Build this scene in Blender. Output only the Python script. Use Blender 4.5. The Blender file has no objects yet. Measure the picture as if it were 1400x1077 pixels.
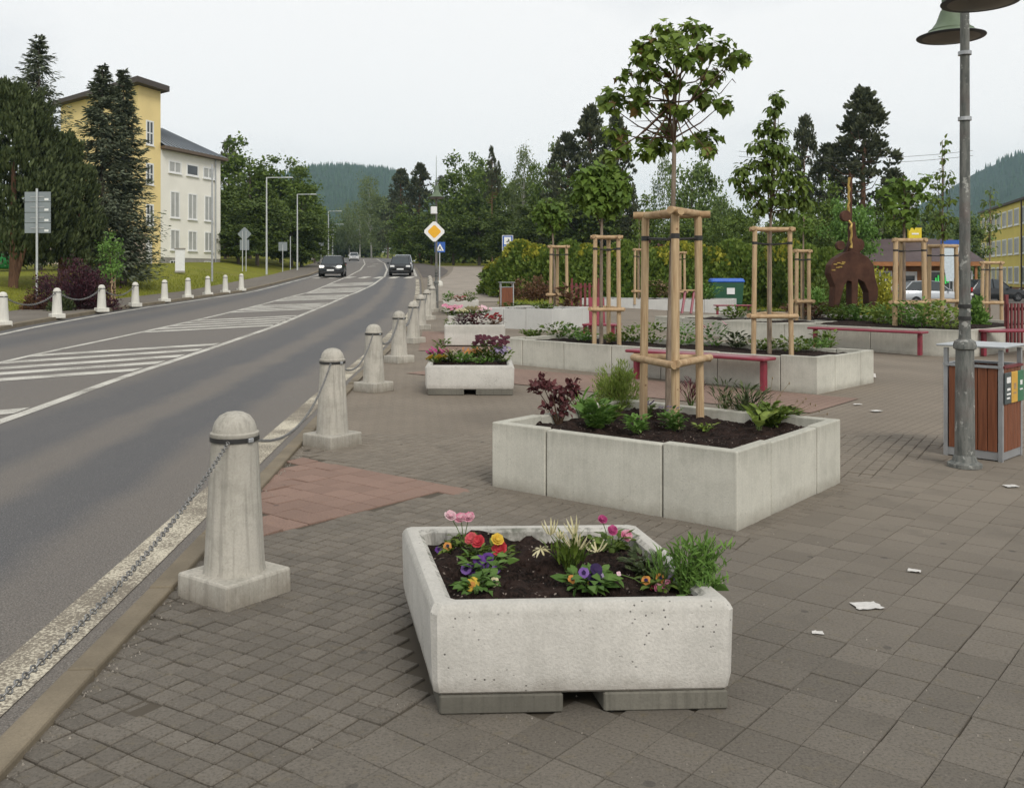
import bpy, bmesh, math, random
import numpy as np
from mathutils import Vector, Matrix
R = math.radians
SC = bpy.context.scene
COL = SC.collection
random.seed(7)

# ------------------------------------------------------------------ camera
FPX, CX, CY, EYE = 1300.0, 700.0, 377.0, 1.6      # focal length, principal point (1400 px wide photograph), eye height
cam_d = bpy.data.cameras.new("camera")
cam = bpy.data.objects.new("camera", cam_d); COL.objects.link(cam)
cam.location = (0, 0, EYE); cam.rotation_euler = (R(90), 0, 0)
cam_d.sensor_width = 36.0; cam_d.lens = 36.0 * FPX / 1400.0
cam_d.shift_x = 0.0; cam_d.shift_y = -(538.5 - CY) / 1400.0
cam_d.clip_start = 0.05; cam_d.clip_end = 9000
SC.camera = cam

# ------------------------------------------------------------------ world: overcast sky over a Nishita sky
SUN_EL, SUN_ROT = R(42), R(158)
world = bpy.data.worlds.new("World"); SC.world = world; world.use_nodes = True
wt = world.node_tree; wt.nodes.clear()
def wn(t, **k):
    n = wt.nodes.new(t)
    for a, b in k.items(): setattr(n, a, b)
    return n
w_out = wn("ShaderNodeOutputWorld")
sky = wn("ShaderNodeTexSky", sky_type='NISHITA', sun_disc=False, sun_elevation=SUN_EL, sun_rotation=SUN_ROT, air_density=1.0, dust_density=2.5)
bg1 = wn("ShaderNodeBackground"); bg1.inputs[1].default_value = 0.08
wt.links.new(sky.outputs[0], bg1.inputs[0])
tc = wn("ShaderNodeTexCoord"); mp = wn("ShaderNodeMapping"); mp.inputs['Scale'].default_value = (1.0, 1.0, 2.6)
wt.links.new(tc.outputs['Generated'], mp.inputs[0])
nz = wn("ShaderNodeTexNoise"); nz.inputs['Scale'].default_value = 1.7; nz.inputs['Detail'].default_value = 5; nz.inputs['Roughness'].default_value = 0.48
wt.links.new(mp.outputs[0], nz.inputs['Vector'])
rp = wn("ShaderNodeValToRGB")
rp.color_ramp.elements[0].position = 0.40; rp.color_ramp.elements[0].color = (0.575, 0.59, 0.605, 1)
rp.color_ramp.elements[1].position = 0.58; rp.color_ramp.elements[1].color = (0.785, 0.778, 0.765, 1)
wt.links.new(nz.outputs['Fac'], rp.inputs[0])
bg2 = wn("ShaderNodeBackground"); bg2.inputs[1].default_value = 1.0
wt.links.new(rp.outputs[0], bg2.inputs[0])
mx = wn("ShaderNodeMixShader"); mx.inputs[0].default_value = 0.93
wt.links.new(bg1.outputs[0], mx.inputs[1]); wt.links.new(bg2.outputs[0], mx.inputs[2]); wt.links.new(mx.outputs[0], w_out.inputs[0])

sun_d = bpy.data.lights.new("sun", 'SUN'); sun_d.energy = 1.4; sun_d.angle = R(22); sun_d.color = (1.0, 0.965, 0.90)
sun = bpy.data.objects.new("sun", sun_d); COL.objects.link(sun)
_sd = Vector((math.sin(SUN_ROT) * math.cos(SUN_EL), math.cos(SUN_ROT) * math.cos(SUN_EL), math.sin(SUN_EL)))
sun.rotation_euler = (-_sd).to_track_quat('-Z', 'Y').to_euler(); sun.location = (0, 0, 60)
SC.view_settings.view_transform = 'Standard'; SC.view_settings.look = 'None'
SC.view_settings.exposure = 0.45; SC.view_settings.gamma = 1.0; SC.view_settings.use_curve_mapping = False
SC.render.engine = 'CYCLES'
cy = SC.cycles
cy.max_bounces = 6; cy.diffuse_bounces = 3; cy.glossy_bounces = 2; cy.transmission_bounces = 4; cy.transparent_max_bounces = 6
cy.volume_bounces = 0; cy.use_denoising = True; cy.use_adaptive_sampling = True; cy.adaptive_threshold = 0.01
cy.caustics_reflective = False; cy.caustics_refractive = False

# ------------------------------------------------------------------ terrain
_HK = np.array([(-50, 0), (0, 0), (12, 0), (17, .05), (21, .11), (25, .18), (29, .25), (33, .33), (40, .46), (51, .72), (60, 1.05),
                (70, 1.45), (80, 1.8), (100, 2.45), (130, 3.3), (165, 4.1), (230, 5.8), (300, 7.5), (700, 18), (1200, 30), (5000, 60)])
_RK = np.array([(-50, 0), (25, 0), (40, .08), (60, -.05), (104, -.6), (160, -.9), (5000, -10)])
def kerb_right(y):
    y = np.asarray(y, float); tot = 0
    for d in (-1.5, -.75, 0, .75, 1.5):
        tot = tot + np.interp(y + d * np.clip(y / 12, .05, 3), [-20, 3, 4.87, 7.1, 9.86, 13.7, 17, 21, 25, 29, 33, 45, 55, 66, 80, 95, 127, 165, 230, 300, 400],
                              [-.4, -1.62, -1.72, -1.87, -2.04, -2.27, -2.38, -2.52, -2.72, -2.92, -3.12, -4.15, -5.1, -6.2, -7.8, -9.5, -13.6, -18.5, -29, -46, -85])
    return tot / 5
def sstep(a, b, x):
    t = np.clip((np.asarray(x, float) - a) / (b - a), 0, 1); return t * t * (3 - 2 * t)
def kerb_left(y):
    return np.interp(y, [-20, 20, 23, 26.5, 30, 37, 47, 52, 75, 100, 130, 165, 240, 400], [-9.5, -12.6, -13.1, -13.7, -14.1, -14.6, -14.65, -14.6, -15.9, -19.2, -24, -31, -50, -110])
def hgt(x, y):
    x = np.asarray(x, float); y = np.asarray(y, float)
    l = np.interp(y, _HK[:, 0], _HK[:, 1]); r = np.interp(y, _RK[:, 0], _RK[:, 1])
    s = sstep(0.5, 12, x)
    s = np.where(y > 100, sstep(0.5 + (y - 100) * .12, 12 + (y - 100) * .6, x), s)
    rise = 1.0 * sstep(3.0, 10.0, kerb_left(y) - x) * sstep(8, 30, y)
    return l * (1 - s) + r * s + rise
def H(x, y): return float(hgt(x, y))
def W(px, py, y):                          # the point at depth y seen at photo pixel (px, py)
    return Vector(((px - CX) / FPX * y, y, EYE - (py - CY) / FPX * y))
def G(px, py, dz=0.0):                     # where the line of sight of a photo pixel meets the ground
    a, b = 0.5, 420.0
    y = np.concatenate([np.arange(1.0, 60, .05), np.arange(60, 420, .5)])
    f = EYE - (py - CY) / FPX * y - hgt((px - CX) / FPX * y, y) - dz
    k = int(np.argmax(f < 0)) if (f < 0).any() else len(y) - 1
    a, b = (y[k - 1], y[k]) if k else (1.0, 1.0)
    for _ in range(30):
        m = (a + b) / 2
        if EYE - (py - CY) / FPX * m - H((px - CX) / FPX * m, m) - dz > 0: a = m
        else: b = m
    x = (px - CX) / FPX * a
    return Vector((x, a, H(x, a) + dz))
def at(px, y, dz=0.0):                     # ground point at depth y below photo column px
    x = (px - CX) / FPX * y
    return Vector((x, y, H(x, y) + dz))

# ------------------------------------------------------------------ object helpers
def tag(o, label=None, cat=None, group=None, kind=None):
    if label: o['label'] = label
    if cat: o['category'] = cat
    if group: o['group'] = group
    if kind: o['kind'] = kind
    return o
def empty(name, loc, rz=0.0, label=None, cat=None, group=None):
    o = bpy.data.objects.new(name, None); COL.objects.link(o)
    o.location = loc; o.rotation_euler = (0, 0, rz); o.empty_display_size = .1
    return tag(o, label, cat, group)
def link(name, me, m=None, parent=None, loc=None, rz=None):
    o = bpy.data.objects.new(name, me); COL.objects.link(o)
    if m is not None and not me.materials: me.materials.append(m)
    if parent is not None: o.parent = parent
    if loc is not None: o.location = loc
    if rz is not None: o.rotation_euler = (0, 0, rz)
    return o
_kids = {}
def copy_tree(o, parent=None):
    c = o.copy(); COL.objects.link(c)
    if parent is not None: c.parent = parent
    for ch in list(o.children): copy_tree(ch, c)
    return c
def set_mat(o, m):
    o.material_slots[0].link = 'OBJECT'; o.material_slots[0].material = m

class MB:
    """collects shapes; build() links them as one mesh object"""
    def __init__(s): s.v = []; s.f = []; s.mi = []; s.cur = 0
    def add(s, vs, fs):
        b = len(s.v); s.v += [tuple(v) for v in vs]; s.f += [tuple(i + b for i in f) for f in fs]; s.mi += [s.cur] * len(fs); return s
    def box(s, c, d, rz=0.0, taper=1.0):
        hx, hy, hz = d[0] / 2, d[1] / 2, d[2] / 2; co, si = math.cos(rz), math.sin(rz); vs = []
        for z, k in ((-hz, 1.0), (hz, taper)):
            for x, y in ((-hx, -hy), (hx, -hy), (hx, hy), (-hx, hy)):
                x *= k; y *= k
                vs.append((c[0] + x * co - y * si, c[1] + x * si + y * co, c[2] + z))
        return s.add(vs, [(3, 2, 1, 0), (4, 5, 6, 7), (0, 1, 5, 4), (1, 2, 6, 5), (2, 3, 7, 6), (3, 0, 4, 7)])
    def tube(s, pts, rad, n=8, caps=True):
        pts = [Vector(p) for p in pts]; m = len(pts)
        rads = rad if isinstance(rad, (list, tuple)) else [rad] * m
        vs = []; up = None
        for i, p in enumerate(pts):
            t = (pts[min(i + 1, m - 1)] - pts[max(i - 1, 0)]).normalized()
            if up is None: up = Vector((1, 0, 0)) if abs(t.x) < .8 else Vector((0, 1, 0))
            a = (up - t * up.dot(t)).normalized(); b = t.cross(a); up = a
            for k in range(n):
                th = 2 * math.pi * k / n
                vs.append(p + (a * math.cos(th) + b * math.sin(th)) * rads[i])
        fs = [(i * n + k, i * n + (k + 1) % n, (i + 1) * n + (k + 1) % n, (i + 1) * n + k) for i in range(m - 1) for k in range(n)]
        if caps: fs += [tuple(range(n - 1, -1, -1)), tuple((m - 1) * n + k for k in range(n))]
        return s.add(vs, fs)
    def lathe(s, prof, n=24, c=(0, 0, 0), rot=0.0):
        vs = []
        for r, z in prof:
            for k in range(n):
                th = 2 * math.pi * k / n + rot; vs.append((c[0] + r * math.cos(th), c[1] + r * math.sin(th), c[2] + z))
        m = len(prof)
        fs = [(i * n + k, i * n + (k + 1) % n, (i + 1) * n + (k + 1) % n, (i + 1) * n + k) for i in range(m - 1) for k in range(n)]
        fs += [tuple(range(n - 1, -1, -1)), tuple((m - 1) * n + k for k in range(n))]
        return s.add(vs, fs)
    def prism(s, poly, z0, z1):
        n = len(poly); vs = [(x, y, z0) for x, y in poly] + [(x, y, z1) for x, y in poly]
        return s.add(vs, [tuple(range(n - 1, -1, -1)), tuple(range(n, 2 * n))] + [(k, (k + 1) % n, n + (k + 1) % n, n + k) for k in range(n)])
    def rings(s, rings, close_top=True, close_bottom=True):
        n = len(rings[0]); vs = [p for r in rings for p in r]; m = len(rings)
        fs = [(i * n + k, i * n + (k + 1) % n, (i + 1) * n + (k + 1) % n, (i + 1) * n + k) for i in range(m - 1) for k in range(n)]
        if close_bottom: fs.append(tuple(range(n - 1, -1, -1)))
        if close_top: fs.append(tuple((m - 1) * n + k for k in range(n)))
        return s.add(vs, fs)
    def quad(s, a, b, c, d): return s.add([a, b, c, d], [(0, 1, 2, 3)])
    def mesh(s, name, mats=None, smooth=None, bevel=0.0, seg=1):
        me = bpy.data.meshes.new(name); me.from_pydata(s.v, [], s.f)
        for m in (mats if isinstance(mats, (list, tuple)) else [mats]):
            if m is not None: me.materials.append(m)
        if max(s.mi, default=0) > 0: me.polygons.foreach_set('material_index', s.mi)
        if bevel:
            bm = bmesh.new(); bm.from_mesh(me)
            bmesh.ops.recalc_face_normals(bm, faces=bm.faces)
            es = [e for e in bm.edges if len(e.link_faces) == 2 and e.calc_face_angle(0) > .5]
            bmesh.ops.bevel(bm, geom=es, offset=bevel, segments=seg, affect='EDGES', profile=.5, clamp_overlap=True)
            bm.to_mesh(me); bm.free()
        if smooth is not None:
            me.polygons.foreach_set('use_smooth', [True] * len(me.polygons)); me.set_sharp_from_angle(angle=R(smooth))
        me.update(); return me
    def build(s, name, mats=None, parent=None, loc=None, rz=None, smooth=None, bevel=0.0, seg=1):
        return link(name, s.mesh(name, mats, smooth, bevel, seg), None, parent, loc, rz)

def np_mesh(name, V, F, m=None, smooth=False):
    """V (n,3), F (k,c) faces of one size"""
    me = bpy.data.meshes.new(name); V = np.asarray(V, np.float32); F = np.asarray(F, np.int32)
    me.vertices.add(len(V)); me.vertices.foreach_set('co', V.ravel())
    me.loops.add(F.size); me.loops.foreach_set('vertex_index', F.ravel())
    me.polygons.add(len(F)); me.polygons.foreach_set('loop_start', np.arange(len(F), dtype=np.int32) * F.shape[1])
    me.polygons.foreach_set('use_smooth', np.full(len(F), bool(smooth)))
    if m is not None: me.materials.append(m)
    me.update(calc_edges=True); me.validate(); return me

# ------------------------------------------------------------------ materials
class NT:
    def __init__(s, name):
        s.m = bpy.data.materials.new(name); s.m.use_nodes = True; s.t = s.m.node_tree; s.t.nodes.clear()
        s.out = s.n("ShaderNodeOutputMaterial"); s.p = s.n("ShaderNodeBsdfPrincipled"); s.l(s.p.outputs[0], s.out.inputs[0])
        s.geo = s.n("ShaderNodeNewGeometry")
    def n(s, t, **k):
        nd = s.t.nodes.new(t)
        for a, b in k.items(): setattr(nd, a, b)
        return nd
    def l(s, a, b): s.t.links.new(a, b)
    def inp(s, sock, v):
        if hasattr(v, 'links') or isinstance(v, bpy.types.NodeSocket): s.l(v, sock)
        else: sock.default_value = v
    def noise(s, scale, detail=3, rough=.55, vec=None, stretch=None):
        n = s.n("ShaderNodeTexNoise"); n.inputs['Scale'].default_value = scale; n.inputs['Detail'].default_value = detail; n.inputs['Roughness'].default_value = rough
        v = vec if vec is not None else s.geo.outputs['Position']
        if stretch:
            mp = s.n("ShaderNodeMapping"); mp.inputs['Scale'].default_value = stretch; s.l(v, mp.inputs[0]); v = mp.outputs[0]
        s.l(v, n.inputs['Vector']); return n.outputs['Fac']
    def voro(s, scale, vec=None):
        n = s.n("ShaderNodeTexVoronoi"); n.inputs['Scale'].default_value = scale
        s.l(vec if vec is not None else s.geo.outputs['Position'], n.inputs['Vector']); return n
    def ramp(s, f, stops):
        n = s.n("ShaderNodeValToRGB"); e = n.color_ramp.elements
        while len(e) < len(stops): e.new(.5)
        for k, (p, c) in enumerate(stops):
            e[k].position = p; e[k].color = (c, c, c, 1) if isinstance(c, (int, float)) else (*c, 1)
        s.l(f, n.inputs[0]); return n.outputs[0]
    def mix(s, f, a, b, mode='MIX'):
        n = s.n("ShaderNodeMix", data_type='RGBA', blend_type=mode)
        s.inp(n.inputs[0], f); s.inp(n.inputs[6], (*a, 1) if isinstance(a, tuple) and len(a) == 3 else a); s.inp(n.inputs[7], (*b, 1) if isinstance(b, tuple) and len(b) == 3 else b)
        return n.outputs[2]
    def math(s, op, a, b=0.0):
        n = s.n("ShaderNodeMath", operation=op); s.inp(n.inputs[0], a); s.inp(n.inputs[1], b); return n.outputs[0]
    def bump(s, h, strength=.3, dist=.01):
        b = s.n("ShaderNodeBump"); b.inputs['Strength'].default_value = strength; b.inputs['Distance'].default_value = dist
        s.l(h, b.inputs['Height']); s.l(b.outputs[0], s.p.inputs['Normal'])
    def fin(s, col, rough=.8, spec=.3, metal=0.0):
        s.inp(s.p.inputs['Base Color'], (*col, 1) if isinstance(col, tuple) and len(col) == 3 else col)
        s.inp(s.p.inputs['Roughness'], rough); s.p.inputs['Specular IOR Level'].default_value = spec; s.p.inputs['Metallic'].default_value = metal
        return s.m
def k(c, f): return tuple(min(1, x * f) for x in c)
def plain(name, c, rough=.6, spec=.4, metal=0.0, var=.12, scale=8.0, bump=.0):
    t = NT(name); f = t.noise(scale, 4)
    col = t.mix(t.ramp(f, [(.3, 0.0), (.7, 1.0)]), k(c, 1 - var), k(c, 1 + var))
    if bump: t.bump(t.noise(scale * 12, 2), bump, .01)
    return t.fin(col, rough, spec, metal)
def leafmat(name, c, c2, trans=.25, rough=.55, dead=None, f=1.42):
    c = k(c, f); c2 = k(c2, f)
    t = NT(name)
    r = t.geo.outputs['Random Per Island']
    col = t.mix(r, c, c2)
    big = t.noise(1.3, 2)
    col = t.mix(t.ramp(big, [(.35, 0.0), (.65, .35)]), col, k(c, .55))
    if dead: col = t.mix(t.ramp(t.math('FRACT', t.math('MULTIPLY', r, 17.3)), [(1 - dead[1] - .01, 0.0), (1 - dead[1], 1.0)]), col, dead[0])
    t.fin(col, rough, .25)
    tr = t.n("ShaderNodeBsdfTranslucent"); t.l(col, tr.inputs[0]) if hasattr(col, 'links') else None
    ms = t.n("ShaderNodeMixShader"); ms.inputs[0].default_value = trans
    t.l(t.p.outputs[0], ms.inputs[1]); t.l(tr.outputs[0], ms.inputs[2]); t.l(ms.outputs[0], t.out.inputs[0])
    return t.m
def concrete(name, c, streak=.25, pores=.4, stain=.25, rough=.85, bump=.25, sc=1.0, edge_dirt=0.0, splash=None, drip=None):
    t = NT(name)
    a = t.noise(1.6 * sc, 5, .6); col = t.mix(t.ramp(a, [(.3, 0.0), (.72, 1.0)]), k(c, 1 - stain * .8), k(c, 1 + stain * .45))
    st = t.noise(1.0, 4, .6, stretch=(38 * sc, 38 * sc, 1.3 * sc))
    col = t.mix(t.ramp(st, [(.48, 0.0), (.66, streak)]), col, k(c, .42))
    fi = t.noise(95 * sc, 3, .7); col = t.mix(t.ramp(fi, [(.35, .30), (.6, 0.0)]), col, k(c, .55))
    v = t.voro(38 * sc); po = t.ramp(v.outputs['Distance'], [(.10, 1.0), (.17, 0.0)])
    po2 = t.math('MULTIPLY', po, t.ramp(t.noise(5 * sc, 3), [(.50, 0.0), (.62, pores)])); col = t.mix(po2, col, k(c, .22))
    if edge_dirt:
        d = t.ramp(t.noise(6 * sc, 5, .7), [(.48, 0.0), (.62, edge_dirt)]); col = t.mix(d, col, (.075, .08, .055))
    if splash or drip:
        sp = t.n("ShaderNodeSeparateXYZ"); t.l(t.geo.outputs['Position'], sp.inputs[0]); z = sp.outputs[2]
    if splash:                                  # mud splashed up from the ground
        zz = t.math('ADD', z, t.math('MULTIPLY', t.math('SUBTRACT', t.noise(9, 5, .7), .5), splash[1] * 1.6)); f = t.ramp(t.math('DIVIDE', t.math('SUBTRACT', zz, splash[0]), splash[1]), [(.0, splash[2]), (1.0, 0.0)])
        col = t.mix(f, col, (.125, .095, .062))
    if drip:                                    # dark runs of dirt below the upper edge
        dz = t.math('ADD', z, t.math('MULTIPLY', t.math('SUBTRACT', t.noise(1.0, 4, .7, stretch=(26, 26, .6)), .5), drip[1] * 2.2)); f = t.ramp(t.math('DIVIDE', t.math('SUBTRACT', drip[0], dz), drip[1]), [(.0, drip[2]), (.35, drip[2] * .6), (1.0, 0.0)])
        col = t.mix(f, col, (.12, .115, .085))
    t.bump(t.math('SUBTRACT', t.math('MULTIPLY', fi, .8), po2), bump, .006)
    return t.fin(col, rough, .25)
M = {}
M['bollard'] = concrete("bollard_concrete", (.475, .445, .385), streak=.45, pores=.45, stain=.24, edge_dirt=.18, splash=(.0, .12, .5))
M['bollard_far'] = concrete("painted_concrete", (.68, .66, .59), streak=.22, pores=.1, stain=.15)
M['panel'] = concrete("grey_precast_concrete", (.585, .568, .492), streak=.10, pores=.5, stain=.20, edge_dirt=.09, splash=(.0, .10, .40), drip=(.50, .13, .30))
M['panel_white'] = concrete("pale_precast_concrete", (.58, .575, .545), streak=.08, pores=.2, stain=.16)
M['tub'] = concrete("white_washed_concrete", (.60, .575, .525), streak=.08, pores=1.0, stain=.16, bump=.6, edge_dirt=.10, splash=(.06, .08, .45), drip=(.40, .06, .18))
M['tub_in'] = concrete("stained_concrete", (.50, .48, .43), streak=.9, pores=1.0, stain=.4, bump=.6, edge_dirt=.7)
M['block'] = concrete("damp_grey_concrete", (.165, .155, .128), streak=.4, pores=.4, stain=.45)
M['kerb'] = concrete("worn_kerbstone", (.215, .178, .125), streak=.2, pores=.3, stain=.35, sc=1.6)
M['plinth'] = concrete("grey_plinth_render", (.33, .31, .28), streak=.2, pores=0, stain=.15)
M['steel'] = plain("galvanised_steel", (.42, .43, .44), .45, .5, .6)
M['sign_back'] = plain("grey_sign_back", (.27, .30, .315), .5, .4, .3, .08, 2)
M['pale_pole'] = plain("pale_grey_pole", (.50, .52, .52), .5, .4, .2)
M['dark_ring'] = plain("black_band", (.028, .027, .026), .5)
M['chain'] = plain("weathered_chain_steel", (.24, .235, .225), .45, .5, .7, .4, 60)
M['wood'] = None
M['red_paint'] = plain("crimson_paint", (.22, .026, .044), .38, .5, 0, .18, 9)
M['dark_red_wood'] = plain("dark_red_slats", (.16, .038, .04), .6, .3, 0, .25, 14)
M['glass'] = plain("dark_window_glass", (.05, .055, .06), .08, .6, 0, .3, .4)
M['curtained'] = plain("curtained_pane", (.40, .40, .38), .3, .5, 0, .12, 1.2)
M['white_paint'] = plain("white_paint", (.78, .78, .76), .5, .4, 0, .05)
M['white_plastic'] = plain("white_plastic", (.74, .74, .73), .4, .4, 0, .05)
M['blue_sign'] = plain("blue_sign_face", (.025, .10, .38), .35, .5, 0, .05)
M['yellow_sign'] = plain("amber_sign_face", (.80, .42, .02), .35, .5, 0, .05)
M['black'] = plain("black_plastic", (.02, .02, .02), .5, .4, 0, .1)
M['rubber'] = plain("tyre_rubber", (.02, .02, .021), .85, .2)
M['cardark'] = plain("black_car_paint", (.012, .013, .014), .18, .6, 0, .1)
M['cargrey'] = plain("graphite_car_paint", (.035, .038, .04), .2, .6, .3, .1)
M['carwhite'] = plain("white_car_paint", (.74, .74, .74), .25, .6, 0, .04)
M['carsilver'] = plain("silver_car_paint", (.42, .44, .46), .25, .6, .5, .06)
M['carglass'] = plain("car_glass", (.035, .042, .045), .06, .7, 0, .1)
M['redlens'] = plain("red_lamp_lens", (.40, .012, .012), .2, .6)
M['rim'] = plain("alloy_rim", (.36, .37, .38), .35, .5, .7)
def emis(name, c, s):
    t = NT(name); t.p.inputs['Emission Color'].default_value = (*c, 1); t.p.inputs['Emission Strength'].default_value = s; return t.fin(c, .3, .5)
M['headlamp'] = emis("lit_headlamp", (1, .96, .86), 1.5)

t = NT("round_wood_post")
gr = t.noise(1.0, 4, .6, stretch=(85, 85, 3.5)); kn = t.voro(8)
c_ = t.mix(t.ramp(gr, [(.32, 0.0), (.68, 1.0)]), (.33, .215, .115), (.56, .42, .255))
c_ = t.mix(t.ramp(kn.outputs['Distance'], [(.05, .75), (.11, 0.0)]), c_, (.14, .065, .03))
c_ = t.mix(t.ramp(t.noise(2.2, 3), [(.5, 0.0), (.75, .35)]), c_, (.33, .24, .16))
t.bump(gr, .25, .004); M['wood'] = t.fin(c_, .65, .25)
t = NT("rail_wood"); gr = t.noise(14, 4, .6)
M['rail'] = t.fin(t.mix(t.ramp(gr, [(.3, 0.0), (.7, 1.0)]), (.32, .20, .105), (.52, .38, .225)), .65, .25)
def barkmat(name, a, b, sc=1.0):
    t = NT(name); g = t.noise(1.0, 5, .65, stretch=(22 * sc, 22 * sc, 3 * sc))
    t.bump(g, .5, .02); return t.fin(t.mix(t.ramp(g, [(.33, 0.0), (.66, 1.0)]), a, b), .9, .15)
M['bark'] = barkmat("grey_brown_bark", (.07, .055, .042), (.19, .155, .125))
M['bark_young'] = barkmat("young_maple_bark", (.15, .115, .085), (.30, .24, .185), 1.5)
M['bark_pine'] = barkmat("reddish_pine_bark", (.10, .055, .035), (.24, .135, .085))
M['bark_birch'] = barkmat("pale_birch_bark", (.30, .28, .25), (.56, .54, .50))
t = NT("dark_potting_soil"); g = t.noise(55, 4, .7); g2 = t.noise(7, 3)
c_ = t.mix(t.ramp(g, [(.38, 0.0), (.66, 1.0)]), (.006, .0045, .004), (.040, .026, .021)); c_ = t.mix(t.ramp(g2, [(.45, 0.0), (.7, .6)]), c_, (.050, .031, .025))
v = t.voro(130); c_ = t.mix(t.ramp(v.outputs['Color'], [(.90, 0.0), (.92, .8)]), c_, (.30, .25, .21))
t.bump(g, .9, .02); M['soil'] = t.fin(c_, .95, .1)
# foliage
M['lf_maple'] = leafmat("maple_leaf", (.062, .105, .014), (.145, .195, .032), .28, .5, ((.15, .095, .03), .05))
M['lf_globe'] = leafmat("globe_maple_leaf", (.065, .115, .018), (.13, .195, .032), .28)
M['lf_mid'] = leafmat("broad_leaf_green", (.056, .092, .015), (.120, .165, .028), .25)
M['lf_dark'] = leafmat("deep_green_leaf", (.042, .068, .012), (.090, .122, .022), .2)
M['lf_light'] = leafmat("fresh_green_leaf", (.085, .13, .035), (.15, .20, .055), .3)
M['lf_birch'] = leafmat("birch_leaf", (.085, .115, .038), (.14, .17, .06), .3)
M['lf_spruce'] = leafmat("blue_spruce_needles", (.040, .052, .028), (.150, .170, .110), .08, .6)
M['lf_pine'] = leafmat("dark_pine_needles", (.028, .035, .016), (.082, .090, .046), .08, .6)
M['lf_yew'] = leafmat("bushy_conifer_sprays", (.022, .034, .010), (.088, .108, .042), .12, .6)
M['lf_thuja'] = leafmat("thuja_sprays", (.060, .105, .016), (.145, .19, .034), .18, .6)
M['lf_gold'] = leafmat("golden_thuja_sprays", (.17, .19, .022), (.36, .33, .045), .2, .6)
M['lf_lime'] = leafmat("lime_green_leaf", (.13, .19, .035), (.24, .29, .07), .3)
M['lf_bright'] = leafmat("bright_green_leaf", (.075, .15, .028), (.15, .25, .055), .3)
M['lf_hosta'] = leafmat("green_herb_leaf", (.055, .115, .022), (.12, .20, .045), .3)
M['lf_barberry'] = leafmat("dark_purple_leaf", (.030, .012, .018), (.075, .024, .032), .12)
M['lf_burgundy'] = leafmat("burgundy_leaf", (.045, .014, .016), (.11, .035, .035), .15)
M['lf_rust'] = leafmat("rusty_brown_leaf", (.085, .045, .025), (.16, .085, .045), .15)
M['lf_dry'] = leafmat("dry_brown_stem", (.12, .085, .05), (.21, .16, .09), .1)
M['lf_grass'] = leafmat("grass_blade", (.135, .155, .018), (.21, .215, .032), .25)
M['stem'] = plain("green_stem", (.08, .13, .03), .6, .3)
M['twig'] = plain("brown_twig", (.09, .055, .035), .8, .2)
# ================================================================== ground, road, pavement
def strip(name, ys, xl, xr, nx, dz, m, kind='structure', uv=False):
    """sheet between two curves x = xl(y) and x = xr(y), lying dz above the terrain"""
    V = []; U = []
    for y in ys:
        a, b = float(xl(y)), float(xr(y))
        for i in range(nx + 1):
            x = a + (b - a) * i / nx; V.append((x, y, H(x, y) + dz)); U.append((b - x, y))
    n = nx + 1
    F = [(j * n + i, j * n + i + 1, (j + 1) * n + i + 1, (j + 1) * n + i) for j in range(len(ys) - 1) for i in range(nx)]
    me = np_mesh(name, V, F, m, True)
    if uv:
        lay = me.uv_layers.new(name="UVMap"); li = np.empty(len(me.loops), np.int32); me.loops.foreach_get('vertex_index', li)
        lay.data.foreach_set('uv', np.array(U, np.float32)[li].ravel())
    o = link(name, me); tag(o, kind=kind); return o
def steps(a, b, n, p=1.6): return [a + (b - a) * (i / n) ** p for i in range(n + 1)]

# --- grassy ground to the horizon
t = NT("rough_grass"); a = t.noise(.35, 5, .65); b = t.noise(9, 4, .7)
c_ = t.mix(t.ramp(a, [(.3, 0.0), (.7, 1.0)]), (.17, .185, .018), (.26, .255, .032)); c_ = t.mix(t.ramp(b, [(.40, .55), (.62, 0.0)]), c_, (.06, .07, .016))
c_ = t.mix(t.ramp(t.noise(.22, 3), [(.55, 0.0), (.75, .55)]), c_, (.16, .13, .05))
t.bump(b, .8, .05); M['grass'] = t.fin(c_, .9, .1)
xs = np.concatenate([np.linspace(-2300, -120, 22), np.linspace(-110, 110, 111), np.linspace(120, 2300, 22)])
ysg = np.concatenate([np.linspace(-60, 0, 7), np.linspace(2, 110, 73), np.linspace(115, 400, 40), np.linspace(450, 2700, 20)])
V = []; 
for y in ysg:
    hh = hgt(xs, np.full_like(xs, y)) - .11
    V += [(x, y, z) for x, z in zip(xs, hh)]
n = len(xs); F = [(j * n + i, j * n + i + 1, (j + 1) * n + i + 1, (j + 1) * n + i) for j in range(len(ysg) - 1) for i in range(n - 1)]
tag(link("ground", np_mesh("ground", V, F, M['grass'], True)), kind='structure')

# --- asphalt
t = NT("worn_asphalt"); uv = t.n("ShaderNodeUVMap"); sx = t.n("ShaderNodeSeparateXYZ"); t.l(uv.outputs[0], sx.inputs[0])
wob = t.math('ADD', sx.outputs[0], t.math('MULTIPLY', t.math('SUBTRACT', t.noise(.5, 2), .5), .55))
tr = t.ramp(t.math('DIVIDE', wob, 12.0), [(.0, 0.0), (.075, .1), (.098, 1.0), (.140, .95), (.160, .12), (.186, .1), (.208, .95), (.268, .9), (.31, .05), (.66, .1), (.72, .9), (.77, .75), (.80, .35), (.84, .8), (.9, .9), (.97, .2)])
c_ = t.mix(tr, (.160, .138, .114), (.074, .074, .077))
c_ = t.mix(t.ramp(t.noise(.9, 5, .65, stretch=(1, .35, 1)), [(.35, 0.0), (.7, .35)]), c_, (.115, .105, .10))
g = t.noise(105, 2, .85); c_ = t.mix(t.ramp(g, [(.36, .75), (.52, 0.0)]), c_, (.05, .048, .046)); c_ = t.mix(t.ramp(g, [(.56, 0.0), (.68, .65)]), c_, (.29, .275, .255))
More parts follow.
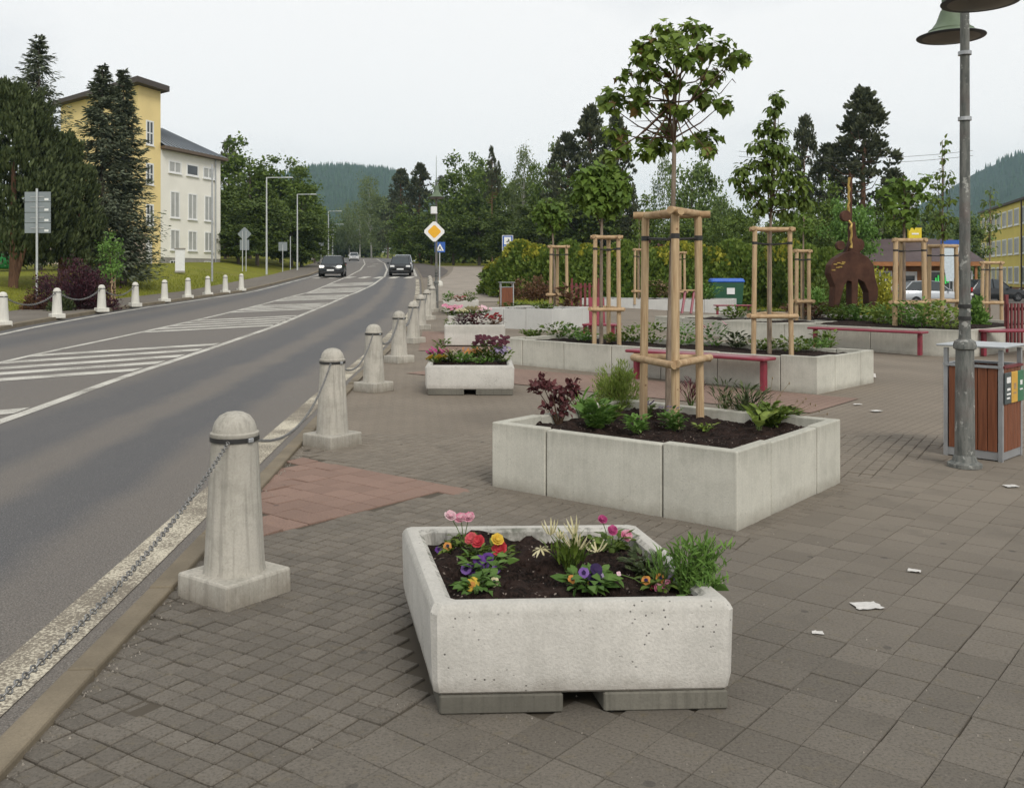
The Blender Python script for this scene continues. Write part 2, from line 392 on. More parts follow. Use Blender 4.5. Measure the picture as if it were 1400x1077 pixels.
t.bump(g, .35, .006); M['asphalt'] = t.fin(c_, .72, .35)
YR = steps(-8, 262, 150, 1.5)
strip("road", YR, lambda y: kerb_left(y) - .05, lambda y: kerb_right(y) - .05, 16, -.03, M['asphalt'], uv=True)

# --- painted markings
t = NT("worn_road_paint"); g = t.noise(95, 3, .75); w = t.noise(1.3, 4, .6)
f = t.math('ADD', g, t.math('MULTIPLY', t.math('SUBTRACT', w, .5), .5))
c_ = t.mix(t.ramp(f, [(.37, 1.0), (.52, 0.0)]), (.56, .54, .48), (.17, .155, .135)); t.bump(g, .2, .004); M['paint'] = t.fin(c_, .8, .2)
t = NT("edge_line_paint"); g = t.noise(70, 4, .75); w = t.noise(1.1, 4, .6)
f = t.math('ADD', g, t.math('MULTIPLY', t.math('SUBTRACT', w, .5), .7))
c_ = t.mix(t.ramp(f, [(.47, 1.0), (.60, 0.0)]), (.56, .51, .40), (.19, .165, .13)); t.bump(g, .3, .004); M['paint_edge'] = t.fin(c_, .85, .15)
MZ = -.025
def band(name, pts, w, m, z=MZ, jag=False):
    """painted line of width w along ground points (x, y)"""
    V = []; n = len(pts)
    for i, (x, y) in enumerate(pts):
        a = pts[max(i - 1, 0)]; b = pts[min(i + 1, n - 1)]; d = Vector((b[0] - a[0], b[1] - a[1])).normalized(); nx, ny = -d.y, d.x
        for s in (-w / 2, w / 2):
            X, Y = x + nx * s, y + ny * s; V.append((X, Y, H(X, Y) + z))
    return V, [(2 * i, 2 * i + 1, 2 * i + 3, 2 * i + 2) for i in range(n - 1)]
def resample(pts, step):
    out = [pts[0]]
    for a, b in zip(pts, pts[1:]):
        L = math.hypot(b[0] - a[0], b[1] - a[1]); m = max(1, int(L / step))
        out += [(a[0] + (b[0] - a[0]) * i / m, a[1] + (b[1] - a[1]) * i / m) for i in range(1, m + 1)]
    return out
def line_from(pxs): 
    g = [G(px, py, -.03) for px, py in pxs]; return [(p.x, p.y) for p in g]
def smooth(pts, it=3):
    for _ in range(it):
        pts = [pts[0]] + [((a[0] + 2 * b[0] + c[0]) / 4, (a[1] + 2 * b[1] + c[1]) / 4) for a, b, c in zip(pts, pts[1:], pts[2:])] + [pts[-1]]
    return pts
Lm = smooth(resample(line_from([(-250, 552), (-120, 523), (0, 496), (62.7, 481.4), (155.5, 462.6), (235.7, 445), (300, 430.6), (350, 418.4), (392.8, 406.8), (427.8, 398), (450.4, 388.5), (475.4, 378.5), (493, 369), (499, 361), (497, 355)]), .8))
Rm = smooth(resample(line_from([(-250, 663), (-120, 619), (0, 576.7), (87.7, 545.3), (175.4, 512.8), (250.7, 489), (350, 455), (367.7, 449.4), (425, 425.6), (475, 404.3), (508, 390.5), (525.6, 378.5), (529.3, 369), (525.6, 360), (515, 354)]), .8))
marks = []
def mark(label, VF, m): 
    o = link("road_marking", np_mesh("road_marking", VF[0], VF[1], m)); tag(o, kind='structure'); marks.append(o)
mark('', band('', Lm, .14, M['paint']), M['paint']); mark('', band('', Rm, .16, M['paint']), M['paint'])
ye = steps(-6, 69, 110, 1.4)
mark('', band('', [(float(kerb_right(y)) - .355, y) for y in ye], .23, M['paint_edge']), M['paint_edge'])
mark('', band('', [(float(kerb_right(y)) - .355, y) for y in steps(73.5, 230, 40, 1)], .2, M['paint']), M['paint'])
mark('', band('', [(float(kerb_left(y)) + .45, y) for y in steps(8, 230, 110, 1.3)], .16, M['paint']), M['paint'])
def xat(line, y):
    p = np.array(line); o = np.argsort(p[:, 1]); return float(np.interp(y, p[o, 1], p[o, 0]))
# diagonal hatching: groups of five bars between the two lines
def bar(y0, w, ang=R(43)):
    d = Vector((math.cos(ang), math.sin(ang))); nrm = Vector((-d.y, d.x)); edges = []
    for s in (-w / 2, w / 2):
        x, y = xat(Rm, y0), y0
        p = Vector((x, y)) + nrm * s
        a = p.copy(); 
        for _ in range(400):
            if a.x <= xat(Lm, a.y) + .1: break
            a -= d * .05
        b = p.copy()
        for _ in range(60):
            if b.x >= xat(Rm, b.y) - .1: break
            b += d * .05
        for _ in range(60):
            if b.x <= xat(Rm, b.y) - .1: break
            b -= d * .05
        edges.append((a, b))
    V = []; n = 8
    for i in range(n + 1):
        for a, b in edges:
            q = a + (b - a) * i / n; V.append((q.x, q.y, H(q.x, q.y) + MZ))
    return V, [(2 * i, 2 * i + 1, 2 * i + 3, 2 * i + 2) for i in range(n)]
groups = [[7.2, 8.3, 9.4, 10.5, 11.6], [16.2, 17.4, 18.6, 19.9, 21.2], [27.2, 28.3, 29.4, 30.5, 31.6], [35.9, 37.0, 38.1, 39.2, 40.3], [44.3, 45.4, 46.5, 47.6, 48.7], [52.3, 53.4, 54.5, 55.6, 56.7], [60.2, 61.3, 62.4, 63.5]]
for gi, g in enumerate(groups):
    for y0 in g: mark('', bar(y0, .42 if gi < 3 else .5), M['paint'])
# zebra crossing and far crossing
def rect(x0, x1, y0, y1, n=3):
    V = []
    for i in range(n + 1):
        y = y0 + (y1 - y0) * i / n
        for x in (x0, x1): V.append((x, y, H(x, y) + MZ))
    return V, [(2 * i, 2 * i + 1, 2 * i + 3, 2 * i + 2) for i in range(n)]
for Yz, d in ((69.6, 3.4), (150, 4)):
    xa, xb = float(kerb_left(Yz)) + .9, float(kerb_right(Yz)) - .7; x = xa
    while x < xb - .5: mark('', rect(x, x + .55, Yz, Yz + d), M['paint']); x += 1.12
# turning arrows in the far lane
for px, py in ((512, 361.5), (506, 364.5)):
    p = G(px, py, -.03); V, F = rect(p.x - .12, p.x + .12, p.y - 2, p.y + 2); mark('', (V, F), M['paint'])
    q = [(p.x - .55, p.y + 1.2), (p.x + .55, p.y + 1.2), (p.x, p.y + 3.2)]; mark('', ([(x, y, H(x, y) + MZ + .002) for x, y in q], [(0, 1, 2)]), M['paint'])

# --- pavements
def pavmat(name, c, joint=True, rot=51, w=.2, far=False):
    t = NT(name); a = t.noise(.8, 5, .6); b = t.noise(70, 3, .75)
    col = t.mix(t.ramp(a, [(.32, 0.0), (.7, 1.0)]), k(c, .84), k(c, 1.12)); col = t.mix(t.ramp(b, [(.36, .5), (.5, 0.0)]), col, k(c, .5)); col = t.mix(t.ramp(b, [(.6, 0.0), (.7, .3)]), col, k(c, 1.8))
    if joint:
        mp = t.n("ShaderNodeMapping"); mp.inputs['Rotation'].default_value = (0, 0, R(-rot)); t.l(t.geo.outputs['Position'], mp.inputs[0])
        br = t.n("ShaderNodeTexBrick"); br.inputs['Scale'].default_value = 1 / w / 2; br.inputs['Mortar Size'].default_value = .022; br.offset = 0.5; br.inputs['Brick Width'].default_value = .5; br.inputs['Row Height'].default_value = .5 if not far else .25
        t.l(mp.outputs[0], br.inputs[0]); col = t.mix(t.math('MULTIPLY', br.outputs['Fac'], .45), col, k(c, .5))
    if far:                                     # dark damp sand in the joints where the stones themselves are laid
        sp = t.n('ShaderNodeSeparateXYZ'); t.l(t.geo.outputs['Position'], sp.inputs[0]); col = t.mix(t.ramp(t.math('MULTIPLY', sp.outputs[1], .1), [(.90, 1.0), (.97, 0.0)]), col, (.085, .072, .055))
    t.bump(b, .25, .004); return t.fin(col, .88, .2)
GREY = (.148, .131, .109)
M['pave'] = pavmat("grey_paving", (.215, .181, .142), far=True)
M['pave_left'] = pavmat("pale_pavement", (.165, .145, .12), False)
M['path'] = pavmat("smooth_path_asphalt", (.30, .26, .215), False)
M['lane'] = pavmat("side_road_asphalt", (.115, .10, .088), False)
M['sand'] = plain("joint_sand", (.105, .09, .07), .95, .1, 0, .3, 40)
def xright(y): return float(np.interp(y, [-8, 20, 60, 110], [16, 26, 46, 90]))
pav = strip("pavement", [-8, -2, 1, 2, 3] + steps(3.5, 110, 90, 1.3), lambda y: kerb_right(y) - .04, xright, 30, -.010, M['pave'])
strip("left_pavement", steps(4, 240, 90, 1.3), lambda y: kerb_left(y) - 3.1, lambda y: kerb_left(y) - .1, 4, .05, M['pave_left'])
# footpath leading up beside the side road, and the side road itself
def poly_sheet(name, pts, dz, m, kind='structure', step=2.0):
    bm = bmesh.new(); vs = [bm.verts.new((x, y, 0)) for x, y in pts]; bm.faces.new(vs)
    ys_ = [p[1] for p in pts]; xs_ = [p[0] for p in pts]
    for ax, lo, hi in ((0, min(xs_), max(xs_)), (1, min(ys_), max(ys_))):
        v = lo + step
        while v < hi:
            bmesh.ops.bisect_plane(bm, geom=bm.verts[:] + bm.edges[:] + bm.faces[:], plane_co=(v if ax == 0 else 0, v if ax == 1 else 0, 0), plane_no=(1 - ax, ax, 0)); v += step
    for v in bm.verts: v.co.z = H(v.co.x, v.co.y) + dz
    me = bpy.data.meshes.new(name); bm.to_mesh(me); bm.free(); me.materials.append(m)
    if me.polygons and me.polygons[0].normal.z < 0: me.flip_normals()
    o = link(name, me); return tag(o, kind=kind)
def gpx(l): return [tuple(G(px, py)[:2]) for px, py in l]
poly_sheet("path", [(-2.3, 41), (1.2, 41), (.2, 52), (-1.7, 60), (-2.2, 75), (-2.6, 100), (-6.4, 104), (-5.4, 86), (-5.0, 74), (-5.1, 62), (-4.1, 50), (-3.2, 41)], .004, M['path'])
poly_sheet("side_road", [(float(kerb_right(70)) + .1, 70), (-5.3, 72), (-5.5, 80), (-5.9, 88), (-7.0, 98), (-8.5, 108), (-12, 128), (float(kerb_right(128)) + .1, 128), (float(kerb_right(112)) + .1, 112), (float(kerb_right(96)) + .1, 96), (float(kerb_right(82)) + .1, 82)], .008, M['lane'])
# strip of lawn along the hedge, street in front of the yellow block
M['lawn'] = plain("lawn_green", (.13, .155, .02), .9, .1, 0, .35, 3, .6)
poly_sheet("lawn_strip", [(-.6, 47), (.2, 38.4), (3.5, 38.6), (9, 40), (16, 42), (16, 48), (8, 52), (-.2, 56)], .02, M['lawn'])
poly_sheet("street", [(24, 58), (46, 50), (70, 84), (52, 108), (36, 108)], .006, M['lane'], step=4)

# --- paving stones laid one by one
t = NT("paving_stone"); oi = t.n("ShaderNodeObjectInfo"); rr = t.math('FRACT', t.math('ADD', oi.outputs['Random'], t.geo.outputs['Random Per Island']))
def stone_color(t, c, rr):
    sp = t.n('ShaderNodeSeparateXYZ'); t.l(t.geo.outputs['Position'], sp.inputs[0]); wx = t.math('ADD', t.math('ADD', sp.outputs[1], t.math('MULTIPLY', sp.outputs[0], .35)), t.math('MULTIPLY', t.noise(.7, 3), 2.6)); dust_sheen = t.ramp(t.math('MULTIPLY', wx, .1), [(.56, 0.0), (.98, 1.0)]); c0 = c;  # paler with distance: dust, and grazing sheen put into the stone colour
    a = t.noise(1.1, 4, .6); b = t.noise(85, 3, .75); p = t.noise(14, 4, .65)
    col = t.mix(rr, k(c, .86), k(c, 1.14)); gum = t.voro(3.1);  col = t.mix(t.ramp(a, [(.35, .35), (.65, 0.0)]), col, k(c, .72))
    col = t.mix(t.ramp(p, [(.56, 0.0), (.72, .4)]), col, (c[0] * 1.08, c[1] * 1.0, c[2] * .72))
    col = t.mix(t.ramp(b, [(.36, .6), (.5, 0.0)]), col, k(c, .45)); col = t.mix(t.ramp(b, [(.60, 0.0), (.70, .35)]), col, k(c, 1.9))
    col = t.mix(t.math('MULTIPLY', dust_sheen, .8), col, t.mix(rr, k((.205, .175, .139), .93) if c0[0] < .2 else k(c0, .98), k((.205, .175, .139), 1.07) if c0[0] < .2 else k(c0, 1.12)))
    col = t.mix(t.ramp(gum.outputs['Distance'], [(.055, .55), (.07, 0.0)]), col, (.055, .05, .045)); col = t.mix(t.ramp(t.noise(2.1, 5, .7), [(.56, 0.0), (.72, .40)]), col, k(c, .55))
    t.bump(b, .35, .004); return col
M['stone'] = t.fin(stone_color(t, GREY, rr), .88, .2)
t = NT("red_paving_stone"); oi = t.n("ShaderNodeObjectInfo"); rr = t.math('FRACT', t.math('ADD', oi.outputs['Random'], t.geo.outputs['Random Per Island']))
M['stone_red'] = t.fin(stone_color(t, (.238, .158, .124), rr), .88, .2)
def inside(x, y, poly):
    c = False; n = len(poly); j = n - 1
    for i in range(n):
        if (poly[i][1] > y) != (poly[j][1] > y) and x < (poly[j][0] - poly[i][0]) * (y - poly[i][1]) / (poly[j][1] - poly[i][1]) + poly[i][0]: c = not c
        j = i
    return c
A51 = R(51); EA = Vector((math.cos(A51), math.sin(A51))); EB = Vector((math.sin(A51), -math.cos(A51)))   # grid of the plaza
BND = Vector((-.767, 2.99))                                   # boundary between small and large stones runs along EA from here
F2 = Vector((1.417, 5.98)); P2L, P2R = 2.02, 1.80             # planter with the staked maple
PLANT2 = [F2, F2 - EB * P2L, F2 - EB * P2L + EA * P2R, F2 + EA * P2R]
TUB = [Vector(p) for p in ((-.292, 3.45), (.819, 3.50), (.60, 4.60), (-.527, 4.56))]
RED = [Vector(p) for p in ((-1.62, 5.70), (-.33, 7.17), (-1.85, 8.42), (-2.4, 8.2), (-2.0, 5.2))]
def side(p): return (p - BND).dot(EB)                         # > 0 on the side of the large stones
stones = []                                                   # (x, y, size, angle, red)
def lay(ang, size, ox, oy, test):
    a = Vector((math.cos(ang), math.sin(ang))); b = Vector((math.sin(ang), -math.cos(ang)))
    for i in range(-140, 140):
        for j in range(-140, 140):
            p = Vector((ox, oy)) + a * (i * size) + b * (j * size)
            if p.y < 0.9 or p.y > 13 or abs(p.x) > p.y * .56 + 3.0: continue
            r = test(p)
            if r: stones.append((p.x, p.y, size, ang, r == 2, -.0045 if r == 3 else 0.0))
def hid(p): return inside(p.x, p.y, PLANT2) or (inside(p.x, p.y, TUB) and min((p - q).length for q in TUB) > .2)
def t_small(p):
    if p.x < float(kerb_right(p.y)) - .06 or side(p) > .06 or hid(p): return 0
    low = 1 if side(p) < -.07 else 3
    if inside(p.x, p.y, RED):
        if all(inside(p.x + a, p.y + b, RED) for a, b in ((.07, 0), (-.07, 0), (0, .07), (0, -.07))): return 0
        low = 3
    elif any(inside(p.x + a, p.y + b, RED) for a, b in ((.07, 0), (-.07, 0), (0, .07), (0, -.07))): low = 3
    q = p - F2
    if p.y > 9.6: return 0
    if -.2 < q.dot(EA) < .05 and -P2L - .1 < q.dot(EB) < .2: low = 3
    if -.1 < q.dot(EB) < .3 and -.2 < q.dot(EA) < P2R + .4: low = 3
    return low
lay(R(59), .1, .013, .02, t_small)
def t_large(p):
    if hid(p): return 0
    if inside(p.x, p.y, RED): return 2 if p.x > float(kerb_right(p.y)) else 0
    if side(p) <= .05: return 0
    if p.y > 9.6: return 0
    q = p - F2
    if -.1 < q.dot(EA) < P2R + .3 and q.dot(EB) < .2: return 3
    return 1
lay(A51, .2, (BND + EB * .1).x, (BND + EB * .1).y, t_large)
def t_row(p):
    q = p - F2
    a, b = q.dot(EA), q.dot(EB)
    if (-.10 < a < -.0 and -P2L - .05 < b < .1) or (0 < b < .2 and -.1 < a < P2R + .3 ): return 1
    return 0
lay(A51, .1, (F2 + EB * .05 - EA * .05).x, (F2 + EB * .05 - EA * .05).y, t_row)
def shown(s):
    x, y, sz = s[:3]; px = CX + x / y * FPX; py = CY + EYE / y * FPX
    return 0 < px < 1400 and py < 1077
stones.sort(key=lambda s: -(s[2] / s[1] if shown(s) else 0) + random.random() * .0004)
def stone_mesh(size, red):
    g = size / 2 - (.0033 if size < .15 else .0014); e = .0035 if size < .15 else .0018; zt = 0.0
    V = [(x * (g - d), y * (g - d), z) for d, z in ((0, -.04), (0, -.005), (e, 0)) for x, y in ((-1, -1), (1, -1), (1, 1), (-1, 1))]
    F = [(8, 9, 10, 11)] + [(r * 4 + i, r * 4 + (i + 1) % 4, r * 4 + 4 + (i + 1) % 4, r * 4 + 4 + i) for r in (0, 1) for i in range(4)]
    return np_mesh("paver", V, F, M['stone_red' if red else 'stone'])
SM = {(s, r): stone_mesh(s, r) for s in (.1, .2) for r in (False, True)}
rng = np.random.default_rng(3)
rest = {False: ([], []), True: ([], [])}
for q, (x, y, sz, ang, red, sunk) in enumerate(stones):
    near_kerb = x - float(kerb_right(y)) < .30 and y < 9.5
    dz = sunk + rng.normal(0, .0010) - .001 + (rng.normal(0, .004) if near_kerb else 0); tx, ty = rng.normal(0, (.006 if sz < .15 else .003) + (.02 if near_kerb else 0), 2)
    da = rng.normal(0, .006 + (.02 if near_kerb else 0)); dx, dy = rng.normal(0, .0012, 2)
    mtx = Matrix.Translation((x + dx, y + dy, H(x, y) + dz)) @ Matrix.Rotation(ang + da, 4, 'Z') @ Matrix.Rotation(tx, 4, 'X') @ Matrix.Rotation(ty, 4, 'Y')
    if q < 300 and shown(stones[q]):
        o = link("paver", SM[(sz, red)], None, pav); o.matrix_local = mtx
    else:
        Vv, Ff = rest[red]; b = len(Vv); Vv += [tuple(mtx @ v.co) for v in SM[(sz, red)].vertices]; Ff += [tuple(i + b for i in p.vertices) for p in SM[(sz, red)].polygons]
for red in (False, True):
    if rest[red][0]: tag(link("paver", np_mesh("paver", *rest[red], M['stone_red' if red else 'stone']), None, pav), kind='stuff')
# red bands of paving further back
M['pave_red'] = pavmat("red_paving", (.25, .172, .136), far=True)
F3 = Vector((4.13, 12.86))
def grid_poly(o, *ab): return [tuple(o + EA * a + EB * b) for a, b in ab]
poly_sheet("red_paving", grid_poly(F3, (-.12, -6.1), (-.12, .6), (-1.75, .6), (-1.75, -6.1)), -.001, M['pave_red'])
poly_sheet("red_paving", [(-1.9, 19.3), (.2, 19.0), (-.5, 24), (-2.3, 24.5)], -.001, M['pave_red'])
# --- kerbs
kerb = strip("kerb", steps(14.05, 69, 60, 1.2), lambda y: kerb_right(y) - .12, lambda y: kerb_right(y), 1, .028, M['kerb'])
y = -1.2
while y < 14:
    y1 = min(y + 1.0, 14.04); x0, x1 = float(kerb_right(y)), float(kerb_right(y1)); L = math.hypot(x1 - x0, y1 - y)
    mb = MB(); mb.box((0, 0, -.06), (.118, L - .008, .18))
    o = mb.build("kerb_stone", M['kerb'], kerb, ((x0 + x1) / 2 - .059, (y + y1) / 2, H(x0, y) + random.uniform(-.004, .004)), math.atan2(y1 - y, x1 - x0) - math.pi / 2 + random.uniform(-.006, .006), bevel=.012, seg=2)
    y = y1
V = []; F = []
for y in steps(69, 120, 20): pass
# left kerb: a raised band with a face towards the road
def kerb_band(name, ys, xf, w, z1, m):
    V = []
    for y in ys:
        x = float(xf(y)); h = H(x, y)
        V += [(x, y, h - .06), (x - .015, y, h + z1), (x - w, y, h + z1), (x - w, y, h - .06)]
    F = [(j * 4 + i, j * 4 + 4 + i, j * 4 + 5 + i, j * 4 + 1 + i) for j in range(len(ys) - 1) for i in range(3)]
    return tag(link(name, np_mesh(name, V, F, m)), kind='structure')
kerb_band("left_kerb", steps(4, 200, 90, 1.3), kerb_left, .28, .075, M['kerb'])
# sand, dirt and grit gathered along the foot of the kerb
gr_ = np.random.default_rng(11); Vv = []; Ff = []
for i in range(860):
    y = 2.4 + 8 * gr_.random() ** 1.5; x = float(kerb_right(y)) + abs(gr_.normal(0, .035)) + .004; s = gr_.uniform(.0015, .006)
    if i > 520: y = 2.9 + 7 * gr_.random(); x = gr_.uniform(-.05, .56) * y; s = gr_.uniform(.001, .0042)
    elif gr_.random() < .35: y = 2.8 + 7 * gr_.random(); x = float(kerb_right(y)) + gr_.random() * 3.5; s = gr_.uniform(.0012, .0035)
    b = len(Vv); z = H(x, y) + s * .3
    Vv += [(x - s, y - s * .6, z - s), (x + s, y - s * .7, z - s), (x + s * .6, y + s, z - s), (x, y, z + s)]; Ff += [(0 + b, 1 + b, 3 + b), (1 + b, 2 + b, 3 + b), (2 + b, 0 + b, 3 + b)]
M['grit'] = plain("pale_grit", (.30, .27, .23), .9, .1, 0, .5, 200)
tag(link("gravel", np_mesh("gravel", Vv, Ff, M['grit'])), kind='stuff')
# ================================================================== buildings
def wall_box(mb, p, q, z0, z1, th, out):
    """wall slab from p to q (plan points), thickness th going inwards from the face (out = outward normal)"""
    a, b = Vector(p), Vector(q); i = -out * th
    mb.prism([tuple(a), tuple(b), tuple(b + i), tuple(a + i)], z0, z1)
def window(parent, p, d, out, u, z, w, h, mats, mull=1, frame=.07, glass='curtained', transom=None, sill=True):
    """framed window centred u metres along direction d from p at height z, standing a few cm proud of the wall"""
    c = Vector(p) + d * u; ang = math.atan2(d.y, d.x)
    fr = MB()
    for s in (-1, 1): fr.box((s * (w - frame) / 2, -.01, 0), (frame, .07, h)); fr.box((0, -.01, s * (h - frame) / 2), (w - 2 * frame, .068, frame))
    for m_ in range(mull): fr.box(((m_ + 1) / (mull + 1) * w - w / 2, -.008, 0), (frame * .8, .06, h - 2 * frame))
    if transom: fr.box((0, -.006, h * transom - h / 2), (w - 2 * frame, .055, frame * .8))
    f = fr.build("window", mats['frame'], parent, (c.x, c.y, z), ang)
    if Vector((math.sin(ang), -math.cos(ang))).dot(out) < 0: f.rotation_euler.z = ang + math.pi
    MB().box((0, .012, 0), (w - .04, .03, h - .04)).build("pane", mats[glass], f)
    if sill: MB().box((0, -.06, -h / 2 - .04), (w + .14, .16, .05)).build("sill", mats['frame'], f)
    return f
M['wall_white'] = plain("cream_white_render", (.84, .81, .73), .9, .15, 0, .05, .6)
M['wall_yellow'] = plain("ochre_yellow_render", (.82, .65, .31), .9, .15, 0, .05, .5)
M['wall_yellow2'] = plain("lemon_yellow_render", (.70, .58, .17), .9, .15, 0, .06, .4)
M['wall_pink'] = plain("pale_pink_render", (.66, .55, .45), .9, .15, 0, .08, .7)
M['roof_metal'] = plain("grey_standing_seam_roof", (.17, .19, .21), .5, .4, .3, .1, 1.5)
M['roof_edge'] = plain("dark_eaves", (.075, .062, .055), .7, .3)
M['soffit'] = plain("brown_eaves", (.14, .105, .08), .8, .2)
FM = {'frame': M['white_paint'], 'curtained': M['curtained'], 'glass': M['glass']}
# tower block and white block on the left
C0 = Vector((-29.6, 75.4)); dW = Vector((2.3, 8.0)).normalized(); oW = Vector((dW.y, -dW.x))
dT = Vector((-8.9, 7.5)).normalized(); oT = Vector((dT.y * -1, dT.x)) * -1
if oT.dot(-C0) < 0: oT = -oT
gz = G(212, 364).z
bl = empty("office_building", (C0.x, C0.y, gz), 0, "yellow tower block joined to a white three-storey wing with grey metal roof", "building")
def rel(v): return Vector((v[0] - C0.x, v[1] - C0.y))
tl = 13.5; tw = 2.75; TOP = 16.7
def P0(a, b): v = dW * a + dT * b; return (v.x, v.y)
mb = MB(); mb.prism([P0(0, 0), P0(tw, 0), P0(tw, tl), P0(0, tl)], -2, TOP - gz); mb.build("tower_wall", M['wall_yellow'], bl)
mb = MB(); a, b = -.75, tw + .55; hz = TOP - gz
mb.add([(*P0(a, -.75), hz + .05), (*P0(b, -.75), hz + .0), (*P0(b, tl + .5), hz - .1), (*P0(a, tl + .5), hz - .1), (*P0(a, -.75), hz + .50), (*P0(b, -.75), hz + .45), (*P0(b, tl + .5), hz + .25), (*P0(a, tl + .5), hz + .25)],
       [(3, 2, 1, 0), (4, 5, 6, 7), (0, 1, 5, 4), (1, 2, 6, 5), (2, 3, 7, 6), (3, 0, 4, 7)]); mb.build("tower_roof", M['roof_edge'], bl)
for zc in (11.5, 8.2, 4.9): window(bl, (0, 0), dW, oW, 1.35, zc + 1.6 - gz + .0, .95, 1.75 if zc < 11 else 2.0, FM, mull=1, glass='glass', transom=.5, frame=.12)
wl = 8.6
mb = MB(); mb.prism([P0(tw + .01, -.0), P0(tw + wl, 0), P0(tw + wl, 9), P0(tw + .01, 9)], .85, 9.75); mb.build("wing_wall", M['wall_white'], bl)
mb = MB(); mb.prism([P0(tw + .01, .0), P0(tw + wl, 0), P0(tw + wl, 9), P0(tw + .01, 9)], -2, .848)
v = -oW * .03; mb.v = [(x + v.x, y + v.y, z) for x, y, z in mb.v]; mb.build("plinth", M['plinth'], bl)
e0 = 9.75; hr = 2.7
A_, B_, C_, D_ = P0(tw + .03, -.65), P0(tw + wl + .6, -.65), P0(tw + wl + .6, 9.6), P0(tw + .03, 9.6); R1, R2 = P0(tw + .03, 4.5), P0(tw + 4.2, 4.5)
mb = MB(); mb.add([(*A_, e0 + .25), (*B_, e0 + .25), (*C_, e0 + .25), (*D_, e0 + .25), (*R1, e0 + hr), (*R2, e0 + hr)], [(0, 1, 5, 4), (1, 2, 5), (2, 3, 4, 5)])
rf = mb.build("wing_roof", M['roof_metal'], bl)
mb = MB(); a3, r3 = Vector((*A_, e0 + .25)), Vector((*R1, e0 + hr)); b3, r4 = Vector((*B_, e0 + .25)), Vector((*R2, e0 + hr))
for i in range(1, 14):
    f_ = i / 14; p = a3.lerp(b3, f_); q = r3 + (r4 - r3) * min(1, f_ * 1.0); mb.tube([p + Vector((0, 0, .03)), q + Vector((0, 0, .03))], .03, 4)
mb.build("roof_seam", M['roof_metal'], rf)
mb = MB(); mb.prism([A_, B_, C_, D_], e0 + .003, e0 + .246); mb.build("eaves", M['soffit'], bl)
for u in (1.9, 4.35, 6.75):
    uu = tw + u
    window(bl, (0, 0), dW, oW, uu, 8.45, 1.75, 1.05, FM, mull=0 if abs(u - 4.35) < .1 else 1, glass='glass' if abs(u - 4.35) < .1 else 'curtained', frame=.14)
    window(bl, (0, 0), dW, oW, uu, 5.3, 1.3, 2.25, FM, mull=1, transom=None, frame=.11)
    window(bl, (0, 0), dW, oW, uu, 2.35, 1.3, 1.75, FM, mull=1, frame=.11)
    if u != 4.35: window(bl, (0, 0), dW, oW, uu, .42, 1.3, .4, FM, mull=2, frame=.05, glass='glass', sill=False)
mb = MB(); q = Vector(P0(tw + 7.7, 0)) + oW * .1; mb.tube([(q.x, q.y, -.4), (q.x, q.y, 9.7)], .06, 8); mb.build("downpipe", M['steel'], bl)
# entrance door and the low pink annex under the trees
q = Vector(P0(1.0, 0)) + oW * .04; mb = MB(); mb.box((q.x, q.y, 1.0), (1.1, .08, 2.3), math.atan2(dW.y, dW.x)); mb.build("door", M['white_paint'], bl)
an = empty("low_annex", (C0.x, C0.y, gz), 0, "low pale pink annex half hidden under the conifers", "building")
ad = Vector((-1, .02)).normalized(); mb = MB(); p0 = Vector((0.6, -1.1)); mb.prism([tuple(p0), tuple(p0 + ad * 15), tuple(p0 + ad * 15 + Vector((0, 3))), tuple(p0 + Vector((0, 1.0)))], -2, 2.5); mb.build("wall", M['wall_pink'], an)
mb = MB(); mb.prism([tuple(p0 + Vector((.15, -.2))), tuple(p0 + ad * 15.2 + Vector((0, -.2))), tuple(p0 + ad * 15.2 + Vector((0, 3.2))), tuple(p0 + Vector((.15, 1.0)))], 2.503, 2.65); mb.build("roof", M['soffit'], an)
for u, g_ in ((1.4, 'curtained'), (3.0, 'glass'), (5.5, 'glass'), (8.0, 'glass'), (10.5, 'glass')): window(an, tuple(p0), ad, Vector((0, -1)), u, 1.25, 1.1, 1.0, FM, glass=g_, mull=1)
# white utility cabinet in front of the wing
p = G(246, 372)
c = empty("utility_cabinet", p, R(20), "white utility cabinet on the lawn before the white wing", "cabinet")
MB().box((0, 0, .78), (.62, .4, 1.5)).build("body", M['white_plastic'], c, bevel=.015); MB().box((0, 0, 1.57), (.72, .5, .08)).build("cap", M['plinth'], c); MB().box((0, 0, 0.02), (.66, .44, .12)).build("base", M['plinth'], c)

# yellow school-like block on the right
B0 = Vector((55.4, 103.0)); dB = Vector((7.3, 24.5)).normalized(); oB = Vector((-dB.y, dB.x)); gb = -.55
yb = empty("yellow_apartment_block", (B0.x, B0.y, gb), 0, "long yellow three-storey block with rows of white windows", "building")
def Q0(a, b): v = dB * a - oB * b; return (v.x, v.y)
mb = MB(); mb.prism([Q0(-22, 0), Q0(25, 0), Q0(25, 11), Q0(-22, 11)], .9, 10.35); mb.build("wall", M['wall_yellow2'], yb)
mb = MB(); mb.prism([Q0(-22, .04), Q0(25, .04), Q0(25, 11), Q0(-22, 11)], -1.5, .897); mb.build("plinth", plain("brown_plinth", (.22, .12, .07), .9), yb)
mb = MB(); mb.prism([Q0(-22.3, -.3), Q0(25.3, -.3), Q0(25.3, 11.3), Q0(-22.3, 11.3)], 10.353, 10.6); mb.build("roof", M['roof_edge'], yb)
for zc in (8.75, 5.5, 2.25):
    for i in range(14): window(yb, (0, 0), dB, oB, -19.5 + i * 3.25, zc, 2.35, 1.9, FM, mull=3, frame=.16, glass='glass')
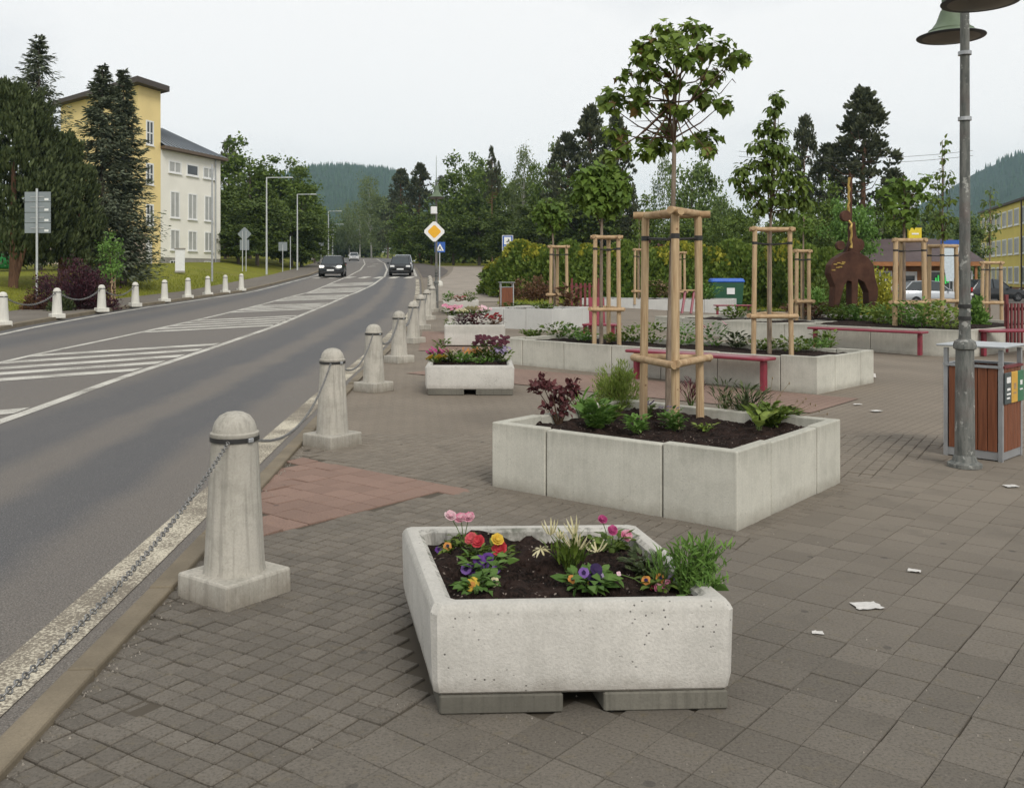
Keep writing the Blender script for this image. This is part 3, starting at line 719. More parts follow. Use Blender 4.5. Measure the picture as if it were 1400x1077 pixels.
for i in range(7): window(yb, (0, 0), dB, oB, -18 + i * 6.5, .5, .9, .5, FM, mull=0, frame=.05, glass='glass', sill=False)
mb = MB(); q = oB * .15; mb.tube([(q.x - dB.x * .2, q.y, 0), (q.x - dB.x * .2, q.y, 10.3)], .09, 8); mb.build("downpipe", M['roof_edge'], yb)

# kiosk with a broad brown roof
KY = 68.0; kx0 = (1172 - CX) / FPX * KY; kx1 = (1345 - CX) / FPX * KY; kz = -.35
kc = ((kx0 + kx1) / 2, KY + 3.2); kw = kx1 - kx0
ks = empty("snack_kiosk", (kc[0], kc[1], kz), R(-4), "single-storey kiosk with a broad brown roof behind the rusty sculpture", "building")
M['brown_roof'] = plain("brown_sheet_roof", (.085, .062, .062), .6, .3, 0, .15, 1.2); M['timber'] = plain("orange_brown_timber", (.30, .13, .05), .7, .3, 0, .2, 2)
mb = MB(); mb.box((0, .3, 1.45), (kw - 1.2, 5.6, 2.9)); mb.build("wall", M['timber'], ks)
zr = 2.95; w2, d2 = kw / 2 + .1, 3.6
mb = MB(); mb.add([(-w2, -d2, zr), (w2, -d2, zr), (w2, d2, zr), (-w2, d2, zr), (-w2 + .5, 0, zr + 1.75), (w2 - 1.0, 0, zr + 1.75)], [(0, 1, 5, 4), (1, 2, 5), (2, 3, 4, 5), (3, 0, 4), (3, 2, 1, 0)]); mb.build("roof", M['brown_roof'], ks)
mb = MB(); mb.box((0, -d2 + .05, zr - .16), (2 * w2, .12, .3)); mb.build("fascia", M['timber'], ks)
for i, x in enumerate((-3.6, -1.0, .3, 3.1, 4.0)): MB().box((x, -d2 + .25, 1.37), (.16, .16, 2.74)).build("post", M['timber'], ks)
for x, w_, g_ in ((-3.3, 1.5, 'glass'), (-2.0, .9, 'glass'), (1.9, 1.8, 'glass'), (3.6, 1.0, 'glass')):
    f = window(ks, (0, -2.5), Vector((1, 0)), Vector((0, -1)), x, 1.5, w_, 1.6, FM, mull=1, frame=.1, glass=g_)
MB().box((-.35, -2.54, 1.15), (1.1, .06, 2.2)).build("door", M['white_paint'], ks)
MB().box((-.35, -2.585, 1.2), (.75, .03, 1.5)).build("door_glass", M['glass'], ks)
M['neon'] = emis("green_lit_display", (.05, .5, .10), .5)
mb = MB()
for i in range(6): mb.box((1.5 + i * .17, -2.62, 1.55 + .13 * (i % 3)), (.1, .02, .5 + .12 * ((i * 7) % 3)))
mb.build("green_display", M['neon'], ks)
p = W(1248, 331, 71)
s_ = empty("roof_sign", (p.x, p.y, kz + 4.72 - .05), R(-4), "small yellow sign box standing on the brown kiosk roof", "sign"); MB().box((.12, 0, .42), (.95, .3, .84)).build("panel", plain("yellow_sign_box", (.72, .56, .03)), s_, bevel=.02); MB().box((.12, -.16, .4), (.5, .02, .12)).build("stripe", M['white_paint'], s_)
# advertising banner, tapered, with a blue top
p = at(1299, 60); bz = p.z
s_ = empty("advertising_banner", (p.x, p.y, bz), 0, "tall white tapered banner with a blue top beside the kiosk", "banner")
mb = MB(); mb.add([(-.22, 0, 1.3), (.22, 0, 1.3), (.62, 0, 3.6), (-.62, 0, 3.6), (-.22, .05, 1.3), (.22, .05, 1.3), (.62, .05, 3.6), (-.62, .05, 3.6)], [(0, 1, 2, 3), (7, 6, 5, 4), (0, 4, 5, 1), (1, 5, 6, 2), (2, 6, 7, 3), (3, 7, 4, 0)]); mb.build("cloth", plain("pale_blue_white_cloth", (.55, .62, .66)), s_)
mb = MB(); mb.box((0, .025, 3.75), (1.15, .07, .3)); mb.build("top_board", M['blue_sign'], s_); MB().tube([(0, .08, 0), (0, .08, 3.6)], .03, 6).build("pole", M['steel'], s_)

# ================================================================== street furniture
# --- bollards
def bollard_parts(mats, ring=True):
    root = bpy.data.objects.new("bollard", None); COL.objects.link(root); root.empty_display_size = .1
    MB().box((0, 0, .05), (.40, .40, .14), 0, .985).build("base", mats, root, bevel=.014, seg=2)
    mb = MB(); mb.lathe([(.155, .116), (.149, .135), (.114, .785)], 28); mb.build("column", mats, root, smooth=50)
    mb = MB(); mb.lathe([(.112, .785), (.120, .795), (.120, .812), (.110, .818), (.107, .838), (.096, .868), (.074, .896), (.042, .912), (.012, .917)], 24); mb.build("cap", mats, root, smooth=50)
    if ring:
        mb = MB(); mb.lathe([(.113, .770), (.1225, .772), (.1225, .793), (.113, .795)], 24); rg = mb.build("ring", M['dark_ring'], root, smooth=40)
        MB().box((0, -.125, .782), (.03, .014, .022)).build("clasp", M['steel'], rg, bevel=.003)
    return root
proto = bollard_parts(M['bollard'])
brow = [0.35, 4.80, 9.0, 13.2, 17.1, 21.2, 25.3, 29.3, 33.4, 37.5, 41.6, 45.7, 49.8]
bx = {4.80: -1.40, 9.0: -1.70, 13.2: -1.92, 17.1: -2.03, 21.2: -2.20, 25.3: -2.43, 29.3: -2.62, 33.4: -2.80}
ords = ["concrete bollard behind the viewer", "nearest domed concrete bollard with black ring and sagging chain, left of the flower tub", "second domed concrete bollard along the kerb, beside the red paving", "third domed concrete bollard along the kerb, before the pansy box",
        "fourth domed concrete bollard along the kerb", "fifth domed concrete bollard along the kerb", "sixth domed concrete bollard along the kerb, beside the pale flower tubs", "seventh domed concrete bollard along the kerb",
        "eighth domed concrete bollard along the kerb, just before the sign-bearing lamp post", "ninth domed concrete bollard along the kerb, just past the sign-bearing lamp post", "tenth concrete bollard of the kerb row, beyond the lamp post", "eleventh concrete bollard of the kerb row, near the zebra crossing", "last concrete bollard of the kerb row, nearest the zebra crossing"]
BP = []
for i, y in enumerate(brow):
    x = bx.get(y, float(kerb_right(y)) + .30)
    if i == 0: BP.append(Vector((-1.18, .35, 0))); continue
    o = proto if i == 1 else copy_tree(proto)
    o.location = (x, y, H(x, y)); o.rotation_euler = (0, 0, R(51) + random.uniform(-.06, .06)); tag(o, ords[i], "bollard", "domed bollards along the plaza kerb"); BP.append(Vector(o.location))
proto.name = "bollard"
protol = bollard_parts(M['bollard_far'])
lrow = [(-60, 455), (4, 445), (78, 434), (139, 425.5), (185, 418.5), (225, 412), (257, 407), (284, 403), (308, 400), (330, 397.2)]
lw = ["", "white bollard across the road at the left edge of the photo", "white bollard across the road before the sign with the grey back", "white bollard across the road before the purple shrub", "white bollard across the road just right of the purple shrub",
      "fifth white bollard of the far row, left of the white cabinet", "sixth white bollard of the far row, below the white cabinet", "seventh white bollard of the far row, below the downpipe of the white wing", "eighth white bollard of the far row, last but one", "last white bollard of the far row, nearest the street lamps"]
LP = []
first = True
for i, (px, py) in enumerate(lrow):
    p = G(px, py, .05); LP.append(p)
    if i == 0: continue
    o = protol if first else copy_tree(protol); first = False
    o.location = p; o.rotation_euler = (0, 0, R(40)); tag(o, lw[i], "bollard", "white bollards across the road")
# --- chains
def chain_mesh(a, b, sag, link_len, wire, seg=10, ns=5):
    """interlocking oval links along a sagging line; a, b relative to the object's origin"""
    L = (b - a).length; n = int(L * (1 + 2.67 * (sag / L) ** 2) / (link_len * .72)); V = []; F = []
    pts = [a + (b - a) * (i / n) - Vector((0, 0, 4 * sag * (i / n) * (1 - i / n))) for i in range(n + 1)]
    for i in range(n):
        c = (pts[i] + pts[i + 1]) / 2; tdir = (pts[i + 1] - pts[i]).normalized(); s = tdir.cross(Vector((0, 0, 1))).normalized(); u = s.cross(tdir)
        tw = R(45) + (i % 2) * R(90) + random.uniform(-.25, .25); w = s * math.cos(tw) + u * math.sin(tw); nrm = tdir.cross(w)
        b0 = len(V); hl = link_len / 2 - wire; hw = link_len * .29
        for k_ in range(seg):
            th = 2 * math.pi * k_ / seg; cx, cy_ = math.cos(th), math.sin(th)
            ctr = c + tdir * (hl * cx) + w * (hw * cy_); rad = (tdir * cx * .8 + w * cy_).normalized()
            for q in range(ns):
                ph = 2 * math.pi * q / ns; V.append(ctr + (rad * math.cos(ph) + nrm * math.sin(ph)) * wire)
        for k_ in range(seg):
            for q in range(ns):
                F.append((b0 + k_ * ns + q, b0 + k_ * ns + (q + 1) % ns, b0 + ((k_ + 1) % seg) * ns + (q + 1) % ns, b0 + ((k_ + 1) % seg) * ns + q))
    return np_mesh("chain", [tuple(v) for v in V], F, M['chain'], True)
def chain(a, b, sag, label, ll=.032, wr=.0028, **kw):
    m = (a + b) / 2; o = link("chain", chain_mesh(a - m, b - m, sag, ll, wr, **kw)); o.location = m; return tag(o, label, "chain", "chains hung between the bollards")
def hook(i, sgn):
    d = (BP[i + 1] - BP[i]).normalized() if sgn > 0 else (BP[i - 1] - BP[i]).normalized(); return BP[i] + d * .125 + Vector((0, 0, .782))
cl = ["steel chain sagging over the kerb towards the viewer from the nearest bollard", "steel chain between the first and second bollard of the plaza kerb", "steel chain between the second and third bollard of the plaza kerb", "steel chain between the third and fourth bollard of the plaza kerb", "steel chain between the fourth and fifth bollard of the plaza kerb", "steel chain between the fifth and sixth bollard of the plaza kerb", "steel chain between the sixth and seventh bollard of the plaza kerb"]
for i in range(7):
    chain(hook(i, 1), hook(i + 1, -1), (.24, .27, .25, .28, .26, .27, .26)[i], cl[i], **({} if i < 3 else dict(ll=.06, wr=.007, seg=6, ns=3)))
cl2 = ["chain leaving the photo at its left edge across the road", "pale chain across the road between the first two white bollards in view", "pale chain before the purple shrub across the road", "pale chain just right of the purple shrub across the road", "pale chain in the far row left of the white cabinet"]
for i in range(1, 4):
    a, b = LP[i], LP[i + 1]; d = (b - a).normalized() * .12; chain(a + d + Vector((0, 0, .76)), b - d + Vector((0, 0, .76)), .28, cl2[i], ll=.09, wr=.012, seg=6, ns=3)

# --- precast planters
def planter(label, F, angL, lenL, lenR, cutsL, cutsR, m, h=.49, th=.085, soil_dz=.075, group=None, z=None, wall_name="panel"):
    """F front corner; sides run along the direction angL (to the left) and at right angles to it (to the right)"""
    b = Vector((math.cos(angL), math.sin(angL))); a = Vector((b.y, -b.x)) * 1.0
    z0 = H(F.x, F.y) if z is None else z
    root = empty("concrete_planter", (F.x, F.y, z0), 0, label, "planter", group)
    def pt(u, v): q = b * u + a * v; return (q.x, q.y)
    g = .006; q = .5
    def piece(poly, dz=0):
        MB().prism(poly, -.12, h + dz + random.uniform(-.004, .004)).build(wall_name, m, root, bevel=.009, seg=2)
    def corner(u, v, su, sv, lu, lv):
        piece([pt(u, v), pt(u + su * lu, v), pt(u + su * lu, v + sv * th), pt(u + su * th, v + sv * th), pt(u + su * th, v + sv * lv), pt(u, v + sv * lv)])
    l0, l1 = cutsL[0], lenL - cutsL[-1]; r0, r1 = cutsR[0], lenR - cutsR[-1]
    corner(0, 0, 1, 1, l0 - g, r0 - g); corner(lenL, 0, -1, 1, l1 - g, r0 - g); corner(0, lenR, 1, -1, l0 - g, r1 - g); corner(lenL, lenR, -1, -1, l1 - g, r1 - g)
    for c0, c1 in zip(cutsL, cutsL[1:]):
        for v in (0, lenR - th):
            o = random.uniform(0, .006); piece([pt(c0 + g, v + o), pt(c1 - g, v + o), pt(c1 - g, v + th), pt(c0 + g, v + th)], -.012)
    for c0, c1 in zip(cutsR, cutsR[1:]):
        for u in (0, lenL - th):
            o = random.uniform(0, .006); piece([pt(u + o, c0 + g), pt(u + th, c0 + g), pt(u + th, c1 - g), pt(u + o, c1 - g)], -.012)
    sb = soil_grid([pt(th * .6, th * .6), pt(lenL - th * .6, th * .6), pt(lenL - th * .6, lenR - th * .6), pt(th * .6, lenR - th * .6)], h - soil_dz, .05); o = link("soil", sb, None, root); o['kind'] = 'stuff'
    root['soil_z'] = z0 + h - soil_dz
    return root
def soil_grid(c, z, amp, n=None, seed=1):
    c = [Vector(p) for p in c]; L1 = (c[1] - c[0]).length; L2 = (c[3] - c[0]).length; st = .025 if max(L1, L2) < 2.6 else .09
    nu, nv = max(6, int(L1 / st)), max(6, int(L2 / st)); r = np.random.default_rng(int(L1 * 100) + seed)
    def field(nu, nv, s): 
        g = r.normal(size=(int(nv / s) + 3, int(nu / s) + 3)); yy, xx = np.mgrid[0:nv + 1, 0:nu + 1] / s; x0 = xx.astype(int); y0 = yy.astype(int); fx, fy = xx - x0, yy - y0
        fx = fx * fx * (3 - 2 * fx); fy = fy * fy * (3 - 2 * fy)
        return (g[y0, x0] * (1 - fx) + g[y0, x0 + 1] * fx) * (1 - fy) + (g[y0 + 1, x0] * (1 - fx) + g[y0 + 1, x0 + 1] * fx) * fy
    Z = field(nu, nv, 9) * amp * .30 + field(nu, nv, 3.3) * amp * .2 + field(nu, nv, 1.3) * amp * .22
    V = []
    for j in range(nv + 1):
        for i in range(nu + 1):
            u, v = i / nu, j / nv; p = (c[0] * (1 - u) + c[1] * u) * (1 - v) + (c[3] * (1 - u) + c[2] * u) * v; V.append((p.x, p.y, z + float(Z[j, i])))
    n = nu + 1; F = [(j * n + i, j * n + i + 1, (j + 1) * n + i + 1, (j + 1) * n + i) for j in range(nv) for i in range(nu)]
    return np_mesh("soil", V, F, M['soil'], True)
AL = math.atan2(-EB.y, -EB.x)                                  # 141 degrees
pl2 = planter("square grey planter with the nearest staked maple, behind the flower tub", F2, AL, P2L, P2R, [.54, 1.51], [.52, 1.33], M['panel'])
AL3 = R(136.5); pl3 = planter("long grey planter with two staked trees and a red bench in front", F3, AL3, 5.95, 1.85, [.55, 1.55, 2.55, 3.5, 4.5, 5.45], [.55, 1.4], M['panel'])
F4 = Vector((755 - CX, 0)); g4 = G(755, 451.5); pl4 = planter("small pale planter at the left with a staked globe tree, near the far waste bin", Vector((g4.x, g4.y)), R(149), 2.2, 2.3, [.8, 1.5], [.55, 1.75], M['panel_white'], h=.55)
g5 = G(1318, 489); AL5 = R(133); pl5 = planter("long grey planter with the rusty sculpture and a red bench along its front", Vector((g5.x, g5.y)), AL5, 5.6, 5.2, [.9, 1.9, 2.9, 3.9, 4.75], [.9, 2.2, 3.4, 4.5], M['panel'], h=.53)
b5 = Vector((math.cos(AL5), math.sin(AL5))); a5 = Vector((b5.y, -b5.x))
F6 = Vector((5.95, 22.0)); pl6 = planter("grey planter in the middle, between the long one and the red leaning frame", F6, R(118), 4.4, 2.2, [.7, 1.9, 3.2], [.7, 1.5], M['panel'], h=.5, z=.0)
F7 = Vector((8.3, 36.6)); pl7 = planter("long white planter in front of the hedge at the back of the plaza", F7, R(158), 5.9, 2.2, [.9, 2.3, 3.7, 5.0], [.7, 1.5], M['panel_white'], h=.68, z=.0)

# --- flower tubs
def inset_poly(c, d, ch):
    """parallelogram corners moved inwards by d, each corner cut by ch -> 8 points"""
    n = 4; out = []; pts = []
    for i in range(n):
        p, a, b = c[i], c[i - 1], c[(i + 1) % n]; u = (a - p).normalized(); v = (b - p).normalized(); s = abs(u.x * v.y - u.y * v.x); pts.append(p + (u + v) * (d / s))
    for i in range(n):
        p, a, b = pts[i], pts[i - 1], pts[(i + 1) % n]; out += [p + (a - p).normalized() * ch, p + (b - p).normalized() * ch]
    return out
def tub(label, corners, z0, zb, zt, group, m=None, rim=.085, soil=.055, feet=True, cat="flower tub"):
    c = [Vector(p) for p in corners]; o0 = c[0]; c = [p - o0 for p in c]
    root = empty("flower_tub", (o0.x, o0.y, z0), 0, label, cat, group)
    mb = MB(); rg = lambda d, ch, z: [(p.x, p.y, z) for p in inset_poly(c, d, ch)]
    R_ = [rg(.022, .018, zb), rg(.012, .018, zb + .010), rg(.004, .018, zb + .06), rg(-.002, .022, zt - .035), rg(.005, .024, zt - .018), rg(.016, .026, zt - .004), rg(.030, .028, zt), rg(rim - .02, .03, zt - .002), rg(rim, .035, zt - .016), rg(rim + .022, .035, zt - .16)]
    mb.rings(R_, close_top=True); o = mb.build("body", m or M['tub'], root, smooth=28)
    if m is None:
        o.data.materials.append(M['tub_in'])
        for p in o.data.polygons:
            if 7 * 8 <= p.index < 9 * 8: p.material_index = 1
    q = [c[i] + sum(((c[i - 1] - c[i]).normalized(), (c[(i + 1) % 4] - c[i]).normalized()), Vector((0, 0))) * (rim + .0) for i in range(4)]
    s = link("soil", soil_grid(q, zt - soil, .055, seed=len(label)), None, root); s['kind'] = 'stuff'
    if feet:
        d = (c[1] - c[0]).normalized(); nrm = Vector((-d.y, d.x)); L = (c[1] - c[0]).length
        for u0, u1 in ((.028, .435), (.57, .985)):
            for v0 in (.012, .62):
                p = [c[0] + d * (L * u0) + nrm * v0, c[0] + d * (L * u1) + nrm * v0]; w = .34
                
                k0 = c[3] - c[0]; kx = Vector((k0.x, k0.y)).normalized() * w; kx0 = Vector((k0.x, k0.y)) * v0
                pp = [c[0] + d * (L * u0) + kx0, c[0] + d * (L * u1) + kx0]
                mb = MB(); mb.prism([tuple(pp[0]), tuple(pp[1]), tuple(pp[1] + kx), tuple(pp[0] + kx)], 0, zb - .002); mb.build("foot", M['block'], root, bevel=.006)
    root['soil_z'] = z0 + zt - soil
    return root
tub1 = tub("nearest white concrete flower tub on grey blocks, with pink and purple flowers", TUB, 0.0, .072, .405, "flower tubs along the kerb row")
tub2 = tub("stained concrete flower box full of violas, second from the viewer", [(-1.165, 12.75), (.03, 12.72), (.0, 13.75), (-1.2, 13.8)], 0.0, .075, .40, "flower tubs along the kerb row", soil=.03)
z_ = H(-1, 20.2); tub3 = tub("white flower tub with a low soil level and grey plants, third from the viewer", [(-1.44, 20.2), (-.14, 20.2), (-.28, 21.5), (-1.5, 21.5)], z_, .02, .46, "flower tubs along the kerb row", soil=.10, feet=False)
z_ = H(-1, 23.6); tub4 = tub("white flower tub with pink and cream flowers, fourth from the viewer", [(-1.58, 23.4), (-.50, 23.4), (-.55, 24.5), (-1.65, 24.5)], z_, .02, .46, "flower tubs along the kerb row", soil=.04, feet=False)
z_ = H(-2, 33); tub5 = tub("farthest white flower tub, beside the lamp post with the signs", [(-2.35, 32.4), (-1.13, 32.4), (-1.2, 33.5), (-2.4, 33.5)], z_, .02, .44, "flower tubs along the kerb row", soil=.04, feet=False)

# --- wooden stake frames round the young trees
def stake_frame(pts, z0, ztop, rlow, r, label, lean=0.03, over=.09, tie=True, rail_r=None):
    """pts: plan positions of the posts; rails run round them near the top and low down"""
    pts = [Vector(p) for p in pts]; c = sum(pts, Vector((0, 0))) / len(pts)
    root = empty("tree_stake_frame", (c.x, c.y, z0), 0, label, "tree stakes", "wooden stake frames round the young trees"); rel_ = [p - c for p in pts]; hh = ztop - z0; rr = rail_r or r * .88
    for p in rel_:
        q = p * (1 - lean * 1.5); MB().tube([(p.x * 1.04, p.y * 1.04, -.15), (q.x, q.y, hh)], [r * 1.02, r * .95], 12).build("post", M['wood'], root, smooth=50)
    n = len(rel_)
    for zz, f_ in ((hh + rr * .6, 1 - lean * 1.5), (rlow - z0, 1 - lean * .5)):
        for i in range(n if n > 2 else 1):
            a, b = rel_[i] * f_, rel_[(i + 1) % n] * f_; d = (b - a).normalized(); nn = Vector((d.y, -d.x)); 
            if nn.dot((a + b) / 2) < 0: nn = -nn
            if n == 2: nn = Vector((0, -1))
            up = Vector((0, 0)) if zz > rlow - z0 + .3 else nn * (r + rr * .8)
            a2, b2 = a - d * over + up, b + d * over + up; dz = (.006 * (i - 1))
            MB().tube([(a2.x, a2.y, zz + dz), (b2.x, b2.y, zz + dz)], rr, 12).build("rail", M['rail'], root, smooth=50)
    if tie:
        zt = hh - (hh - (rlow - z0)) * .15
        for i in range(n):
            a = rel_[i] * (1 - lean * 1.4); mb = MB(); mb.lathe([(r * 1.02, zt - .02), (r * 1.06, zt - .02), (r * 1.06, zt + .02), (r * 1.02, zt + .02)], 14, (a.x, a.y, 0)); 
            b = rel_[(i + 1) % n] * (1 - lean * 1.4); m_ = (a + b) / 2 * .45
            mb.tube([(a.x, a.y, zt), (m_.x, m_.y, zt - .015), (b.x, b.y, zt)], .011, 5)
            mb.build("tie", M['dark_ring'], root)
    return root
T1 = Vector((1.325, 7.86)); Z2 = pl2['soil_z']
stake_frame([(1.285, 7.48), (1.115, 8.02), (1.56, 7.92)], Z2, 2.09, .91, .034, "nearest wooden tripod stake frame with top and bottom rails, in the square planter", over=.10)
def pxp(px, y): return ((px - CX) / FPX * y, y)
stake_frame([pxp(813, 16.2), pxp(846, 16.2), pxp(832, 16.85)], pl3['soil_z'], 2.24, 1.03, .038, "wooden stake frame at the left end of the long planter, around a globe maple", over=.08)
stake_frame([pxp(1031, 14.2), pxp(1081, 14.25), pxp(1052, 14.9)], pl3['soil_z'], 2.28, 1.0, .038, "wooden stake frame at the right of the long planter, around the leaning pointed tree", over=.08)
stake_frame([pxp(753, 27.6), pxp(775, 27.6), pxp(762, 28.15)], pl4['soil_z'], 2.42, 1.05, .048, "wooden stake frame in the small pale planter at the left", over=.1)
stake_frame([pxp(868, 38), pxp(880, 38.2), pxp(873, 38.8)], pl7['soil_z'], 2.62, .98, .05, "thin stake frame in front of the hedge, left of the nearest maple trunk", over=.1)
stake_frame([pxp(918, 38.2), pxp(936, 38.0), pxp(930, 38.8)], pl7['soil_z'], 2.5, .95, .05, "thin stake frame in front of the hedge, right of the nearest maple trunk", over=.1)
stake_frame([pxp(1089, 24), pxp(1106, 24.2), pxp(1097, 24.8)], .3, 2.2, .95, .05, "stake frame behind the pointed tree, left of the rusty sculpture", over=.1)
stake_frame([pxp(1224, 21.2), pxp(1264, 21.2), pxp(1232, 21.9)], pl5['soil_z'], 2.37, 1.0, .056, "stout stake frame in the sculpture planter, right of the sculpture", over=.08, rail_r=.045)
stake_frame([pxp(1270, 22.6), pxp(1288, 22.2), pxp(1308, 22.6)], pl5['soil_z'], 2.27, 1.0, .050, "stake frame in the sculpture planter, just left of the lamp post", over=.05)
stake_frame([pxp(1343, 30), pxp(1369, 30), pxp(1349, 30.8)], H(15.2, 30), 1.98, .75, .055, "stake frame right of the lamp post, before the yellow block", over=.1)
stake_frame([pxp(153, 37), pxp(157, 37.5)], at(154, 37).z, at(154, 37).z + 1.25, at(154, 37).z + .95, .035, "small yellowish stake pair beside the sapling at the purple shrub", tie=False)

# --- benches
def bench(loc, rz, L, label, d=.36, h=.45, legs=2):
    o = empty("bench", loc, rz, label, "bench", "red benches on the plaza")
    MB().box((0, 0, h), (L, d, .045)).build("seat", M['red_paint'], o, bevel=.018, seg=3)
    for s in (-1, 1): MB().box((s * (L / 2 - .1), 0, (h - .03) / 2), (.07, .10, h - .03)).build("leg", M['red_paint'], o, bevel=.008)
    return o
b3 = Vector((math.cos(AL3), math.sin(AL3))); a3_ = Vector((b3.y, -b3.x))
q = F3 + b3 * 1.75 - a3_ * .23; bench((q.x, q.y, 0), AL3, 2.35, "long red backless bench in front of the long planter, behind the maple stakes")
q = Vector((g5.x, g5.y)) + b5 * 1.85 - a5 * .30; bench((q.x, q.y, H(q.x, q.y)), AL5, 2.45, "long red backless bench in front of the sculpture planter")
q = at(1385, 19.0); tb = bench((q.x, q.y, q.z), R(10), 1.5, "red bench seat at the right edge, above the waste bin roof", d=.55, h=.50)
def slat_bench(loc, rz, label, n, w, h0, h1, pitch=.13):
    o = empty("slatted_backrest", loc, rz, label, "bench", None)
    for i in range(n): MB().box(((i - (n - 1) / 2) * pitch, 0, (h0 + h1) / 2), (pitch * .55, .04, h1 - h0)).build("slat", M['dark_red_wood'], o, bevel=.005)
    for s in (-1, 1): MB().box((s * (n - 1) / 2 * pitch, .05, (h1 + .18) / 2), (.06, .06, h1 + .18)).build("post", M['dark_red_wood'], o)
    MB().box((0, .06, h1 - .12), (n * pitch, .03, .06)).build("rail", M['dark_red_wood'], o)
    return o
q = at(1402, 19.9); slat_bench(q, R(8), "dark red slatted bench back at the right edge of the photo", 11, .1, .12, 1.02, .08)
q = at(1352, 26); bench(q, R(20), 1.1, "small red bench seat right of the lamp post, behind the planter wall", d=.5, h=.34)
q = at(800, 34.5); slat_bench(q, R(-6), "dark red slatted screen left of the white planter by the hedge", 7, .1, .05, 1.0, .16)
# red angular chair behind the long planter, red leaning frame at the white planter, red bench before the container
q = at(823, 21.0); o = empty("red_lounge_chair", (q.x, q.y, q.z), R(-20), "red metal lounge chair behind the globe maple's stake frame", "chair")
MB().box((0, 0, .42), (.75, .6, .04)).build("seat", M['red_paint'], o, bevel=.01)
mb = MB(); mb.add([(-.36, .25, .44), (.0, .25, .44), (-.1, .55, 1.0), (-.46, .55, 1.0), (-.36, .29, .44), (.0, .29, .44), (-.1, .59, 1.0), (-.46, .59, 1.0)], [(0, 1, 2, 3), (7, 6, 5, 4), (0, 4, 5, 1), (1, 5, 6, 2), (2, 6, 7, 3), (3, 7, 4, 0)]); mb.build("backrest", M['red_paint'], o)
for x, y_ in ((-.33, -.2), (.3, -.2), (-.33, .22), (.3, .22)): MB().box((x, y_, .2), (.07, .07, .4)).build("leg", M['red_paint'], o)
MB().box((.1, -.1, .06), (.7, .5, .06)).build("foot_plate", M['red_paint'], o)
q = at(942, 35.2); o = empty("leaning_frame", (q.x, q.y, q.z), R(6), "pair of red slanted bars leaning on the white planter wall", "frame")
for s in (-.17, .17):
    mb = MB(); mb.tube([(s - .1, 0, 0), (s + .1, .25, .82)], .05, 6); mb.build("bar", M['red_paint'], o)
MB().box((.1, .3, .86), (.6, .3, .05)).build("top", M['rail'], o)
q = at(1002, 33.5); bench(q, R(2), 1.3, "small red bench before the green container", d=.4, h=.42)
# --- waste bins
def bin_(loc, rz, label, signs):
    o = empty("waste_bin", loc, rz, label, "waste bin", "roofed waste bins"); w, d, h = .46, .46, .72; z0 = .08
    for sx in (-1, 1):
        for sy in (-1, 1): MB().box((sx * w / 2, sy * d / 2, .48), (.035, .035, .96)).build("post", M['steel'], o)
    for (cx_, cy_, rot) in ((0, -d / 2 - .006, 0), (d / 2 + .006, 0, 90), (0, d / 2 + .006, 180), (-d / 2 - .006, 0, 270)):
        s = MB(); n = 5; pitch = (w - .05) / n
        for i in range(n):
            u = (i - (n - 1) / 2) * pitch; ca, sa = math.cos(R(rot)), math.sin(R(rot)); MB().box((cx_ + u * ca, cy_ + u * sa, z0 + h / 2), (pitch * .93, .022, h) , R(rot)).build("slat", M['slat'], o, bevel=.003)
        mb = MB(); mb.box((cx_ * 1.0, cy_, z0 + h + .012), (w, .05, .02), R(rot)); mb.build("rim", M['dark_red_wood'] if rot == 90 else M['steel'], o)
    mb = MB(); mb.box((0, 0, .045), (w + .02, d + .02, .07)); mb.build("base", M['steel'], o)
    mb = MB(); 
    mb.box((0, 0, z0 + h - .12), (w - .07, d - .07, .02)); mb.build("liner", M['black'], o)
    MB().box((0, 0, .985), (w + .12, d + .16, .018)).build("roof", M['zinc'], o, bevel=.004)
    if signs:
        x = d / 2 + .03
        for i, (m_, cc) in enumerate((('dgrey', 0), ('yel', 1), ('grn', 2))):
            y_ = -.155 + .155 * i; pl_ = MB().box((x, y_, .63), (.012, .150, .27)).build("sorting_sign", M[m_], o, bevel=.004)
            mb = MB(); xx = x + .0075
            if cc == 0:
                mb.box((xx, y_, .70), (.003, .09, .05)); mb.box((xx, y_, .62), (.003, .075, .02)); mb.box((xx, y_, .58), (.003, .09, .014)); mb.box((xx, y_ - .01, .545), (.003, .07, .014))
            elif cc == 1: mb.lathe([(.001, 0), (.001, .0)], 3, (xx, y_, .6)); mb.box((xx, y_, .64), (.003, .05, .05)); mb.box((xx, y_, .58), (.003, .07, .012))
            else: mb.box((xx, y_, .66), (.003, .05, .04)); mb.box((xx, y_, .60), (.003, .07, .012))
            mb.build("print", M['white_paint'] if cc != 1 else M['rail'], pl_)
    return o
t = NT("mahogany_slats"); g = t.noise(1.0, 4, .6, stretch=(60, 60, 3)); M['slat'] = t.fin(t.mix(t.ramp(g, [(.3, 0.0), (.7, 1.0)]), (.13, .045, .022), (.24, .085, .040)), .5, .35)
M['zinc'] = plain("zinc_sheet", (.50, .52, .53), .35, .5, .7, .1, 4); M['dgrey'] = plain("dark_grey_plate", (.07, .085, .085), .5); M['yel'] = plain("amber_plate", (.62, .36, .06), .5); M['grn'] = plain("green_plate", (.05, .17, .09), .5)
q = G(1352, 632); bin_((4.21, 8.50, 0), R(-46), "brown slatted waste bin with zinc roof and sorting signs, behind the lamp post", True)
q = G(692.5, 422.5); bin_(q, R(6), "far brown waste bin at the foot of the hedge", False)
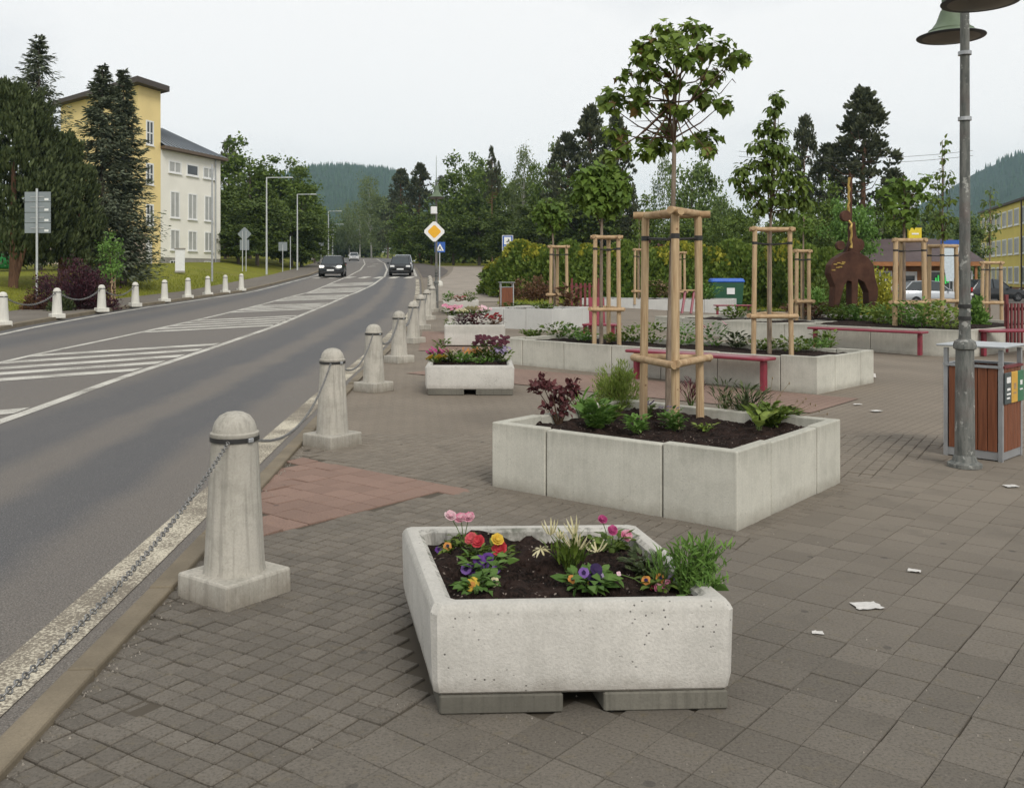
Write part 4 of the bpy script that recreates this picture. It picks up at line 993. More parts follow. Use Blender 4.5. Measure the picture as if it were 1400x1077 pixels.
# --- containers
q = at(993, 39.5); o = empty("rubbish_container", (q.x, q.y, .25), R(-4), "green wheeled rubbish container with a blue lid before the hedge", "container")
M['cgreen'] = plain("dark_green_plastic", (.02, .085, .045), .5); M['cblue'] = plain("blue_plastic", (.03, .12, .50), .4)
mb = MB(); mb.box((0, 0, .62), (1.18, .75, .9), 0, 1.12); mb.build("body", M['cgreen'], o, bevel=.03, seg=2)
mb = MB(); mb.box((0, .0, 1.16), (1.42, .95, .16), 0, .9); mb.build("lid", M['cblue'], o, bevel=.05, seg=2)
MB().box((.12, -.42, .72), (.32, .012, .26)).build("label_plate", M['white_plastic'], o)
for x in (-.45, .45):
    for y_ in (-.3, .3): mb = MB(); mb.tube([(x - .03, y_, .09), (x + .03, y_, .09)], .09, 10); mb.build("wheel", M['rubber'], o)
q = G(8, 368); M['igreen'] = plain("bright_green_plastic", (.03, .26, .07), .45)
o = empty("recycling_container", (q.x, q.y, q.z), 0, "bright green recycling container behind the trees at the left edge", "container")
mb = MB(); mb.lathe([(.55, 0), (.75, .1), (.82, .8), (.74, 1.4), (.45, 1.75), (.12, 1.85)], 20); mb.build("body", M['igreen'], o, smooth=60); MB().box((.5, -.66, .95), (.4, .06, .3), R(30)).build("sticker", M['white_plastic'], o)

# --- lamp posts of the plaza: fluted foot, thin pole, two bell shades on a cross arm
M['post'] = None
t = NT("peeling_post_paint"); g = t.noise(1.0, 5, .7, stretch=(26, 26, 5)); g2 = t.noise(11, 4, .7)
c_ = t.mix(t.ramp(g, [(.35, 0.0), (.62, 1.0)]), (.085, .092, .085), (.185, .185, .17)); c_ = t.mix(t.ramp(g2, [(.60, 0.0), (.66, .8)]), c_, (.40, .40, .37)); c_ = t.mix(t.ramp(t.noise(4, 3), [(.5, 0.0), (.7, .45)]), c_, (.15, .105, .095))
t.bump(g2, .2, .004); M['post'] = t.fin(c_, .7, .3)
M['shade_green'] = plain("faded_green_lamp_shade", (.125, .165, .105), .55, .3, 0, .15, 9); M['shade_in'] = plain("lamp_reflector", (.11, .095, .075), .4, .5, .2)
M['bezel'] = plain("dark_shade_rim", (.035, .035, .04), .5)
def plaza_lamp(loc, rz, label, h, ph, arm, group="lamp posts of the plaza", one=False):
    o = empty("plaza_lamp", loc, rz, label, "lamp post", group)
    mb = MB(); mb.lathe([(.135, 0), (.135, .03), (.10, .05), (.088, .09), (.080, .1), (.076, .62), (.072, .98), (.090, .99), (.092, 1.02), (.083, 1.05), (.05, 1.07), (.046, 1.12)], 20); mb.build("pedestal", M['post'], o, smooth=35)
    mb = MB(); mb.tube([(0, 0, 1.08), (0, 0, h)], [.047, .034], 16); mb.build("pole", M['post'], o, smooth=50)
    if ph > 0: mb = MB(); mb.lathe([(.034, h), (.05, h + .03), (.03, h + .08), (.012, h + .12), (.006, h + ph)], 12); mb.build("finial", M['shade_green'], o, smooth=50)
    for zz in (1.23, 1.33, 2.9, 3.45): mb = MB(); mb.lathe([(.047, zz), (.054, zz), (.054, zz + .03), (.047, zz + .03)], 14); mb.build("clamp", M['dark_ring'] if zz < 2 else M['steel'], o)
    za = h - .12
    ends = [(0, -arm), (0, arm)]
    for ex, ey in ends:
        mb = MB(); mb.tube([(0, 0, za - .1), (ex * .4, ey * .45, za + .06), (ex * .8, ey * .85, za + .09), (ex, ey, za + .05)], .018, 8); mb.build("arm", M['post'], o, smooth=50)
        zs = za - .42
        mb = MB(); mb.lathe([(.02, zs + .42), (.078, zs + .41), (.078, zs + .24), (.088, zs + .235), (.10, zs + .2), (.125, zs + .13), (.165, zs + .075), (.19, zs + .06), (.192, zs + .045), (.285, zs + .004), (.283, zs - .006), (.16, zs + .03), (.02, zs + .04)], 36, (ex, ey, 0)); sh = mb.build("shade", M['shade_green'], o, smooth=35)
        mb = MB(); mb.lathe([(.284, zs - .008), (.29, zs - .002), (.29, zs + .004), (.284, zs + .006)], 36, (ex, ey, 0)); mb.build("rim", M['bezel'], sh, smooth=50)
        mb = MB(); mb.lathe([(.275, zs + .0005), (.15, zs - .03), (.05, zs - .045), (.01, zs - .047)], 30, (ex, ey, 0)); mb.build("reflector", M['shade_in'], sh, smooth=60)
    return o
plaza_lamp((3.80, 7.98, 0), R(-14), "tall lamp post with peeling paint and two green bell shades, beside the waste bin", 4.28, .5, .56)
q = at(596.5, 33.6); lampL = plaza_lamp(q, R(8), "slim plaza lamp post carrying the yellow diamond sign, beside the far flower tub", 4.55, .95, .22)
mb = MB(); mb.box((-.1, -.22, 3.55), (.22, .2, .26)); mb.build("camera_box", M['white_plastic'], lampL, bevel=.02)

# --- road signs
def flat_poly(poly, y, th=.012): 
    mb = MB(); n = len(poly); mb.add([(x, y, z) for x, z in poly] + [(x, y + th, z) for x, z in poly], [tuple(range(n)), tuple(range(2 * n - 1, n - 1, -1))] + [(k, k + n, (k + 1) % n + n, (k + 1) % n) for k in range(n)]); return mb
def rdiam(c, r, rd=.12):
    out = []
    for i in range(4):
        th = R(90 * i); u = Vector((math.cos(th), math.sin(th))); 
        for s in (-1, 1): 
            v = Vector((math.cos(th + s * R(90)), math.sin(th + s * R(90)))); p = Vector((0, 0)) + u * r * (1 - rd) + v * r * rd * (1) ; out.append((c[0] + p.x, c[1] + p.y))
    return out
def rrect(c, w, h): return [(c[0] - w / 2, c[1] - h / 2), (c[0] + w / 2, c[1] - h / 2), (c[0] + w / 2, c[1] + h / 2), (c[0] - w / 2, c[1] + h / 2)]
zc = 1.6 + (377 - 316.5) / FPX * 33.4 - q.z
s = empty("priority_road_sign", (q.x - .06, q.y - .1, q.z + zc), R(4), "white and amber diamond priority sign on the slim lamp post", "road sign")
flat_poly(rdiam((0, 0), .40), 0).build("plate", M['white_paint'], s); flat_poly(rdiam((0, 0), .25), -.006, .004).build("amber_field", M['yellow_sign'], s); flat_poly(rdiam((0, 0), .40), .014, .004).build("back", M['sign_back'], s)
q = at(601.5, 57); zc = 1.6 + (377 - 338) / FPX * 57 - q.z
s = empty("pedestrian_crossing_sign", q, R(3), "blue square pedestrian crossing sign on its own pole", "road sign")
MB().tube([(-.02, .03, 0), (-.02, .03, zc + .3)], .035, 8).build("pole", M['pale_pole'], s); flat_poly(rrect((0, zc), .62, .62), -.02).build("plate", M['blue_sign'], s)
flat_poly([(-.24, zc - .22), (.24, zc - .22), (0, zc + .22)], -.026, .004).build("white_triangle", M['white_paint'], s)
mb = flat_poly([(-.10, zc - .19), (-.05, zc - .19), (.0, zc - .06), (.07, zc - .19), (.12, zc - .19), (.035, zc - .02), (.03, zc + .05), (-.03, zc + .05), (-.05, zc - .05)], -.031, .004); mb.build("walker", M['black'], s)
MB().lathe([(.16, .0), (.19, .1), (.16, .28), (.05, .36)], 12).build("foot", M['bollard_far'], s)
q = at(694, 48.5); zc = 1.6 + (377 - 332.5) / FPX * 48.5 - q.z
s = empty("information_sign", q, R(2), "blue information sign with a white square, above the hedge", "road sign")
MB().tube([(0, .03, 0), (0, .03, zc + .3)], .03, 8).build("pole", M['pale_pole'], s); flat_poly(rrect((0, zc), .56, .80), -.02).build("plate", M['white_paint'], s); flat_poly(rrect((0, zc), .51, .75), -.027, .005).build("blue_field", M['blue_sign'], s)
flat_poly(rrect((0, zc + .12), .36, .38), -.033, .004).build("white_square", M['white_paint'], s)
mb = flat_poly([(-.1, zc + .06), (.02, zc + .04), (.1, zc + .12), (.08, zc + .2), (.0, zc + .22), (.04, zc + .14)], -.038, .003); mb.build("pictogram", M['dgrey'], s)
for z_ in (-.17, -.27): flat_poly(rrect((0, zc + z_), .36, .05), -.033, .004).build("text_line", M['white_paint'], s)
# direction sign seen from the back: four stacked boards
q = G(51, 408); YS = q.y; k_ = YS / FPX
s = empty("direction_sign", q, R(-6), "direction sign of four stacked grey boards seen from the back, across the road", "road sign")
top = 1.6 + (377 - 258) / FPX * YS - q.z; MB().tube([(0, -.03, 0), (0, -.03, top)], .045, 10).build("pole", M['pale_pole'], s)
zt = 1.6 + (377 - 262) * k_ - q.z; zb = 1.6 + (377 - 319) * k_ - q.z; bh = (zt - zb) / 4
for i in range(4):
    z_ = zb + bh * (i + .5); b_ = MB().box((.0, .03, z_), (37.5 * k_, .03, bh - .02)).build("board", M['sign_back'], s); MB().box((13 * k_, .012, z_ - bh * .25), (6 * k_, .005, bh * .2)).build("sticker", M['white_paint'], b_)
    MB().box((0, .008, z_), (20 * k_, .018, .05)).build("bracket", M['steel'], b_)
def back_sign(px, pybase, pytop, label, kind, w, h, poles=1):
    q = G(px, pybase); k_ = q.y / FPX; s = empty("road_sign", q, R(-5), label, "road sign"); zt = (pybase - pytop) * k_
    for i in range(poles): MB().tube([((i - (poles - 1) / 2) * 5 * k_, 0, 0), ((i - (poles - 1) / 2) * 5 * k_, 0, zt - h * k_ * .3)], .035, 8).build("pole", M['pale_pole'], s)
    if kind == 'diamond':
        flat_poly(rdiam((0, zt - h * k_ / 2), h * k_ / 2, .08), .04).build("plate", M['sign_back'], s); MB().box((0, .045, zt - h * k_ * 1.25), (13 * k_, .02, 14 * k_)).build("lower_plate", M['sign_back'], s)
    else: MB().box((0, .045, zt - h * k_ / 2), (w * k_, .02, h * k_)).build("plate", M['sign_back'], s)
    return s
back_sign(334, 371, 310, "diamond sign above a small plate, seen from the back on two poles", 'diamond', 19, 20, 2)
back_sign(386.5, 372, 331, "single square grey sign seen from the back between the street lamps", 'rect', 12, 12)
back_sign(439, 362, 330, "small pale sign on a thin pole left of the oncoming dark car", 'rect', 7, 6)
back_sign(454, 352, 313, "pale leaning sign plate beside the far street lamp", 'rect', 5, 9)
q = G(397, 369); o = empty("marker_post", q, 0, "bare pale post between the first two street lamps", "post"); MB().tube([(0, 0, 0), (0, 0, 46 * q.y / FPX)], .045, 8).build("pole", M['pale_pole'], o)
# --- street lamps along the left side
def street_lamp(px, pyb, pyt, arm_px, label, Y=None):
    q = G(px, pyb) if Y is None else at(px, Y); pyb = pyb if Y is None else CY - (q.z - EYE) / Y * FPX; k_ = q.y / FPX; h = (pyb - pyt) * k_; o = empty("street_lamp", q, 0, label, "street lamp", "tall pale street lamps along the road")
    MB().tube([(0, 0, 0), (0, 0, h * .25), (0, 0, h)], [.085, .075, .05], 10).build("pole", M['pale_pole'], o, smooth=50)
    L = arm_px * k_; MB().tube([(0, 0, h - .03), (L * .7, 0, h - .02)], .035, 8).build("arm", M['pale_pole'], o); MB().box((L * .85, 0, h - .02), (L * .34, .22, .09), 0, .8).build("lamp_head", M['pale_pole'], o, bevel=.02)
    return o
street_lamp(364.5, 375.5, 242.5, 36, "nearest tall pale street lamp with an arm over the pavement")
street_lamp(406.5, 364, 265.5, 26, "second tall pale street lamp, left of the oncoming dark car", 88)
street_lamp(449, 354, 288.5, 18, "third pale street lamp, behind the dark car", 116)
street_lamp(455, 349, 306.5, 15, "fourth and farthest street lamp, before the light green trees", 160)
q = G(290, 385); o = empty("service_pole", q, 0, "thin grey service pole in front of the white wing's right edge", "pole"); MB().tube([(0, 0, 0), (0, 0, 160 * q.y / FPX)], [.07, .05], 8).build("pole", M['steel'], o)
for px, pb, pt, lb in ((494, 347, 312, "slender distant pole left of the bend"), (513, 344, 306, "slender distant pole above the bend"), (532, 343, 320, "slender distant pole on the far verge"), (552, 345, 320, "slender distant pole behind the black car")):
    q = G(px, pb); o = empty("distant_pole", q, 0, lb, "pole", "slender poles at the bend"); MB().tube([(0, 0, 0), (0, 0, (pb - pt) * q.y / FPX)], .08, 6).build("pole", M['pale_pole'], o)
# --- litter
M['paper'] = plain("white_paper", (.55, .53, .50), .8, .2, 0, .12, 60)
def scrap(px, py, w, label, seed, flat=True):
    p = G(px, py); r = random.Random(seed); n = 6; V = []; F = []
    for j in range(n + 1):
        for i in range(n + 1):
            V.append(((i / n - .5) * w * (1 + r.uniform(-.08, .08)), (j / n - .5) * w * .75 * (1 + r.uniform(-.1, .1)), .006 + abs(r.gauss(0, .0016 if flat else .03))))
    F = [(j * (n + 1) + i, j * (n + 1) + i + 1, (j + 1) * (n + 1) + i + 1, (j + 1) * (n + 1) + i) for j in range(n) for i in range(n)]
    o = link("paper_scrap", np_mesh("paper_scrap", V, F, M['paper'])); o.location = p; o.rotation_euler = (0, 0, r.uniform(-.5, .5)); tag(o, label, "litter")
scrap(1185, 829, .13, "flat creased white paper lying on the paving at the right", 1); scrap(1250, 781, .065, "small white paper strip right of the square planter", 2); scrap(1189, 516, .17, "crumpled white paper ball near the end of the long planter", 3, False)
scrap(1198, 562, .13, "flat white paper scrap behind the square planter", 4); scrap(1172, 553, .10, "thin white paper scrap farther behind the square planter", 5); scrap(1382, 665, .10, "white paper scrap in front of the lamp post at the right", 6); scrap(1118, 866, .05, "tiny white paper shreds on the paving right of the flower tub", 7)
# ================================================================== sculpture
t = NT("rusted_steel"); g = t.noise(3, 5, .65); M['rust'] = t.fin(t.mix(t.ramp(g, [(.3, 0.0), (.7, 1.0)]), (.050, .023, .016), (.115, .055, .036)), .8, .2)
M['gold'] = plain("gold_leaf", (.40, .27, .075), .4, .5, .6, .2, 20)
YS = 24.3; kS = YS / FPX; p = at(1157, YS); sz0 = pl5['soil_z']
st = empty("rusty_sculpture", (p.x, p.y, sz0), R(6), "rusty steel three-legged sculpture with a gilded spike", "sculpture")
def sp(cx, cy): return ((1100 + cx / 5.667 - 1157) * kS, EYE + (377 - (230 + cy / 5.667)) * kS - sz0)
body = [(196, 1075), (206, 920), (165, 815), (175, 750), (215, 700), (290, 655), (345, 640), (410, 660), (470, 690), (515, 745), (530, 850), (552, 930), (550, 1000), (520, 1075), (478, 1075), (475, 960), (440, 885), (392, 860), (385, 1075), (338, 1075), (340, 880), (305, 872), (280, 910), (235, 1075)]
flat_poly([sp(*q) for q in body], -.20, .34).build("body", M['rust'], st, bevel=.012)
flat_poly([sp(*q) for q in [(300, 660), (345, 560), (345, 425), (378, 418), (385, 520), (420, 600), (415, 665)]], -.14, .22).build("neck", M['rust'], st, bevel=.01)
for cx, cy, r in ((310, 372, .13), (268, 600, .11), (412, 596, .15)):
    x, z = sp(cx, cy); n = 14; flat_poly([(x + r * math.cos(2 * math.pi * i / n), z + r * math.sin(2 * math.pi * i / n) * 1.1) for i in range(n)], -.10, .14).build("disc", M['rust'], st, bevel=.008)
a, b = sp(330, 620), sp(336, 75); pts = []
for i in range(19):
    f_ = i / 18; pts.append((a[0] + (b[0] - a[0]) * f_ + .02 * math.sin(f_ * 40), -.22 if f_ < .35 else -.06, a[1] + (b[1] - a[1]) * f_))
MB().tube(pts, [.045 - .02 * abs(math.sin(i * 1.9)) for i in range(19)], 8).build("gilded_spike", M['gold'], st, smooth=60)
x, z = sp(350, 260); flat_poly([(x - .02, z - .55), (x + .05, z - .5), (x + .06, z + .6), (x + .0, z + .75)], -.03, .07).build("blade", M['rust'], st)
mb = MB()
for cx, cy in ((205, 745), (225, 770), (245, 765), (262, 742), (190, 790), (232, 735), (270, 730)):
    x, z = sp(cx, cy); mb.box((x, -.212, z), (.09, .02, .035))
mb.build("gilded_notch", M['gold'], st)

# ================================================================== cars
def car(loc, rz, label, body_m, L=4.2, w=1.76, h=1.5, suv=False, lights=False):
    """nose towards -y of the car's own frame"""
    o = empty("car", loc, rz, label, "car"); hw = w / 2; gc = .22 if suv else .17; belt = h * .60; hood = h * .56
    st_ = [(-L / 2, .42, .62, .78), (-L / 2 + .12, gc + .02, hood * .88, .93), (-L * .30, gc, hood * .98, 1.0), (-L * .17, gc, belt, 1.0), (L * .25, gc, belt * 1.03, 1.0), (L * .42, gc, belt * 1.04, .98), (L / 2 - .06, gc + .05, belt * .96, .93), (L / 2, .45, belt * .78, .84)]
    rg = []
    for y, z0, z1, f_ in st_:
        x = hw * f_; rg.append([(-x * .93, y, z0), (x * .93, y, z0), (x, y, z0 + (z1 - z0) * .35), (x * .985, y, z0 + (z1 - z0) * .75), (x * .9, y, z1), (-x * .9, y, z1), (-x * .985, y, z0 + (z1 - z0) * .75), (-x, y, z0 + (z1 - z0) * .35)])
    MB().rings(rg).build("body", body_m, o, smooth=35, bevel=.0)
    cs = [(-L * .20, belt - .05, .86), (-L * .04, h - .05, .70), (L * .08, h, .70), (L * .33 if not suv else L * .40, h - .05, .68), (L * .46, belt + .02, .80)]
    rg = []
    for y, z1, f_ in cs:
        x = hw * f_; xb = hw * .88; rg.append([(-xb, y, belt - .06), (xb, y, belt - .06), (x, y, max(z1, belt)), (-x, y, max(z1, belt))])
    MB().rings(rg).build("cabin", M['carglass'], o, bevel=.03, seg=2)
    rf = [[(-hw * f_ * .98, y, z1 + .012) for f_ in (.70,)] for y, z1, _ in cs[1:4]]
    mb = MB(); mb.rings([[(-hw * f_ * 1.0, y, z1 - .035), (hw * f_, y, z1 - .035), (hw * f_ * .93, y, z1 + .018), (-hw * f_ * .93, y, z1 + .018)] for y, z1, f_ in cs[1:4]]); mb.build("roof", body_m, o, smooth=40)
    for s in (-1, 1):
        mb = MB()
        for (y0, z0, x0), (y1, z1, x1) in ((((-L * .20, belt - .02, .87)), (-L * .04, h - .03, .705)), ((L * .46, belt + .02, .81), (L * (.40 if suv else .33), h - .05, .69)), ((L * .10, belt, .885), (L * .10, h - .02, .71))): mb.tube([(s * hw * x0, y0, z0), (s * hw * x1, y1, z1)], .035, 5)
        mb.build("pillar", body_m, o)
        for yy in (-L * .31, L * .30):
            r = .34 if suv else .31
            mb = MB(); mb.lathe([(r * .62, -.1), (r * .95, -.1), (r, -.07), (r, .07), (r * .95, .1), (r * .62, .1)], 20); mb.v = [(z + s * (hw - .10), x + yy, y + r) for x, y, z in mb.v]; wh = mb.build("wheel", M['rubber'], o, smooth=40)
            mb = MB(); mb.lathe([(.02, -.085), (r * .62, -.085), (r * .62, .085), (.02, .085)], 16); mb.v = [(z + s * (hw - .085), x + yy, y + r) for x, y, z in mb.v]; mb.build("rim", M['rim'], wh)
        MB().box((s * (hw + .09), -L * .16, belt + .06), (.18, .1, .13)).build("mirror", body_m, o, bevel=.03)
        MB().box((s * hw * .70, -L / 2 + .06, hood * .84), (.34, .2, .15)).build("headlight", M['headlamp'] if lights else M['white_plastic'], o, bevel=.03)
        MB().box((s * hw * .80, L / 2 - .05, belt * .90), (.22, .14, .26)).build("tail_light", M['redlens'], o, bevel=.02)
    MB().box((0, -L / 2 - .005, .50), (.52, .02, .11)).build("number_plate", M['white_plastic'], o); MB().box((0, L / 2 + .012, .72), (.52, .02, .11)).build("number_plate", M['white_plastic'], o)
    MB().box((0, -L / 2 + .01, .66), (w * .42, .04, .12)).build("grille", M['black'], o); MB().box((0, -L / 2 + .02, .33), (w * .8, .08, .14)).build("bumper", M['black'], o, bevel=.02)
    MB().box((0, L / 2 - .03, .36), (w * .84, .1, .12)).build("bumper", M['steel'] if not suv else M['black'], o, bevel=.02)
    return o
p = G(455, 378.5, -.03); car(p, R(6), "dark grey oncoming off-road car with its headlamps lit", M['cargrey'], 4.35, 1.84, 1.62, True, True)
p = G(484, 357, -.03); car(p, R(10), "white oncoming car far up the road", M['carwhite'], 4.3, 1.8, 1.55)
p = G(547.5, 376.8, -.03); car(p, R(6), "black hatchback seen from behind, driving away", M['cardark'], 4.0, 1.74, 1.52)
p = at(551, 84, -.03); car(p, R(7), "silver car driving ahead of the black hatchback", M['carsilver'], 4.3, 1.78, 1.55)
p = at(1272, 56); car((p.x, p.y, -.20), R(94), "silver parked car before the kiosk, seen through the stakes", M['carsilver'], 4.3, 1.78, 1.5)
p = at(1356, 62); car((p.x, p.y, p.z), R(100), "dark parked car at the street by the yellow block", M['cardark'], 4.1, 1.75, 1.45)

# ================================================================== vegetation
SHAPE = {'diamond': np.array([(0, 0), (.42, -.38), (1, 0), (.42, .38)]),
         'leaf': np.array([(0, 0), (.3, -.26), (.65, -.22), (1, 0), (.65, .22), (.3, .26)]),
         'narrow': np.array([(0, -.04), (.5, -.10), (1, 0), (.5, .10), (0, .04)]),
         'spruce': np.array([(0, -.08), (.4, -.17), (.8, -.12), (1, 0), (.8, .12), (.4, .17), (0, .08)]),
         'needle': np.array([(0, -.10), (1, -.03), (1, .03), (0, .10)]),
         'spray': np.array([(0, 0), (.25, -.32), (.6, -.22), (1, -.12), (.8, .0), (1, .14), (.55, .26), (.2, .3)]),
         'maple': np.array([(0, 0), (.12, -.40), (.32, -.30), (.42, -.58), (.60, -.26), (1, 0), (.60, .26), (.42, .58), (.32, .30), (.12, .40)])}
def unit(v): return v / np.maximum(np.linalg.norm(v, axis=-1, keepdims=True), 1e-9)
def cards(P, D, N, S, shape, fold=.25, droop=0.0):
    """leaf polygons at points P, lying along D with normal near N, size S"""
    sh = SHAPE[shape]; D = unit(D); T = unit(np.cross(N, D)); N2 = np.cross(D, T)
    S = np.broadcast_to(np.asarray(S, float), (len(P),))
    u = sh[:, 0][None, :, None]; v = sh[:, 1][None, :, None]
    V = P[:, None, :] + S[:, None, None] * (D[:, None, :] * u + T[:, None, :] * v + N2[:, None, :] * (np.abs(v) * fold * 1.6 - u * u * droop))
    n, c = len(P), len(sh); F = np.arange(n * c).reshape(n, c)
    return V.reshape(-1, 3), F
def join(parts):
    V = []; F = []; b = 0
    for v, f in parts: V.append(v); F.append(f + b); b += len(v)
    return np.concatenate(V), np.concatenate(F)
def rnd_unit(r, n): return unit(r.normal(size=(n, 3)))
def broad_crown(r, n_cl, rad, cz, per, cl_r, leaf, shape='diamond', shell=.6, gap=.0, flat=.75):
    """crown of leaf clumps round (0,0,cz); returns mesh data and the clump centres"""
    d = rnd_unit(r, n_cl); lump = 1 + .22 * np.sin(d[:, :1] * 5 + r.uniform(0, 6)) + .18 * np.sin(d[:, 1:2] * 6 + d[:, 2:] * 4 + r.uniform(0, 6))
    C = d * (r.random((n_cl, 1)) ** (1 / 3) * (1 - shell) + shell * r.random((n_cl, 1)) ** .25) * np.array(rad) * lump + np.array((0, 0, cz))
    clr = cl_r * r.uniform(.6, 1.35, (n_cl, 1))
    P = (C[:, None, :] + r.normal(size=(n_cl, per, 3)) * (clr[:, None, :] * np.array((1, 1, flat)) * .55)).reshape(-1, 3)
    out = unit(P - np.array((0, 0, cz - rad[2] * .3))); D = unit(rnd_unit(r, len(P)) + out * .5 + np.array((0, 0, -.35))); N = unit(rnd_unit(r, len(P)) * .8 + out * .5 + np.array((0, 0, .7)))
    return cards(P, D, N, leaf * r.uniform(.6, 1.3, len(P)), shape, .2), C
def limbs(mb, C, zt, z_lo, r0, rr, n):
    for c in C[:n]:
        z0 = z_lo + (zt - z_lo) * rr.random() * .8; m = (c[0] * .45, c[1] * .45, z0 + (c[2] - z0) * .6); mb.tube([(0, 0, z0), m, tuple(c)], [r0 * .45, r0 * .28, r0 * .1], 5, False)
def mk_broad(seed, h, w, trunk, n_cl, per, cl_r, leaf, lf, bark='bark', crown_lo=.22, r0=None, shape='diamond', flat=.75):
    r = np.random.default_rng(seed); rz = h * (1 - crown_lo) / 2; cz = h - rz
    (V, F), C = broad_crown(r, n_cl, (w / 2, w / 2, rz), cz, per, cl_r, leaf, shape, flat=flat)
    r0 = r0 or h * .016; mb = MB(); mb.tube([(0, 0, -.3), (.02 * h * r.normal() * .3, 0, h * .3), (0, .01 * h * r.normal(), h * .62), (0, 0, h * .9)], [r0 * 1.25, r0, r0 * .6, r0 * .15], 9, False)
    limbs(mb, C, h * .75, h * crown_lo * .9, r0, r, 18)
    return np_mesh("crown", V, F, M[lf]), mb.mesh("trunk", M[bark], 60)
def mk_spruce(seed, h, w, lf='lf_spruce', levels=46, per=9, cards_n=11, leaf=.30, lo=.03, power=.82, droop=.35, upturn=.3, bark='bark', tips=1.0):
    r = np.random.default_rng(seed); Ps = []; Ds = []; Ns = []; mb = MB(); r0 = h * .013
    mb.tube([(0, 0, -.3), (0, 0, h * .5), (0, 0, h * .99)], [r0 * 1.3, r0 * .7, .015], 8, False)
    for i in range(levels):
        f = lo + (1 - lo) * (i / levels) ** .92; z = h * f; R_ = w / 2 * (1 - f) ** power * r.uniform(.8, 1.12) + .06 * w * (1 - f)
        for k_ in range(max(4, int(per * (1 - f * .45)))):
            th = r.uniform(0, 2 * math.pi); L = R_ * r.uniform(.62, 1.12); s = np.linspace(.12, 1, cards_n)
            dr = -droop * L * s ** 1.0 + upturn * L * s ** 2.2
            rad = np.array((math.cos(th), math.sin(th), 0)); tan = np.array((-math.sin(th), math.cos(th), 0)); lat = r.normal(0, .12, cards_n) * L * (1.2 - s * .8)
            P = rad * (L * s)[:, None] + tan * lat[:, None] + np.array((0, 0, z)) + np.array((0, 0, 1)) * (dr + r.normal(0, .03 * L + .02, cards_n))[:, None]
            D = rad * 1.0 + tan * r.normal(0, .55, (cards_n, 1)) + np.array((0, 0, -.15)) + np.outer(s - .55, (0, 0, .9)) + r.normal(0, .25, (cards_n, 3)); N = np.array((0, 0, 1.0)) + r.normal(0, .45, (cards_n, 3))
            Ps.append(P); Ds.append(D); Ns.append(N)
            if k_ % 3 == 0 and L > .5: mb.tube([(0, 0, z), tuple(rad * L * .55 + np.array((0, 0, z - droop * L * .5)))], [r0 * .22, r0 * .07], 4, False)
    P = np.concatenate(Ps); D = np.concatenate(Ds); N = np.concatenate(Ns)
    V, F = cards(P, D, N, leaf * r.uniform(.6, 1.3, len(P)), 'spruce', .15, .25); return np_mesh("crown", V, F, M[lf]), mb.mesh("trunk", M[bark], 60)
def mk_pine(seed, h, w, lf='lf_pine', lo=.25, n_cl=120, per=34, leaf=.34, power=.55, bark='bark_pine', cl=.5):
    """pine: upturned tufts of needles at the ends of rising branches"""
    r = np.random.default_rng(seed); f = lo + (1 - lo) * r.random(n_cl) ** .85; R_ = w / 2 * np.clip(1 - (f - lo) / (1 - lo), .02, 1) ** power * np.where(f < lo + .08, .75, 1); th = r.uniform(0, 2 * math.pi, n_cl); rr = R_ * r.random(n_cl) ** .45
    C = np.stack([rr * np.cos(th), rr * np.sin(th), f * h + rr * .12], 1); C[-1] = (0, 0, h - .25)
    d = rnd_unit(r, n_cl * per); d[:, 2] = np.abs(d[:, 2]) * 1.3 - .25; out = np.repeat(unit(C * np.array((1, 1, 0)) + 1e-6), per, 0)
    P = np.repeat(C, per, 0) + d * (cl * r.uniform(.15, .75, (len(d), 1))); D = d + out * .35 + np.array((0, 0, .55)); N = rnd_unit(r, len(d))
    V, F = cards(P, D, N, leaf * r.uniform(.6, 1.25, len(P)), 'spray', .1); mb = MB(); r0 = h * .014; mb.tube([(0, 0, -.3), (.1, 0, h * .4), (0, .05, h * .75), (0, 0, h * .97)], [r0 * 1.2, r0 * .9, r0 * .5, .02], 9, False)
    for c in C[:60]: mb.tube([(0, 0, c[2] - .5), (c[0] * .6, c[1] * .6, c[2] - .45), tuple(c)], [r0 * .25, r0 * .16, r0 * .06], 4, False)
    return np_mesh("crown", V, F, M[lf]), mb.mesh("trunk", M[bark], 60)
